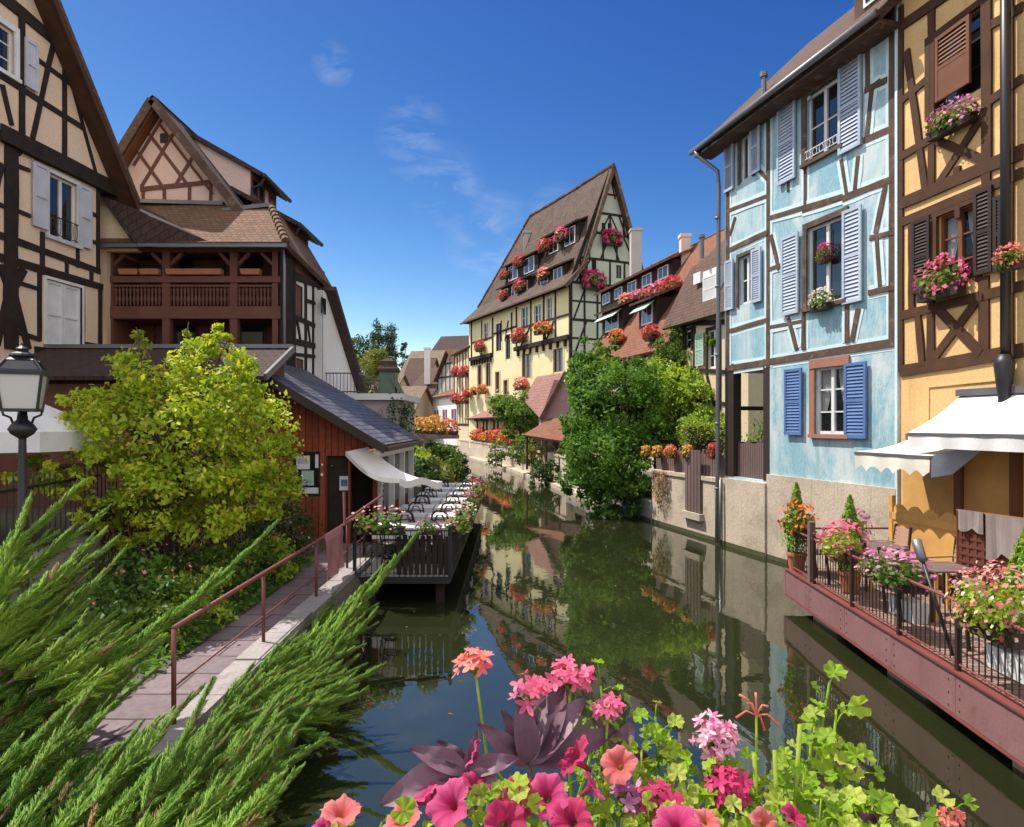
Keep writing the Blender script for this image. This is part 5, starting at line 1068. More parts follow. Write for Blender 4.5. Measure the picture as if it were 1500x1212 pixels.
# shed dormers: (pixel span on the roof, rows)
def roof_pt(x,y,base,n):
    rx=Vector(((x-750)/1000,1,-(y-622)/1000)); o=Vector((0,0,CH)); tt=(base-o).dot(n)/rx.dot(n); return o+rx*tt
rn=(rp(1,-kx,ze+1.35)-rp(0,-kx,ze+1.35)).cross(rp(0,-gm,gzp+.3)-rp(0,-kx,ze+1.35)).normalized(); rb0=rp(0,-kx,ze+1.35)
def shed_dormer(par,f,x0,x1,yb0,hh,wins,base,nrm,wallm='dark_timber',roofm='roof_tile_old'):
    """box dormer whose foot line starts at pixel (x0,yb0) on the roof plane and runs level to column x1"""
    p=roof_pt(x0,yb0,base,nrm); a=(Vector((p.x,p.y))-f.A).dot(f.u); o_=(Vector((p.x,p.y))-f.A).dot(f.n); z_=p.z
    q=f.p(a,z_,o_); f2=Fac(f.A+f.n*o_,f.A+f.n*o_+f.u,tuple(f.n)); b=f2.s(x1)
    if b<a: a,b=b,a
    dd=2.3; sl=abs(math.hypot(nrm.x,nrm.y)/nrm.z)
    mb=MB(); f2.poly(mb,[(a,z_-.3),(b,z_-.3),(b,z_+hh),(a,z_+hh)],-dd,0); dm=mb.build('dormer',wallm,par)
    mb=MB(); mb.slab([f2.p(a-.25,z_+hh-.05,.45),f2.p(b+.25,z_+hh-.05,.45),f2.p(b+.25,z_+hh+1.1,-dd),f2.p(a-.25,z_+hh+1.1,-dd)],.12); mb.build('dormer_roof',roofm,dm)
    for k in range(wins):
        c=a+(b-a)*(k+.5)/wins; w_=(b-a)/wins*.3
        mb=MB(); f2.box(mb,c-w_,c+w_,z_+.12,z_+hh-.2,0,.05); wn=mb.build('window','white_paint',dm)
        mb=MB(); f2.box(mb,c-w_+.09,c-.04,z_+.2,z_+hh-.28,.04,.056); f2.box(mb,c+.04,c+w_-.09,z_+.2,z_+hh-.28,.04,.056); mb.build('window_pane' if 0 else 'pane','window_glass',wn)
    return f2,a,b,z_
shed_dormer(t,Y,848,800,355,1.75,2,rb0,rn); shed_dormer(t,Y,788,741,396,1.7,2,rb0,rn); shed_dormer(t,Y,828,788,416,1.7,2,rb0,rn); shed_dormer(t,Y,776,734,433,1.7,3,rb0,rn)
mb=MB()
for x,y in ((713,440),(728,432)): 
    p=roof_pt(x,y,rb0,rn); mb.slab([p+rn*.12+Y.u.to_3d()*.5,p+rn*.12-Y.u.to_3d()*.5,p+rn*.12-Y.u.to_3d()*.5+Vector((*(-Y.n*.45),.95)),p+rn*.12+Y.u.to_3d()*.5+Vector((*(-Y.n*.45),.95))],.1)
mb.build('skylight','window_glass',t)
for x,y,w_ in ((836,292,.5),(774,342,.45)):
    p=P(x,y+12,62 if x>800 else 66); mb=MB(); mb.box((p.x-w_,p.y-w_,p.z-2.5),(p.x+w_,p.y+w_,p.z+.7)); mb.box((p.x-w_-.1,p.y-w_-.1,p.z+.7),(p.x+w_+.1,p.y+w_+.1,p.z+.95)); mb.build('chimney','grey_plaster',t)
big=dict(leaf='leaf_mid',n=170,nl=110,fs=.115,ls=.13,h=.40,w=.92)
def onroof(x,y,lab,kind='red',sc=2.3,base=None,nrm=None,f=None):
    b_=base or rb0; nn=nrm or rn; p=roof_pt(x,y,b_,nn); q=p+(p-Vector((0,0,CH))).normalized()*-1.6
    flowers(kind,lab,(q.x,q.y,q.z-.5),frot(f or Y),sc,'red geranium boxes on the yellow house',**big)
onroof(799,361,'red geraniums at the upper dormer of the yellow house, lower box'); onroof(823,346,'pink red geraniums at the upper dormer of the yellow house close to the gable','pink')
onroof(762,385,'red geraniums at the far upper dormer of the yellow house'); onroof(739,402,'small red geranium box at the far end of the upper dormers of the yellow house','red',1.8)
onroof(797,402,'salmon geraniums at the lower dormer of the yellow house close to the gable','salmon',2.1); onroof(762,421,'bright red geraniums at the far lower dormer of the yellow house'); onroof(738,433,'red geranium box at the far end of the lower dormers','red',1.8)
for x,y,k,lab,sc in ((709,508,'red','red geraniums under the far upper window of the yellow facade',2.0),(767,493,'red','red geraniums on the jettied upper storey of the yellow facade, far end',2.2),(802,479,'orange','orange red geraniums on the jettied upper storey beside the gable corner',2.3),(690,577,'red','red flower box at the far ground floor corner of the yellow facade',1.7),(700,573,'orange','orange flower box under the far ground floor window of the yellow facade',1.7),(713,571,'orange','yellowish orange flower box under the second ground floor window of the yellow facade',1.7),(770,563,'salmon','salmon flower box under the tall brown window of the yellow facade',2.0)):
    fbox(Y,x,y,k,lab,sc,.5,'red geranium boxes on the yellow house',**big)
fbox(Gy,893,350,'magenta','dark magenta flowers under the top gable windows of the yellow house',2.3,.4,'red geranium boxes on the yellow house',**big)
fbox(Gy,866,413,'magenta','dark magenta flowers under the middle gable windows of the yellow house',2.6,.4,'red geranium boxes on the yellow house',**big)
mb=MB(); p=P(931,340,50.5); mb.box((p.x-.38,p.y-.4,p.z-6),(p.x+.38,p.y+.4,p.z)); mb.box((p.x-.44,p.y-.46,p.z),(p.x+.44,p.y+.46,p.z+.18)); mb.build('chimney_stack','grey_plaster',None,origin=(p.x,p.y,p.z-6),label='tall plain grey chimney stack rising beside the yellow house gable',cat='chimney')
# ================================================================== warm roofed house with dormers and the mansard house
R1=Fac((8.2-.264*0+ .0,32),(8.2,32)) if 0 else Fac((15.15-.264*30,30),(15.15-.264*40,40))
ra,rbb=R1.s(986),R1.s(868); rze=R1.z(930,517)
H=House('dormer_house','house with a warm red tiled roof and two awninged dormers beside the yellow house','x' and R1,[(ra,1),(rbb,1),(rbb,rze),(ra,rze)],8,'pink_plaster')
H.win(918,934,540,575,ref=925,nx=2,nz=2,case='dark_timber',shut=[(906,916,540,575,925)],smat='white_paint'); H.win(955,970,535,570,ref=960,nx=2,nz=2,case='dark_timber')
t=H.finish(); mb=MB(); R1.beams(mb,[(985,500,985,600,.2),(945,512,945,600,.16),(905,520,905,600,.16),(870,525,870,600,.2),(870,583,985,578,.18),(870,528,985,512,.2)],.15,-.02,.04); mb.build('timber_frame','dark_timber',t)
rz1=R1.z(960,383)+2.0
def rq(s_,o_,z_): return R1.p(s_,z_,o_)
mb=MB(); rA=rq(ra-.2,.6,rze-.25); rB=rq(rbb+.3,.6,rze-.25); rC=rq(rbb+.3,-4,rz1); rD=rq(ra-.2,-4,rz1); mb.slab([rA,rB,rC,rD],.15); mb.slab([rC,rD,rq(ra-.2,-8.4,rze-.3),rq(rbb+.3,-8.4,rze-.3)],.15); mb.build('roof','roof_tile_red',t)
mb=MB()
mb.prism([rq(rbb-.02,0,rze),rq(rbb-.02,-4,rz1-.3),rq(rbb-.02,-8,rze)],(-R1.u*.1).to_3d()); mb.build('gable_infill','pink_plaster',t); mb=MB(); mb.prism([rq(ra+.02,0,rze),rq(ra+.02,-4,rz1-.3),rq(ra+.02,-8,rze)],(R1.u*.1).to_3d()); mb.build('gable_infill','pink_plaster',t)
mb=MB(); mb.bar(rq(rbb+.32,.62,rze-.4),rq(rbb+.32,-4,rz1-.12),.1,.3); mb.build('bargeboard','weathered_timber',t)
n1=(rB-rA).cross(rD-rA).normalized()
for (x0,x1,yb,aw) in ((882,913,493,(890,914,467,487)),(936,962,483,(938,966,462,476))):
    f2,a,b,z_=shed_dormer(t,R1,x0,x1,yb,1.35,1,rA,n1,'dark_timber','roof_tile_warm')
    mb=MB(); mb.slab([f2.p(a+.1,z_+1.2,.05),f2.p(b-.1,z_+1.2,.05),f2.p(b-.1,z_+.75,.6),f2.p(a+.1,z_+.75,.6)],.03); mb.build('dormer_awning','green_cloth',t)
mb=MB(); dz_=roof_pt(950,437,rA,n1); 
f2,a,b,z_=shed_dormer(t,R1,880,985,452,1.0,5,rA,n1,'dark_timber','roof_tile_red')
GB='geranium boxes on the dormer house'
for x,y,k,lab in ((916,439,'salmon','salmon geraniums at the yellow house end of the long upper dormer'),(938,433,'pink','pink geraniums second along the long upper dormer from the yellow house'),(964,426,'pink','full pink geraniums third along the long upper dormer from the yellow house'),(984,420,'red','red geraniums at the mansard house end of the long upper dormer'),(903,496,'orange','orange red geraniums under the closed green dormer awning'),(953,489,'red','red geraniums under the scalloped green dormer awning')):
    p=roof_pt(x,y,rA,n1); q=p+(Vector((0,0,CH))-p).normalized()*1.3; flowers(k,lab,(q.x,q.y,q.z-.35),frot(R1),1.45,GB,**big)
mb=MB(); p=P(1003,349,36); mb.box((p.x-.24,p.y-.24,p.z-3),(p.x+.24,p.y+.24,p.z)); mb.box((p.x-.29,p.y-.29,p.z),(p.x+.29,p.y+.29,p.z+.18)); mb.build('chimney','pink_plaster',t)
M1=Fac((14.95-.264*22,22),(14.95-.264*30,30)); ma,mb_=M1.s(1062)-1.5,M1.s(985); mze=M1.z(1020,467)
H=House('mansard_house','cream half timbered house with a steep brown mansard roof behind the garden','x' and M1,[(ma,1),(mb_,1),(mb_,mze),(ma,mze)],7,'cream_plaster')
H.win(1037,1053,484,540,ref=1040,nx=2,nz=3,case='dark_timber',shut=[(1021,1033,488,536,1028)],smat='green_cloth',solid=False); H.win(1003,1013,484,512,ref=1008,nx=1,nz=2,case='dark_timber')
t=H.finish(); mb=MB(); M1.beams(mb,[(986,475,986,600,.16),(1004,475,1004,600,.14),(1018,475,1018,600,.14),(985,540,1062,545,.16),(985,475,1062,472,.2),(1012,540,1020,595,.12),(1055,475,1055,600,.16),(985,515,1004,515,.1),(985,580,1062,592,.14),(1000,545,990,590,.12),(1035,545,1048,595,.13)],.14,-.02,.04); mb.build('timber_frame','dark_timber',t)
mb=MB(); zt1=M1.z(1020,377); a0=M1.p(ma,mze-.15,.45); a1_=M1.p(mb_+.15,mze-.15,.45); b0=M1.p(ma,zt1,-.85); b1=M1.p(mb_+.0,zt1,-.85); zt2=M1.z(1060,340)+1.3; c0=M1.p(ma,zt2+.9,-3.5); c1=M1.p(mb_-2.6,zt2+.9,-3.5)
mb.slab([a0,a1_,b1,b0],.14); mb.slab([b0,b1,c1,c0],.14); mb.slab([c0,c1,M1.p(mb_,zt1,-7),M1.p(ma,zt1,-7)],.14)
mb.slab([a1_,M1.p(mb_+.15,mze-.15,-7.2),M1.p(mb_,zt1,-6.6),b1],.14); mb.slab([b1,M1.p(mb_,zt1,-6.6),c1],.14); mb.build('roof','roof_tile_brown',t)
Mo=Fac(M1.A+M1.n*-.1,M1.A+M1.n*-.1+M1.u,tuple(M1.n))
mb=MB(); r=Mo.rect(1035,1057,397,445,1040); Mo.box(mb,*r,-.9,.15); dm=mb.build('dormer','white_plaster',t)
mb=MB(); louvre(Mo,mb,min(r[0],r[1])+.05,max(r[0],r[1])-.05,r[2]+.05,r[3]-.25,o=.16,slats=12,solid=False); mb.build('shutter','white_paint',dm)
mb=MB(); r=Mo.rect(1014,1024,400,416,1018); Mo.box(mb,*r,-.7,-.05); mb.build('skylight','white_paint',t)
mb=MB(); p=P(1028,360,27); mb.tube([p+Vector((0,0,-.5)),p+Vector((0,0,.3))],.09,8); mb.tube([p+Vector((0,0,.3)),p+Vector((0,0,.42))],.14,8); mb.build('vent_pipe','grey_zinc',t)
# ================================================================== right bank walls
def bank_wall(label,pts,z,th=.45,cap=.12,m='quay_stone',z0=-1,capm='quay_stone'):
    t=thing('quay_wall',label,'wall',(*pts[0],0)); mb=MB(); mc=MB()
    for a,b in zip(pts,pts[1:]):
        a=Vector(a).to_3d(); b=Vector(b).to_3d(); e=(b-a).normalized(); nn=Vector((e.y,-e.x,0)); nn=nn if nn.x>0 else -nn
        mb.prism([a+Vector((0,0,z0)),b+Vector((0,0,z0)),b+nn*th+Vector((0,0,z0)),a+nn*th+Vector((0,0,z0))],(0,0,z-z0))
        if cap: k=nn*-.05; mc.prism([a+k+Vector((0,0,z+.001)),b+k+Vector((0,0,z+.001)),b+nn*(th+.05)+Vector((0,0,z+.001)),a+nn*(th+.05)+Vector((0,0,z+.001))],(0,0,cap))
    mb.build('masonry',m,t)
    ma=MB()
    for a,b in zip(pts,pts[1:]):
        a=Vector(a).to_3d(); b=Vector(b).to_3d(); e=(b-a).normalized(); nn=Vector((e.y,-e.x,0)); nn=nn if nn.x>0 else -nn
        ma.prism([a-nn*.012+Vector((0,0,-.5)),b-nn*.012+Vector((0,0,-.5)),b+Vector((0,0,-.5)),a+Vector((0,0,-.5))],(0,0,.62))
    ma.build('tide_line','algae_stone',t)
    if cap: mc.build('coping',capm,t)
    return t
gp=lambda y:(Rx(y)-.02,y)
gt=bank_wall('pale plastered quay wall below the wooden garden fence',[(6.2,19.93),(5.02,24.45)],1.78,.4)
Qf=Fac((6.2,19.93),(5.02,24.45)); r=Qf.rect(1006,1029,665,750,1018)
mb=MB(); Qf.box(mb,r[1] if r[1]<r[0] else r[0],max(r[0],r[1]),r[2],1.70,-.02,.05); 
for k in range(5): a=min(r[0],r[1])+k*abs(r[1]-r[0])/5; Qf.box(mb,a+.02,a+abs(r[1]-r[0])/5-.02,r[2]+.02,2.7,.05,.075)
mb.build('water_gate','grey_board',gt); mb=MB(); Qf.box(mb,min(r[0],r[1])-.1,max(r[0],r[1])+.1,r[2]-.22,r[2]-.01,-.02,.16); mb.build('gate_step','quay_stone',gt)
t=thing('garden_fence','weathered vertical board fence along the top of the pale quay wall','fence',(5.6,22,1.9)); mb=MB(); s_=.08
i=0
while s_<Qf.len-.05:
    w_=random.uniform(.09,.12); zz=2.62+random.uniform(-.04,.03); Qf.box(mb,s_,s_+w_,1.89,zz,-.20,-.175+random.uniform(0,.008)); s_+=w_+.02; i+=1
mb.build('boards','grey_board',t) if 0 else mb.build('boarding','grey_board',t)
mb=MB()
for zz in (2.05,2.45): Qf.box(mb,.05,Qf.len,zz,zz+.07,-.25,-.205)
mb.build('rail','grey_board',t)
for s_ in (.06,1.5,3.0,4.5): mb=MB(); Qf.box(mb,s_,s_+.1,1.88,2.72,-.31,-.21); mb.build('post','grey_board',t)
FP='flower pots hung along the garden fence'
for x,k,lab in ((947,'yellow','yellow and red flower pot at the bush end of the garden fence'),(964,'yellow','yellow and orange flower pot second along the fence from the bush'),(983,'orange','orange flower pot in the middle of the garden fence beside the water gate'),(1008,'yellow','trailing yellow flower pot above the water gate'),(1046,'red','red flower pot on the garden fence beside the zinc downpipe')):
    fbox(Qf,x,660,k,lab,(.75,.9,.95),.02,FP,leaf='leaf_olive',w=.6,fs=.09)
bank_wall('low rough stone quay wall under the big leafy bush',[gp(24.5),gp(31),gp(37.6)],.75,.6,0,'grey_stone')
bank_wall('long sunlit pale parapet wall with flower boxes along the canal bend',[gp(37.6),gp(44),gp(51),gp(60),gp(68),gp(76),gp(88)],1.65,.5,.14)
t=thing('landing_ledge','low stone landing ledge at the foot of the sunlit parapet wall','ledge',(2,40,0)); mb=MB()
for a,b in ((28,37),(37,44),(44,51),(51,60),(60,70)): mb.prism([(Rx(a)-.7,a,-.9),(Rx(b)-.7,b,-.9),(Rx(b)+.05,b,-.9),(Rx(a)+.05,a,-.9)],(0,0,1.12))
mb.build('ledge_stone','quay_stone',t)
for i,(y,k,lab) in enumerate(((53.2,'red','first'),(54.9,'orange','second'),(56.6,'yellow','third'),(58.3,'red','fourth'),(60.0,'orange','fifth'),(61.7,'red','sixth'),(63.4,'yellow','seventh'),(65.1,'orange','eighth'),(66.8,'red','ninth'),(68.5,'orange','tenth'),(70.4,'red','eleventh'))):
    flowers(k,f'{ {"red":"red","orange":"orange","yellow":"yellow and orange"}[k]} flower box on the parapet wall, {lab} along from the vine tree',(Rx(y)+.15,y,1.8),-math.pi/2+.2,(2.0,2.0,2.1),'flower boxes along the parapet wall',leaf='leaf_olive',n=150,nl=110,fs=.10)
# arcade with tiled lean-to roof, annex and pergola roofs
t=thing('arcade','open restaurant arcade with a reddish lean-to tile roof along the canal below the yellow house','arcade',(-1,60,1.2))
mb=MB(); T=[(Rx(y)+.3,y) for y in (52.5,60,68,75)]
roofq=[]
for (xa,ya),(xb,yb) in zip(T,T[1:]): mb.slab([(xa-.5,ya,4.15),(xb-.5,yb,4.15),(xb+2.6,yb+.6,6.3),(xa+2.6,ya+.6,6.3)],.14)
mb.build('roof','roof_tile_pink',t)
for k in range(14):
    y=53+k*1.66; mb=MB(); x=Rx(y)+.28; mb.box((x-.09,y-.09,1.2),(x+.09,y+.09,4.1)); mb.build('post','cream_plaster' if k%3==0 else 'brown_timber',t)
mb=MB()
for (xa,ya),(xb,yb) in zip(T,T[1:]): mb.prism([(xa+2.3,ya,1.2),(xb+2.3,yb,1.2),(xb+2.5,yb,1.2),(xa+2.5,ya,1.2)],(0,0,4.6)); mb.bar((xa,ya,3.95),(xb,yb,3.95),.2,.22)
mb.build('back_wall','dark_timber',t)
# annex with pinkish roof
t=thing('pink_annex','small mauve annex with a pinkish tiled roof in front of the yellow house','annex',(2.5,46,1.2))
Ax=Fac((1.9,44.2),(5.0,45.6)); zl=Ax.z(800,612); 
mb=MB(); mb.prism([P(790,618,45),P(830,618,45),P(830,560,45),P(812,556,45)],(.9,4.5,0)); mb.prism([(1.9,44.9,1.2),(4.8,44.9,1.2),(4.8,49,1.2),(1.9,49,1.2)],(0,0,3)); mb.build('wall','mauve_plaster',t)
mb=MB(); mb.slab([P(792,614,44.6),P(766,586,50.5),P(786,552,51),P(829,545,44.9)],.15); mb.build('roof','roof_tile_pink',t)
mb=MB(); mb.bar(P(792,614,44.55),P(829,545,44.85),.1,.25); mb.build('bargeboard','weathered_timber',t)
t=thing('tiled_shelter','low open shelter with an orange brown tiled roof beside the big bush','shelter',(2.5,40.5,1.2))
mb=MB(); e0,e1=P(766,637,42.5),P(824,646,38.5); mb.slab([e0,e1,P(840,612,41.5),P(806,613,45)],.14); mb.build('roof','roof_tile_red',t)
for q in (P(772,640,42.6),P(800,646,40.6),P(820,648,39)): mb=MB(); mb.tube([(q.x,q.y,.7),(q.x,q.y,q.z)],.08,7); mb.build('post','brown_timber',t)
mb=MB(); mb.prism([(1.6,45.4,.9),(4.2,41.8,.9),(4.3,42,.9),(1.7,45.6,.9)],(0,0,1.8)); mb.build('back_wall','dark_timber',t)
mb=MB(); mb.prism([(6.9,25.2,1),(9.6,25.6,1),(9.6,26,1),(6.9,25.6,1)],(0,0,1.9)); mb.prism([(5.6,27,1),(6.9,25.2,1),(7.1,25.4,1),(5.8,27.2,1)],(0,0,1.9)); mb.build('garden_wall','dark_timber',None,origin=(7,25.3,1),label='dark brown garden wall under the clipped hedge behind the fence pots',cat='wall')
# ================================================================== far houses round the bend
def cottage(label,x0,x1,yt_e,y_r,d0,d1,wallm,roofm,depth=6,rows=(),ridge_along=True,shutm=None,z0=1,gable=None,base_y=None,timber=False):
    """house whose canal wall runs from column x0 (depth d0) to x1 (depth d1); eave row at x0, ridge row at x0"""
    a=P(x0,622,d0); b=P(x1,622,d1); f=Fac((a.x,a.y),(b.x,b.y),(-a.x*0-a.x,-a.y)); W=f.len; zE=CH-(yt_e-622)*d0/1000; zR=CH-(y_r-622)*d0/1000
    pol=[(0,z0),(W,z0),(W,zE),(0,zE)] if ridge_along else [(0,z0),(W,z0),(W,zE),(W/2,zR),(0,zE)]
    H=House('far_house',label,f,pol,depth,wallm)
    for (n_,zc,w_,h_) in rows:
        for k in range(n_):
            c=W*(k+.5)/n_; H.win(0,0,0,0,sz=(c-w_/2,c+w_/2,zc-h_/2,zc+h_/2),frame='white_paint',nx=2,nz=2,fw=.09)
    t=H.finish()
    if shutm:
        for (n_,zc,w_,h_) in rows:
            for k in range(n_):
                c=W*(k+.5)/n_
                for sg in (-1,1): mb=MB(); f.box(mb,c+sg*w_*.78-w_*.22,c+sg*w_*.78+w_*.22,zc-h_/2,zc+h_/2,.01,.06); mb.build('shutter',shutm,t)
    mb=MB()
    if ridge_along:
        q=lambda s_,o_,z_: f.p(s_,z_,o_)
        mb.slab([q(-.4,.5,zE-.2),q(W+.4,.5,zE-.2),q(W+.4,-depth/2,zR),q(-.4,-depth/2,zR)],.18); mb.slab([q(-.4,-depth-.5,zE-.2),q(W+.4,-depth-.5,zE-.2),q(W+.4,-depth/2,zR),q(-.4,-depth/2,zR)],.18)
        mg=MB(); 
        for s_,sg in ((.05,1),(W-.05,-1)): mg=MB(); mg.prism([q(s_,0,zE),q(s_,-depth/2,zR-.25),q(s_,-depth,zE)],(f.u*.1*sg).to_3d()); mg.build('gable_infill',gable or wallm,t)
    else:
        for s_ in (-.5,W+.5):
            zz=zE-.5*(zR-zE)/(W/2)
            mb.slab([f.p(s_,zz,.6),f.p(W/2,zR+.15,.6),f.p(W/2,zR+.15,-depth),f.p(s_,zz,-depth)],.18)
    mb.build('roof',roofm,t)
    if timber:
        mb=MB(); n_=6
        for k in range(n_+1):
            s_=W*k/n_; top=zE if ridge_along else zE+(zR-zE)*(1-abs(s_-W/2)/(W/2)); f.beam(mb,s_,z0+2.5,s_,top,.18,0,.05)
        for zz in (z0+2.5,z0+5,zE): 
            if zz<=zE: f.beam(mb,0,zz,W,zz,.2,0,.055)
        if not ridge_along: f.beam(mb,W*.25,(zE+zR)/2,W*.75,(zE+zR)/2,.18,0,.05); f.beam(mb,0,zE,W/2,zR,.2,0,.06); f.beam(mb,W,zE,W/2,zR,.2,0,.06)
        mb.build('timber_frame','dark_timber',t)
    return f,t
f1,t1=cottage('narrow house hung with two rows of red geraniums beside the yellow house',692,666,505,478,72.5,82,'cream_plaster','roof_tile_brown',6,((3,10.6,.9,1.4),(3,7,.9,1.4)),True,timber=True)
for y,lab in ((545,'upper'),(583,'lower')):
    for x,w_ in ((686,'yellow house end'),(673,'far end')): fbox(f1,x,y,'red',f'red geranium box on the {lab} row of the narrow flower house, {w_}',(3.6,2.2,2.2),.5,'red geranium boxes on the narrow house',**big)
cottage('bright white house with purple shutters and red brown roof beyond the flower house',672,634,575,558,80,91,'white_plaster','roof_tile_red',7,((3,4.4,.9,1.9),),True,'purple_paint')
cottage('grey timbered gable house with a bright tile roof edge behind the white house',678,642,548,508,88,96,'grey_plaster','roof_tile_warm',12,((2,10,.8,1.5),),False,timber=True)
cottage('white house with grey shutters and a long brown roof at the canal bend',632,598,577,533,96,97.5,'white_plaster','roof_tile_brown',12,((2,5.2,1.1,2.4),),True,'grey_white_paint')
cottage('huge dark brown hipped roof standing highest behind the far houses',700,622,530,481,125,128,'grey_plaster','roof_tile_dark',18,(),True)
cottage('long mottled brown roof with small dormers in the far street',657,583,556,506,112,114,'grey_plaster','lichen_roof',14,((4,9,.9,1.2),),True)
cottage('small tan roofed house in front of the poplars',574,528,577,545,95,96,'cream_plaster','lichen_roof',8,((2,7,.8,1.2),),True)
cottage('low far house with weathered pale brown roof beside the dark turret',606,556,598,563,86,87,'cream_plaster','lichen_roof',8,((2,4,.8,1.2),),True)
cottage('steep brown roofed house squeezed behind the dark turret',620,586,572,520,102,103,'cream_plaster','roof_tile_brown',9,((2,8,.8,1.2),),True)
p=P(626,512,98); mb=MB(); mb.box((p.x-.4,p.y-.4,p.z-5),(p.x+.4,p.y+.4,p.z)); mb.box((p.x-.5,p.y-.5,p.z),(p.x+.5,p.y+.5,p.z+.25)); mb.build('white_chimney','white_plaster',None,origin=(p.x,p.y,p.z-6),label='white chimney stack among the far brown roofs',cat='chimney')
t=thing('dark_turret','dark grey green roof turret with a flat brown cap above the flat annex','turret',P(569,585,60)); mb=MB(); p=P(569,545,60); mb.box((p.x-.7,p.y-.7,p.z-5),(p.x+.7,p.y+.7,p.z)); mb.build('wall','green_paint',t); mb=MB(); mb.lathe((p.x,p.y,p.z),[(1.25,0),(1.25,.22),(.95,.55),(.9,.9),(.3,1.2)],4); mb.build('roof','roof_tile_dark',t); mb=MB(); mb.slab([p+Vector((.5,-.9,-.4)),p+Vector((.5,.9,-.4)),p+Vector((1.9,.9,-3)),p+Vector((1.9,-.9,-3))],.2); mb.build('side_roof','green_paint',t)
# ================================================================== vegetation
def E(px,py,d,rx,ry,rz): q=P(px,py,d); return (q.x,q.y,q.z,rx,ry,rz)
# the lime green tree
ell=[E(270,640,11.5,1.35,1.1,1.25),E(190,640,11.2,.95,.8,.8),E(350,640,11.6,.95,.9,1.0),E(230,560,11.6,.8,.7,.75),E(320,550,11.8,.8,.7,.6),E(120,690,10.8,.85,.6,.42),E(270,730,11.0,1.2,.9,.65),E(380,700,11.5,.65,.7,.7),E(200,525,11.5,.32,.35,.55),E(195,490,11.5,.12,.15,.22),E(150,600,11.2,.6,.5,.35),E(60,690,10.5,.5,.45,.2),E(400,620,11.6,.4,.5,.4),E(330,500,11.7,.35,.4,.25),E(180,760,10.9,.6,.6,.5),E(290,480,11.7,.2,.3,.2)]
plant('lime_tree','bushy lime green tree with small yellowing leaves above the path','tree',(-5.9,11.6,1.4),ell,22000,.10,'leaf_lime',.12,clump=.115,per=60,nl=30)
# big bush hanging over the water and the other bank plants
ell=[E(900,600,27.5,1.7,1.6,1.9),E(888,680,26.6,1.65,1.5,1.5),E(900,735,25.9,1.3,1.0,.75),E(862,655,28.5,1.0,1.3,1.3),E(865,560,29,1.0,1.2,1.3),E(868,515,29,.65,.8,.8),E(845,540,29,.4,.4,.6),E(905,525,28.6,.45,.5,.5),E(835,625,28,.5,.6,.5),E(845,712,26,.7,.6,.35),E(930,560,28,.9,1.1,1.0),E(955,640,27,.8,1,.8),E(905,610,28.6,1.3,.6,1.2),E(870,600,28.6,1.0,.6,1.2),E(920,700,25.5,.8,.8,.8)]
plant('big_bush','big glossy green bush leaning over the water from the quay','bush',(4.6,27.5,.5),ell,29000,.18,'leaf_bush',.16,clump=.14,per=50,nl=16)
ell=[E(985,600,28.4,1.2,1.2,1.1),E(1020,590,27.4,1.0,1.2,.9),E(955,610,29.5,1.0,1.1,.8),E(1000,560,28,.8,.9,.7)]
plant('garden_shrub','rounded mid green shrub behind the garden fence','shrub',(6.8,28.2,1.2),ell+[E(960,560,29,1.0,.9,1.0),E(1040,615,26.6,.8,.7,.6),E(940,600,28.8,.9,.8,1.1),E(975,640,27.6,1.0,.7,.5)],16000,.15,'leaf_bright',.1,clump=.15,per=40,nl=12)
ell=[E(992,505,29.4,.5,.5,.9),E(985,550,29.3,.45,.5,1.0),E(1000,485,29.2,.35,.4,.4),E(1045,498,26.9,.45,.3,.25)]
plant('climbing_vine','climbing vine reaching up the timbered mansard house corner','climber',(6.9,29.2,1.2),ell+[E(970,520,29.5,.4,.4,.7),E(1012,530,28.6,.45,.4,.6)],4600,.16,'leaf_mid',.06,clump=.2,crown='foliage')
t=thing('clipped_hedge','bright clipped hedge on top of the dark garden wall','hedge',(7.5,25.6,2.9)); c=np.stack([RNG.uniform(6.3,10.2,5200),RNG.uniform(25,26.3,5200),RNG.uniform(2.7,3.7,5200)],1); c[:,2]+=.12*np.sin(c[:,0]*4)
cloud('foliage',leaf_quads(c,RNG.normal(0,.6,(5200,3))+np.array([0,-.5,.8]),.1,.5,.5),'leaf_bright',t); mb=MB(); mb.box((6.5,25.3,2.6),(10,26,3.4)); mb.build('stem_core' if 0 else 'woody_core','weathered_timber',t)
ell=[(8.0,21.6,2.2,1.1,.8,.9),(9.4,22.5,2.8,1.4,1,1.3),(7.4,23.4,1.9,.8,.8,.7),(8.6,21.0,1.7,.9,.5,.5)]
plant('courtyard_shrub','leafy shrub seen through the open corner bay of the blue house','shrub',(8.3,22,1.2),ell,4200,.13,'leaf_mid',.05,clump=.2,crown='foliage')
t=thing('hanging_weed','dry trailing weed hanging down the pale quay wall','weed',(5.2,23.6,1.9)); s_=RNG.uniform(3.35,4.35,700); z_=1.85-RNG.uniform(0,1,700)**1.3*1.45*(1-np.abs(s_-3.85)); 
c=np.array([tuple(Qf.p(a,b,.09+random.random()*.1)) for a,b in zip(s_,z_)]); cloud('foliage',leaf_quads(c,np.tile([-1,-.4,.2],(700,1)),.12,.25,.5,1.5),'leaf_dry',t)
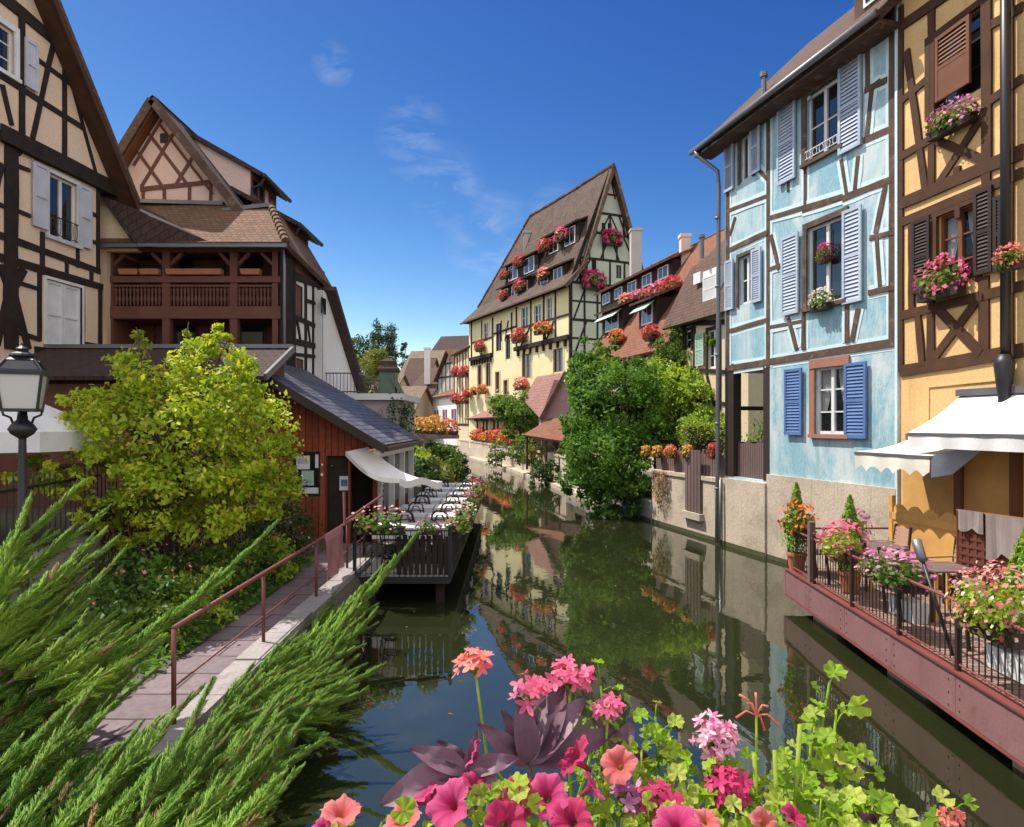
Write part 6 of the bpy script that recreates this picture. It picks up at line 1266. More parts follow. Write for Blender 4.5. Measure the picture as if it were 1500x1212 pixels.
# vine tree in front of the parapet
ell=[E(757,600,51,1.7,1.5,1.3),E(738,590,52,.9,1,.8),E(775,610,49,.9,1,.9),E(755,630,50,.8,.8,.7)]
plant('vine_tree','small round vine tree standing on the parapet before the yellow house','tree',(.9,50.5,1.6),ell,3400,.3,'leaf_mid',.14,clump=.2)
for px_,py_,d,r,lab,m_ in ((735,660,53,.9,'leafy creeper trailing over the parapet under the vine tree','leaf_mid'),(790,668,43,.9,'grey green shrub on the ledge below the tiled shelter','leaf_olive'),(800,690,39,.8,'low dark shrub at the water edge beside the big bush','leaf_dark'),(770,655,46,.9,'green shrub between the parapet and the tiled shelter','leaf_mid')):
    plant('bank_shrub',lab,'shrub',P(px_,py_+25,d),[E(px_,py_,d,r,r*.7,r*.8),E(px_-8,py_+12,d,r*.7,r*.5,r*.8)],900,.2,m_,.04,clump=.22,crown='foliage')
# left bank greenery beyond the deck
for px_,py_,d,rx,rz_,lab,m_,n_ in ((622,684,40,1.1,.75,'olive leafed shrub on the far bank behind the deck','leaf_olive',2600),(652,672,46,1.0,.8,'drooping green willow shrub on the far bank over the water','leaf_mid',2600),(600,668,38,.9,.8,'bright yellow green shrub behind the white veranda posts','leaf_bright',2000),(664,678,52,1.0,.7,'dark waterside shrub at the canal bend','leaf_dark',2200),(612,700,33,1.1,.8,'dark green shrub behind the end of the deck','leaf_dark',2200),(638,698,38,1.0,.9,'tangled olive bush by the far end of the deck','leaf_olive',2000)):
    plant('far_bank_shrub',lab,'shrub',(P(px_,py_,d).x,d,.7),[E(px_,py_,d,rx,rx,rz_),E(px_+9,py_+14,d-1,rx*.7,rx*.7,rz_*.8),E(px_-10,py_-12,d,rx*.6,rx*.6,rz_*.6)],n_,.22,m_,.06,clump=.2)
for k,(x,y,d,lab,kd) in enumerate(((622,632,44,'yellow and red flower box on the far bank footbridge, annex side','yellow'),(640,633,48,'yellow flower box on the far bank footbridge, middle','yellow'),(656,634,52,'orange flower box on the far bank footbridge, arcade side','orange'))):
    q=P(x,y+5,d); flowers(kd,lab,q,0,2.2,'flower boxes on the far footbridge',leaf='leaf_olive',n=150,nl=110,fs=.10)
mb=MB(); a=P(600,640,42); b=P(668,640,54); mb.bar(a,b,.5,.3); mb.build('footbridge_beam' if 0 else 'footbridge','grey_stone',None,origin=a,label='low stone footbridge parapet carrying flower boxes at the canal bend',cat='footbridge')
ell=[(-4.1,23.9,3.5,.35,.35,.9),(-4.0,24,2.6,.4,.4,.9),(-3.95,25,3.3,.3,.8,.9)]
plant('ivy','dark ivy mantling the corner of the flat roofed annex','ivy',(-3.95,24,1.2),ell,2600,.11,'leaf_dark',.03,clump=.25,crown='foliage')
# far trees
for px_,py_,d,rx,rz_,lab,m_,n_ in ((527,513,105,1.9,2.2,'round dark tree behind the white gable end','leaf_dark',2600),(553,526,100,1.5,1.8,'yellow green tree in front of the poplars','leaf_olive',2400),(530,545,95,1.8,2.2,'olive tree beside the white gable roof edge','leaf_olive',1800),(545,600,60,1.6,1.5,'bright shrub above the flat roof railing','leaf_bright',1200)):
    plant('far_tree',lab,'tree',(P(px_,py_,d).x,d,1.5),[E(px_,py_,d,rx,rx,rz_),E(px_+8,py_+14,d,rx*.8,rx*.8,rz_*.7),E(px_-8,py_+15,d,rx*.8,rx*.8,rz_*.7)],n_,.42,m_,.25,clump=.2)
for px_,lab,h_ in ((554,'tall slender poplar, the one over the small tan roof',475),(571,'tall slender poplar beside the conifer, behind the far roofs',477)):
    b_=P(px_,600,135); ell=[(b_.x+random.uniform(-.3,.3),135,CH+(622-h_)*.135-1.5-k*2.4,1.0+.18*k,1.0+.18*k,2.2) for k in range(7)]
    plant('poplar',lab,'tree',(b_.x,135,1.5),ell,9000,.42,'leaf_poplar',.25,'distant poplars',clump=.22)
b_=P(592,600,130); ell=[(b_.x,130,CH+(622-494)*.13-1-k*1.7,.45+.28*k,.45+.28*k,1.0) for k in range(7)]
plant('far_conifer','small dark pointed conifer beyond the far roofs','tree',(b_.x,130,1.5),ell,1800,.5,'leaf_dark',.2,clump=.2)
# garden plants along the path
pl=[((-4.88,12.6),.55,.6,'dark rose bush with a red bloom beside the path bend','leaf_dark','red'),((-4.68,11.2),.6,.55,'rose bush with orange leaves by the handrail middle post','leaf_mid','orange'),((-4.90,14.2),.55,.8,'dark glossy shrub against the red brown shed wall','leaf_dark','pink'),((-5.18,9.6),.7,.55,'sprawling green rose bush under the lime tree','leaf_bush','pink'),((-4.63,9.3),.45,.45,'low leafy clump at the edge of the path','leaf_mid','salmon'),((-5.48,8.2),.7,.6,'rose bush half hidden by juniper plumes below the street lamp','leaf_dark','pink'),((-4.53,12.9),.35,.4,'small bright lily clump at the path edge by the shed','leaf_bright','orange'),((-4.58,10.2),.4,.35,'low lily leaved clump halfway along the path','leaf_bright','red'),((-5.68,10.5),.6,.6,'violet flowered bush beside the iron fence','leaf_dark','violet'),((-5.05,15.4),.5,1.0,'climbing shrub in front of the shed poster window','leaf_dark','white')]
for (x,y),r,h_,lab,m_,k in pl:
    t=plant('garden_bush',lab,'bush',(x,y,.6),[(x,y,.75+h_*.6,r,r,h_),(x+.2,y-.3,.7+h_*.3,r*.8,r*.8,h_*.7),(x-.3,y+.2,.8+h_*.5,r*.8,r*.8,h_*.8)],1500,.085,m_,.02,clump=.2,crown='foliage')
    c,nr=blob([(x,y,.8+h_*.7,r*1.05,r*1.05,h_*1.1)],14,.3,3); c=c+np.array([.1,-.1,.05]); cloud('blossoms',leaf_quads(c,nr,.06,.85,.4),'petal_'+k,t)
t=thing('dry_creeper','dry brown creeper twigs covering the retaining wall under the lime tree','creeper',(-5.9,13.5,1))
mb=MB()
rg=random.Random(3)
for k in range(260):
    u=rg.random(); a=Vector((-6.75+1.6*u+.14,11.2+5*u-.05,rg.uniform(.8,2.1))); pts=[a]
    for j in range(4): pts.append(pts[-1]+Vector((rg.gauss(0,.06)+.02,rg.gauss(0,.06)-.03,rg.uniform(-.22,-.02))))
    mb.tube(pts,[.008,.007,.006,.005,.003],4)
mb.build('twigs','ochre_wood',t) if 0 else mb.build('stem','slat_wood',t)
u=RNG.uniform(0,1,2600); c=np.stack([-6.65+1.6*u+RNG.uniform(0,.22,2600),11.2+5*u-RNG.uniform(0,.2,2600),RNG.uniform(.7,2.2,2600)],1); cloud('foliage',leaf_quads(c,np.tile([.9,-.4,.3],(2600,1)),.07,.45,.6,.8),'leaf_dry',t)
# ------------------------------------------------------------------ junipers: plumes of needle sprays
def spray_template(n=42,L=.34,seed=0):
    rg=np.random.default_rng(seed); V=[]
    for k in range(n):
        u=(k+.5)/n; side=1 if k%2 else -1; ang=rg.uniform(.35,.75)*side; roll=rg.uniform(-.5,.5); base=np.array([u*L*.9,0,0]); ln=L*.34*(1-.62*u)*rg.uniform(.7,1.2)
        d=np.array([math.cos(ang),math.sin(ang)*math.cos(roll),math.sin(ang)*math.sin(roll)+.15])
        for j in range(3):
            b=base+d*ln*j*.27; a2=(rg.uniform(-.55,.55)); e=d+np.array([.1,a2*.5,rg.uniform(-.4,.4)]); e/=np.linalg.norm(e); l2=ln*rg.uniform(.5,.8); w=.0050
            s=np.cross(e,[0,0,1.]); s/=max(1e-6,np.linalg.norm(s)); q=np.cross(e,s)
            V+= [b+s*w,b-s*w*.6+q*w,b-s*w*.6-q*w,b+e*l2]
    return np.array(V)
ST=[spray_template(seed=i) for i in range(4)]; NK=len(ST[0])//4
def plume(b,tip,width=.32,dens=46,droop=.12,rs=None):
    """sprays along a curved stem from b to tip; returns list of (m,4,3) needle pyramids and the stem"""
    b=np.array(b,float); tip=np.array(tip,float); L=np.linalg.norm(tip-b); mid=(b+tip)/2+np.array([0,0,-droop*L*.6])
    out=[]; n=max(8,int(dens*L)); pts=[]
    for k in range(n+1):
        u=k/n; p=b*(1-u)**2+2*mid*u*(1-u)+tip*u*u; t=unit((mid-b)*(1-u)+(tip-mid)*u); pts.append(p)
        if k==0: continue
        for rep in range(3):
            r=RNG.normal(0,1,3); r-=t*(r@t); r=unit(r); spread=.42*(1-u*.75)
            d=unit(t+r*spread*RNG.uniform(.3,1.7)+np.array([0,0,.06])); sd=unit(np.cross(d,RNG.normal(0,1,3))); up=np.cross(d,sd); sc=.78*width/.34*(1.05-.6*u)*RNG.uniform(.5,1.35)
            V=ST[RNG.integers(4)]*sc; out.append((V@np.stack([d,sd,up])+p).reshape(-1,4,3))
    return out,pts
PF=[(0,1,3),(1,2,3),(2,0,3)]
def juniper(label,base,plumes,mat='leaf_juniper',width=.32,dens=24):
    t=thing('juniper',label,'juniper',base); allv=[]; mb=MB()
    for b,tip,*k in plumes:
        o_,pts=plume(b,tip,k[0] if k else width,dens,k[1] if len(k)>1 else .12); allv+=o_; mb.tube([Vector(p) for p in pts[::3]]+[Vector(pts[-1])],[.012]*len(pts[::3])+[.003],5)
    mb.build('stem','weathered_timber',t); dead=[v for i,v in enumerate(allv) if i%23==0]; tris('foliage',np.concatenate([v for i,v in enumerate(allv) if i%23]),PF,mat,t); tris('dry_foliage',np.concatenate(dead),PF,'leaf_dry',t)
    return t
def rnd_plumes(n,x,y,z,dirv,L,jit=.25,seed=0):
    rg=np.random.default_rng(seed); r=[]
    for k in range(n):
        b=np.array([rg.uniform(*x),rg.uniform(*y),0]); b[2]=rg.uniform(*z); d=unit(np.array(dirv)+rg.normal(0,jit,3)); l=rg.uniform(*L); r.append((b,b+d*l))
    return r
pp=lambda x,y,d: tuple(P(x,y,d))
# upper spreading juniper, its plumes fan over the stone kerb
pA=[(pp(-60,860,5.6),pp(112,716,6.2)),(pp(-60,900,5.5),pp(150,752,6.2)),(pp(-40,930,5.4),pp(165,795,6.0)),(pp(-50,840,5.6),pp(70,790,6)),(pp(0,990,5.4),pp(175,815,6.2)),(pp(-20,900,5.5),pp(40,740,6))]
pA+=[(pp(-80+30*k,960+14*k,5.3),pp(60+34*k,850+18*k,5.8)) for k in range(6)]
for k in range(14):
    x=RNG.uniform(-70,60); y=RNG.uniform(840,960); pA.append((pp(x-70,y+70,5.4),pp(x+RNG.uniform(60,120),y-RNG.uniform(60,110),6.0),RNG.uniform(.2,.3),RNG.uniform(-.1,.2)))
juniper('upper juniper whose bright plumes fan out over the stone kerb by the lamp',(-4.6,5.5,1.3),pA,'leaf_juniper_bright',.30,26)
# long plumed juniper reaching across the path
pB=[(pp(40,1060,5.8),pp(402,770,8.0),.34),(pp(60,1010,6),pp(330,850,7.5)),(pp(0,1050,5.6),pp(250,905,7)),(pp(-40,1010,5.6),pp(190,900,6.6)),(pp(-40,1100,5.2),pp(160,960,6)),(pp(-60,1060,5.2),pp(130,905,6.2))]
for k in range(26):
    x=RNG.uniform(-60,90); y=RNG.uniform(985,1110); pB.append((pp(x-70,y+70,5.3),pp(x+RNG.uniform(90,170),y-RNG.uniform(70,130),6.3+RNG.uniform(-.3,.5)),RNG.uniform(.22,.32),RNG.uniform(-.1,.2)))
juniper('long plumed juniper stretching up towards the path in front of the rose bushes',(-3.9,5.7,.9),pB,'leaf_juniper',.32,28)
pC=[(pp(20+28*k,1180+8*(k%3),4.6),pp(150+36*k,1050+((k*37)%60),5.2)) for k in range(8)]+[(pp(-40,1160+20*k,4.4),pp(110+10*k,1030+40*k,5)) for k in range(4)]+[(pp(-20+60*k,1270,4.0),pp(90+62*k,1140+10*(k%2),4.5)) for k in range(6)]+[(pp(250,1240,4.6),pp(405,1085,5.4)),(pp(300,1230,4.8),pp(440,1060,5.6)),(pp(200,1260,4.3),pp(300,1075,5.0))]
for k in range(24):
    x=RNG.uniform(0,400); y=RNG.uniform(1090,1230); pC.append((pp(x-50,y+90,4.3),pp(x+RNG.uniform(50,110),y-RNG.uniform(50,110),5.0+RNG.uniform(-.2,.3)),RNG.uniform(.2,.3),RNG.uniform(-.1,.2)))
juniper('lowest dark juniper mass next to the bridge, plumes pointing to the water',(-3,4.6,.8),pC,'leaf_juniper',.34,30)
# juniper bank between kerb and water
pD=[(pp(400,1010,8.6),pp(608,787,10.2),.42),(pp(430,960,9),pp(560,830,10)),(pp(420,1000,8.4),pp(520,890,9.4)),(pp(430,1010,8.6),pp(545,900,9.4)),(pp(400,1040,8),pp(480,950,8.6))]
for k in range(95):
    y=6.6+4.2*RNG.random(); x=-3.0+RNG.uniform(0,.6); z=.58-.40*(x+3.0)+RNG.uniform(-.12,.05); d=unit(np.array([.40,.62,.30])+RNG.normal(0,.17,3)); pD.append(((x,y,z),tuple(np.array([x,y,z])+d*RNG.uniform(.35,.65)),.26,.05))
juniper('dense juniper bank between the path kerb and the canal',(-2.8,8.5,.5),pD,'leaf_juniper',.32,26)
pE=[]
for k in range(60):
    y=4.2+3.6*RNG.random(); x=-2.75+RNG.uniform(-.2,.5); z=.5-.30*(x+2.6)+RNG.uniform(-.1,.15); d=unit(np.array([.55,.5,.25])+RNG.normal(0,.28,3)); pE.append(((x,y,z),tuple(np.array([x,y,z])+d*RNG.uniform(.5,.9)),.30,.05))
juniper('drooping juniper overhanging the dark water below the path kerb',(-2.4,6.4,.4),pE,'leaf_juniper',.32,26)
gc=np.stack([RNG.uniform(-6.6,-4.12,5000),RNG.uniform(4.5,14.6,5000),np.zeros(5000)],1); gc[:,2]=np.interp(gc[:,0],[-6.4,-4.3],[1.12,.6])+.04
cloud('ground_cover',leaf_quads(gc,np.tile([0,0,1.],(5000,1)),.12,.6,.7),'leaf_bush',kind='stuff',label='low dark ground cover between the lime tree and the path')
# deck flower boxes
DF='flower boxes on the deck railing'
flowers('mix','pink and white flower box on the front deck railing beside the pink cloth',(-2.55,13.15,1.35),0,(1.3,1.3,1.0),DF,n=80,nl=260,ls=.075,fs=.05); flowers('pink','pink flower box on the front deck railing, canal half',(-1.62,13.15,1.36),0,(.62,.9,.8),DF,n=75,nl=260,ls=.075,fs=.05)
for k,y in enumerate((14.6,16.6,18.8,21.0,23.5)): flowers(('mix','white','pink','mix','pink')[k],f'{("mixed","white","pink","pale mixed","deep pink")[k]} flower box on the canal side deck railing, {rown[k]} from the front corner',(-1.17,y,1.1),math.pi/2,(1.5,1.2,1.1),DF,n=80,nl=240,ls=.08,fs=.055)
for k,x in enumerate((168,185,197,260,277,292,308,325)[:0]): pass
for x,lab in ((190,'first terracotta box on the gallery rail from the cream wall'),(221,'second terracotta box on the gallery rail from the cream wall'),(259,'terracotta box on the gallery rail just past the second post'),(285,'terracotta box in the middle of the gallery rail'),(312,'terracotta box on the gallery rail before the third post'),(368,'terracotta box on the gallery rail at the canal end')):
    c=Gf.p(Gf.s(x),Gf.z(300,404)+.02,.0); mb=MB(); mb.prism([c+Vector((-.26,-.10,0)),c+Vector((.26,-.10,0)),c+Vector((.29,-.13,.16)),c+Vector((-.29,-.13,.16))],(0,.22,0)); mb.build('terracotta_box','terracotta',None,origin=c,label=lab,cat='planter',group='terracotta boxes on the gallery rail')
leafmat('petal_lilac',[(.62,.12,.36),(.74,.34,.55),(.82,.60,.72),(.58,.09,.30)],.35,.5,.3,(1.1,.9,1)); leafmat('leaf_geranium',[(.15,.28,.02),(.24,.38,.03),(.36,.48,.06),(.19,.33,.025),(.46,.52,.12),(.12,.22,.02)],.45,.5,.25)
_m=M['leaf_geranium']; _n=_m.node_tree.nodes; _l=_m.node_tree.links; _b=[q for q in _n if q.type=='BSDF_PRINCIPLED'][0]; _t=_n.new('ShaderNodeTexCoord'); _bp=_n.new('ShaderNodeBump'); _bp.inputs['Strength'].default_value=.5; _bp.inputs['Distance'].default_value=.004; _l.new(_noise(_n,_l,_t.outputs['Object'],150,4),_bp.inputs['Height']); _l.new(_bp.outputs[0],_b.inputs['Normal'])
# ================================================================== flowers on the bridge, close to the camera
mb=MB(); mb.box((-.75,1.08,2.3),(1.05,1.5,2.55)); mb.build('bridge_planter','brown_timber',None,origin=(.1,1.3,2.36),label='long wooden planter on the bridge holding the close-up flowers',cat='planter')
def grid_petal(mb,c,ax,nrm,L,W,cup=.2,lobed=False):
    """one curved petal: 4 x 3 patch from c along ax"""
    s=nrm.cross(ax).normalized(); k=len(mb.v); prof=[.28,.75,1.0,.82,.25] 
    for i in range(5):
        u=i/4
        for j in (-1,0,1): p=c+ax*L*u+s*j*W*.5*prof[i]+nrm*(cup*L*u*u*(1 if j==0 else .8)+(.10*W if j else 0)*(1-u)); mb.v.append(tuple(p))
    for i in range(4):
        for j in range(2): a=k+i*3+j; mb.f.append((a,a+1,a+4,a+3))
def rv(): return Vector((random.gauss(0,1),random.gauss(0,1),random.gauss(0,1)))
def frame(n):
    n=n.normalized(); a=n.orthogonal().normalized(); return n,a,n.cross(a)
def floret(mb,c,n,r,np_=5,cup=.15,wf=.75):
    n,a,b=frame(n); o=random.random()*6
    for k in range(np_):
        if random.random()<.05: continue
        t=o+(k+random.uniform(-.14,.14))*2*math.pi/np_; ax=(a*math.cos(t)+b*math.sin(t)+n*random.uniform(-.15,.3)).normalized(); grid_petal(mb,c,ax,n,r*random.uniform(.8,1.25),r*wf*random.uniform(.8,1.1),cup*random.uniform(-.5,2))
def stemtube(mb,a,b,r=.003,sag=.03):
    a=Vector(a); b=Vector(b); m_=a.lerp(b,.5)+Vector((random.gauss(0,sag),random.gauss(0,sag*.5),0)); mb.tube([a,a.lerp(m_,.5)*.5+m_*.5*.5+a*.25 if 0 else a.lerp(m_,.55),m_,m_.lerp(b,.6),b],[r*1.2,r*1.1,r,r*.9,r*.8],6)
def umbel(label,x,y,d,R,n,col,fr=.017,base=None,cat='geranium'):
    """geranium head: many small florets on thin stalks at the end of one stem"""
    c=P(x,y,d); b=Vector(base) if base else Vector((c.x+random.uniform(-.05,.05),d+.02,2.60)); t=thing('geranium_bloom',label,cat,b); ms=MB(); mp_=MB(); hub=c-Vector((0,0,R*.55)); stemtube(ms,b,hub,.0032,.012)
    for k in range(6):
        q=hub+Vector((random.gauss(0,.5),random.gauss(-.2,.5),random.uniform(-.5,.6)))*R; ms.tube([hub,hub.lerp(q,.7)+Vector((0,0,.003)),q],[.001,.001,.0026],5)
    for k in range(int(n*1.35)):
        v=rv().normalized(); v.z=v.z*.8+.35; v.y-=.25; q=c+v.normalized()*R*random.uniform(.55,1.05); ms.tube([hub,hub.lerp(q,.6)+Vector((0,0,.004)),q],[.0012,.001,.0012],5); floret(mp_,q,(q-hub).normalized()+Vector((random.gauss(0,.3),-.4+random.gauss(0,.3),.2)),fr*random.uniform(.7,1.15),5,.15,.56)
    ms.build('stem','leaf_bright',t,smooth=True); mp_.build('petals' if 0 else 'blossom','petal_'+col,t,smooth=True); return t
def radial_uv(me,N_):
    uv=me.uv_layers[0].data
    for p in me.polygons:
        js=[(me.loops[li].vertex_index%N_) for li in p.loop_indices]; wrap=max(js)-min(js)>2
        for li,j in zip(p.loop_indices,js): uv[li].uv=((j+(N_ if wrap and j<N_/2 else 0))/N_*5,RINGV[me.loops[li].vertex_index//N_])
RINGV=[0,.08,.25,.45,.65,.85,1.0]
def trumpet(mb,c,n,r,depth,mt=None):
    """petunia: five-lobed flaring trumpet with a tube"""
    n,a,b=frame(n); N_=60; rings=[(.10,-depth),(.15,-depth*.6),(.24,-depth*.32),(.42,-depth*.15),(.64,-depth*.04),(.84,.0),(1.0,-.06*r)]; k=len(mb.v); o=random.random()*6
    for i,(q,z_) in enumerate(rings):
        for j in range(N_):
            t=j*2*math.pi/N_; lob=1+(.11*abs(math.cos(2.5*t+o))-.06+.025*math.sin(13*t+o*2)+.03*math.sin(3*t))*(i/6)**2*1.5; ruff=r*(.10*math.sin(8*t+o*3)+.08*math.sin(3*t+o)+.05*math.sin(19*t+o*5))*(i/6)**2.2; p=c+(a*math.cos(t)+b*math.sin(t))*r*q*lob+n*(z_+ruff); mb.v.append(tuple(p))
    for i in range(6):
        for j in range(N_): mb.f.append((k+i*N_+j,k+i*N_+(j+1)%N_,k+(i+1)*N_+(j+1)%N_,k+(i+1)*N_+j))
def petmat(col,deep,edge,throat):
    m,n,l=_nt('petunia_'+col); o=n.new('ShaderNodeOutputMaterial'); b=n.new('ShaderNodeBsdfPrincipled'); t=n.new('ShaderNodeTexCoord'); sp=n.new('ShaderNodeSeparateXYZ'); l.new(t.outputs['UV'],sp.inputs[0])
    r=n.new('ShaderNodeValToRGB'); e=r.color_ramp.elements; e[0].position=.0; e[0].color=(*throat,1); e[1].position=1; e[1].color=(*edge,1); q=e.new(.30); q.color=(*deep,1); q=e.new(.72); q.color=(*[(a+b_)/2 for a,b_ in zip(deep,edge)],1)
    l.new(sp.outputs[1],r.inputs[0]); wv=n.new('ShaderNodeTexWave'); wv.inputs['Scale'].default_value=5.5; wv.inputs['Distortion'].default_value=2.2; wv.inputs['Detail'].default_value=2; mp=n.new('ShaderNodeMapping'); mp.inputs['Scale'].default_value=(1.6,.35,1); l.new(t.outputs['UV'],mp.inputs[0]); l.new(mp.outputs[0],wv.inputs['Vector'])
    c=_mix(n,l,_ramp(n,l,wv.outputs['Fac'],.45,1.0),r.outputs[0],tuple(x*.62 for x in deep)); c=_mix(n,l,.35,c,_mix(n,l,_noise(n,l,t.outputs['Object'],60,4),(.55,.5,.5),(1,1,1)),'MULTIPLY')
    l.new(c,b.inputs['Base Color']); b.inputs['Roughness'].default_value=.5; b.inputs['Specular IOR Level'].default_value=.25; b.inputs['Sheen Weight'].default_value=.15
    bp=n.new('ShaderNodeBump'); bp.inputs['Strength'].default_value=.35; bp.inputs['Distance'].default_value=.004; l.new(wv.outputs['Fac'],bp.inputs['Height']); l.new(bp.outputs[0],b.inputs['Normal'])
    tr=n.new('ShaderNodeBsdfTranslucent'); l.new(c,tr.inputs[0]); ms=n.new('ShaderNodeMixShader'); ms.inputs[0].default_value=.38; l.new(b.outputs[0],ms.inputs[1]); l.new(tr.outputs[0],ms.inputs[2]); l.new(ms.outputs[0],o.inputs[0])
petmat('pink',(.60,.02,.17),(.80,.14,.36),(.30,.06,.05)); petmat('salmon',(.78,.13,.13),(.86,.33,.36),(.72,.42,.06)); petmat('magenta',(.48,.012,.10),(.70,.05,.20),(.22,.03,.05))
def petunia(label,x,y,d,r,col,n,depth=None):
    c=P(x,y,d); n=(Vector(n).normalized()+Vector((random.gauss(0,.32),random.gauss(.05,.25),random.gauss(.1,.25)))).normalized(); t=thing('petunia',label,'petunia',c); mb=MB(); dp=depth or r*1.15; trumpet(mb,c,n,r,dp); ob=mb.build('blossom','petunia_'+col,t,smooth=True); radial_uv(ob.data,60)
    ms=MB(); e=c-n*dp*.97; ms.tube([e+n*.012,e-n*.012],[r*.13,r*.07],8); ms.tube([e-n*.01,e-n*.04+Vector((0,.01,-.03)),Vector((e.x-n.x*.05,e.y+.03,2.62))],[r*.07,.003,.003],6); ms.build('stem','leaf_bright',t,smooth=True)
def glf(mb,c,n,r):
    """geranium leaf: round, scalloped, slightly cupped disc"""
    n,a,b=frame(n); N_=28; k=len(mb.v); o=random.random()*6; mb.v.append(tuple(c-n*r*.12))
    for q in (.55,1.0):
        for j in range(N_):
            t=o+.35+j*(2*math.pi-.7)/(N_-1); lob=1+(.085*math.cos(t*7)+.045*math.cos(t*21+1))*q; p=c+(a*math.cos(t)+b*math.sin(t))*r*q*lob+n*r*(.17*q*q*math.cos(7*t+1.5)+.10*q*q*math.sin(3*t+o)+.20*q*q-.05); mb.v.append(tuple(p))
    for j in range(N_-1): mb.f.append((k,k+1+j,k+2+j)); mb.f.append((k+1+j,k+1+N_+j,k+2+N_+j,k+2+j))
def leafy(label,stems,col='leaf_geranium',name='geranium_plant',cat='geranium',r=(.011,.023),per=7):
    t=thing(name,label,cat,(P(stems[0][0],622,stems[0][2]).x,stems[0][2],2.62)); ms=MB(); ml=MB()
    for x,y,d in stems:
        tip=P(x,y,d); per_=int(per*1.35); b=Vector((tip.x+random.uniform(-.06,.06),d+random.uniform(-.04,.06),2.55)); m_=b.lerp(tip,.5)+Vector((random.uniform(-.03,.03),random.uniform(-.02,.02),0)); ms.tube([b,m_,tip],[.0042,.0036,.0024],7); H_=max(.05,(tip-b).length)
        for k in range(per_):
            u=1-(k/per_)**1.3*.75; p=(b.lerp(m_,u*2) if u<.5 else m_.lerp(tip,u*2-1)); o=Vector((random.gauss(0,1),random.gauss(-.3,.8),random.uniform(.0,.9))).normalized()*random.uniform(.02,.055); q=p+o; ms.tube([p,p+o*.5+Vector((0,0,.006)),q],[.0015,.0013,.001],5); glf(ml,q,Vector((o.x*8+random.gauss(0,.4),-.55+random.gauss(0,.45),.8+random.gauss(0,.3))),random.uniform(*r))
    ms.build('stem',col,t,smooth=True); ml.build('foliage',col,t,smooth=True); return t
def purple(label,x,y,d,leaves_,stem_to=None):
    """dark purple plant: long folded pointed leaves from one joint"""
    c=P(x,y,d); t=thing('purple_plant',label,'plant',(c.x,d,2.62)); ml=MB(); ms=MB(); stemtube(ms,(c.x+.02,d+.02,2.6),c,.005,.01); ms.build('stem','leaf_purple',t,smooth=True)
    for tx,ty,w_,dd in leaves_:
        tip=P(tx,ty,d+dd); ax=tip-c; L=ax.length; ax.normalize(); n=Vector((random.uniform(-.3,.3),-.75,.65)); n=(n-ax*n.dot(ax)).normalized(); s=ax.cross(n); k=len(ml.v); N_=10; W=L*w_
        for i in range(N_+1):
            u=i/N_; wd=W*.5*(math.sin(math.pi*min(1,u**.75*.98+.02))**.85)+.001; bend=-.14*L*u*u+.10*L*u
            for j in (-1,-.5,0,.5,1): p=c+ax*L*u+s*wd*j+n*(bend+abs(j)*wd*.55+.004*math.sin(u*12+j*3)); ml.v.append(tuple(p))
        for i in range(N_):
            for j in range(4): a=k+i*5+j; ml.f.append((a,a+1,a+6,a+5))
    ml.build('foliage','leaf_purple',t,smooth=True)
umbel('tall salmon pink flower spike standing alone over the dark water',697,975,1.40,.036,13,'salmon',.0175)
umbel('loose pink geranium head above the purple leaves',775,1012,1.36,.040,12,'pink',.020); umbel('broad pink geranium head behind the tallest purple leaf',835,992,1.42,.042,17,'pink',.022)
umbel('round violet pink geranium ball above the green leaves',1045,1083,1.40,.046,44,'lilac',.0165)
umbel('small red pink geranium head beside the purple leaf tips',890,1040,1.38,.026,10,'pink',.019); umbel('low cerise geranium head below the round violet pink ball',1065,1155,1.33,.038,26,'magenta',.017)
umbel('magenta geranium head low in the middle of the planter',965,1178,1.30,.040,22,'magenta',.02); umbel('small violet flower tuft among the leaves below the violet ball',915,1170,1.3,.028,14,'violet',.018); umbel('tiny salmon geranium head at the end of the green leaves',1390,1200,1.3,.018,7,'salmon',.016)
petunia('single pink trumpet petunia standing apart on the water side',500,1185,1.22,.036,'salmon',(.35,-.25,.9),.05)
petunia('large magenta pink petunia facing the bridge below the purple leaves',655,1178,1.16,.043,'pink',(.1,-.72,.7)); petunia('coral petunia tucked beside the large magenta pink one',590,1196,1.18,.032,'salmon',(-.3,-.6,.7)); petunia('bright cerise petunia beside the pale green bud leaves',800,1165,1.18,.037,'pink',(.4,-.6,.7)); petunia('hot pink petunia at the bottom middle of the planter',835,1200,1.14,.036,'magenta',(-.2,-.8,.5)); petunia('coral red petunia facing up under the broad pink head',905,1120,1.30,.034,'salmon',(.2,-.6,.75)); petunia('crimson petunia in profile beside the purple leaf fan',838,1108,1.3,.040,'magenta',(-.5,-.3,.8)); petunia('red petunia low between the magenta heads',990,1205,1.2,.04,'pink',(.1,-.7,.7)); petunia('pale pink petunia bud cluster at the water corner of the planter',470,1212,1.22,.022,'pink',(-.2,-.5,.8)); petunia('deep pink petunia partly hidden under the lower purple leaves',690,1105,1.3,.030,'pink',(-.4,-.5,.6)); petunia('deep rose petunia at the bottom edge below the big purple leaves',740,1205,1.12,.034,'magenta',(.5,-.7,.5))
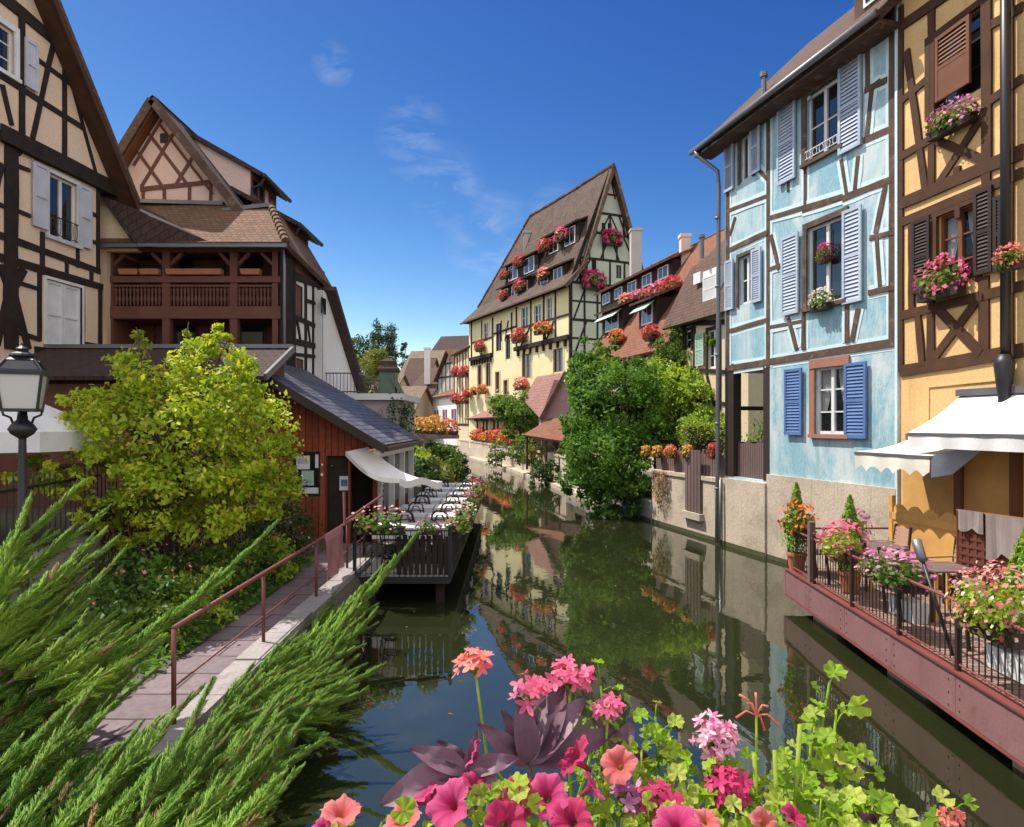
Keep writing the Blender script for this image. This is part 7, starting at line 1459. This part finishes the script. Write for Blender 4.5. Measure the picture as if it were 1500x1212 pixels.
petunia('small pink petunia nodding between the coral ones at the water end',622,1160,1.24,.028,'pink',(-.4,-.3,.6)); petunia('pink petunia seen from the side above the large magenta pink one',700,1148,1.24,.030,'magenta',(.8,-.1,.5)); petunia('small cerise petunia among the leaves right of the cut stems'.replace('right of','beyond'),1165,1195,1.24,.024,'magenta',(.3,-.5,.7)); petunia('rose petunia half open under the crimson one',870,1150,1.24,.028,'pink',(.5,-.2,.8)); petunia('little salmon petunia beside the red petunia at the bottom edge',1035,1200,1.22,.024,'salmon',(-.3,-.5,.7))
petunia('dark rose petunia just above the planter edge in the middle',760,1168,1.2,.038,'magenta',(0,-.8,.6)); petunia('small coral petunia among the leaves at the far end of the planter',1120,1205,1.22,.025,'salmon',(.1,-.7,.7))
purple('tall purple leaved plant with a fan of long folded leaves',775,1120,1.36,[(760,1018,.36,0),(860,1020,.34,.04),(830,1000,.40,.06),(700,1060,.3,-.02),(905,1070,.3,.03),(800,1010,.3,.05),(735,1040,.34,.02)])
purple('low purple leaved plant with drooping broad leaves over the petunias',685,1130,1.28,[(600,1095,.34,.0),(555,1178,.42,-.03),(640,1085,.40,.03),(760,1110,.36,0),(700,1070,.34,.03),(745,1160,.34,-.03),(620,1135,.36,0)])
purple('dark purple leaves half hidden behind the middle geraniums',905,1095,1.42,[(870,1040,.42,0),(930,1055,.5,.02),(950,1110,.4,0),(880,1130,.4,-.02)])
purple('small purple leaf tips at the end of the planter',1290,1210,1.3,[(1280,1170,.35,0),(1310,1180,.3,0),(1250,1190,.3,0)])
leafy('tallest bright green geranium stem reaching up over the terrace reflection',[(1215,1000,1.45),(1225,1040,1.42),(1190,1060,1.45),(1235,1090,1.42)],per=8)
leafy('broad bright geranium leaves below the tallest stem',[(1180,1120,1.35),(1240,1120,1.38),(1200,1160,1.32),(1260,1160,1.32),(1150,1150,1.38),(1230,1190,1.3),(1285,1180,1.35)],per=11,r=(.012,.024))
leafy('bright green geranium foliage under the round violet ball',[(1040,1120,1.38),(1075,1120,1.36),(1010,1150,1.35),(1100,1140,1.36),(1040,1170,1.32),(1120,1180,1.3),(1080,1190,1.3)],per=11)
leafy('fresh green geranium shoots between the purple leaves and the violet ball',[(960,1050,1.42),(980,1070,1.42),(940,1100,1.4),(990,1130,1.36),(960,1150,1.36),(925,1190,1.3)],per=9,r=(.010,.020))
leafy('narrow leaved upright green stems beside the broad pink head',[(880,1005,1.45),(885,1040,1.44),(870,1090,1.4),(890,1140,1.36),(870,1180,1.3)],per=9,r=(.007,.014))
leafy('pale green leaf cluster low beside the cerise petunia',[(735,1160,1.2),(750,1190,1.16),(700,1195,1.18),(770,1185,1.2)],per=8,r=(.012,.024))
leafy('leafy green fill at the water end of the planter',[(560,1205,1.22),(600,1215,1.2),(520,1215,1.25),(640,1210,1.22)],per=7)
leafy('leafy green fill along the middle of the planter',[(850,1200,1.25),(900,1205,1.25),(950,1205,1.25),(1000,1200,1.26),(1050,1205,1.25),(820,1215,1.22)],per=9)
leafy('leafy green fill at the terrace end of the planter',[(1150,1200,1.26),(1200,1205,1.26),(1260,1205,1.27),(1310,1205,1.28),(1120,1210,1.25),(1395,1190,1.3)],per=9)
t=thing('seed_stem','bare stem with spent reddish flower stalks over the reflection',"geranium",(P(1110,622,1.42).x,1.42,2.6)); ms=MB()
hub=P(1108,1048,1.42); stemtube(ms,(hub.x+.02,1.42,2.6),hub,.003,.01); ms.build('stem','leaf_bright',t,smooth=True); ms=MB()
for x,y in ((1083,1018),(1107,1015),(1125,1035),(1140,1062),(1078,1052),(1120,1070),(1095,1030)): q=P(x,y,1.42); ms.tube([hub,hub.lerp(q,.5)+Vector((0,0,.012)),q],[.002,.0018,.0028],6)
ms.build('spent_stalk','petal_salmon',t,smooth=True)
for x0_,y0_,x1_,y1_ in ((1140,1190,1172,1062),(1128,1200,1135,1100),(1100,1210,1105,1105)):
    mb=MB(); a=P(x0_,y0_,1.34); b=P(x1_,y1_,1.34); a.z=2.55; mb.tube([a,a.lerp(b,.5)+Vector((.01,0,0)),b],[.004,.0035,.0045],7); mb.build('cut_stem','leaf_bright',t,smooth=True)
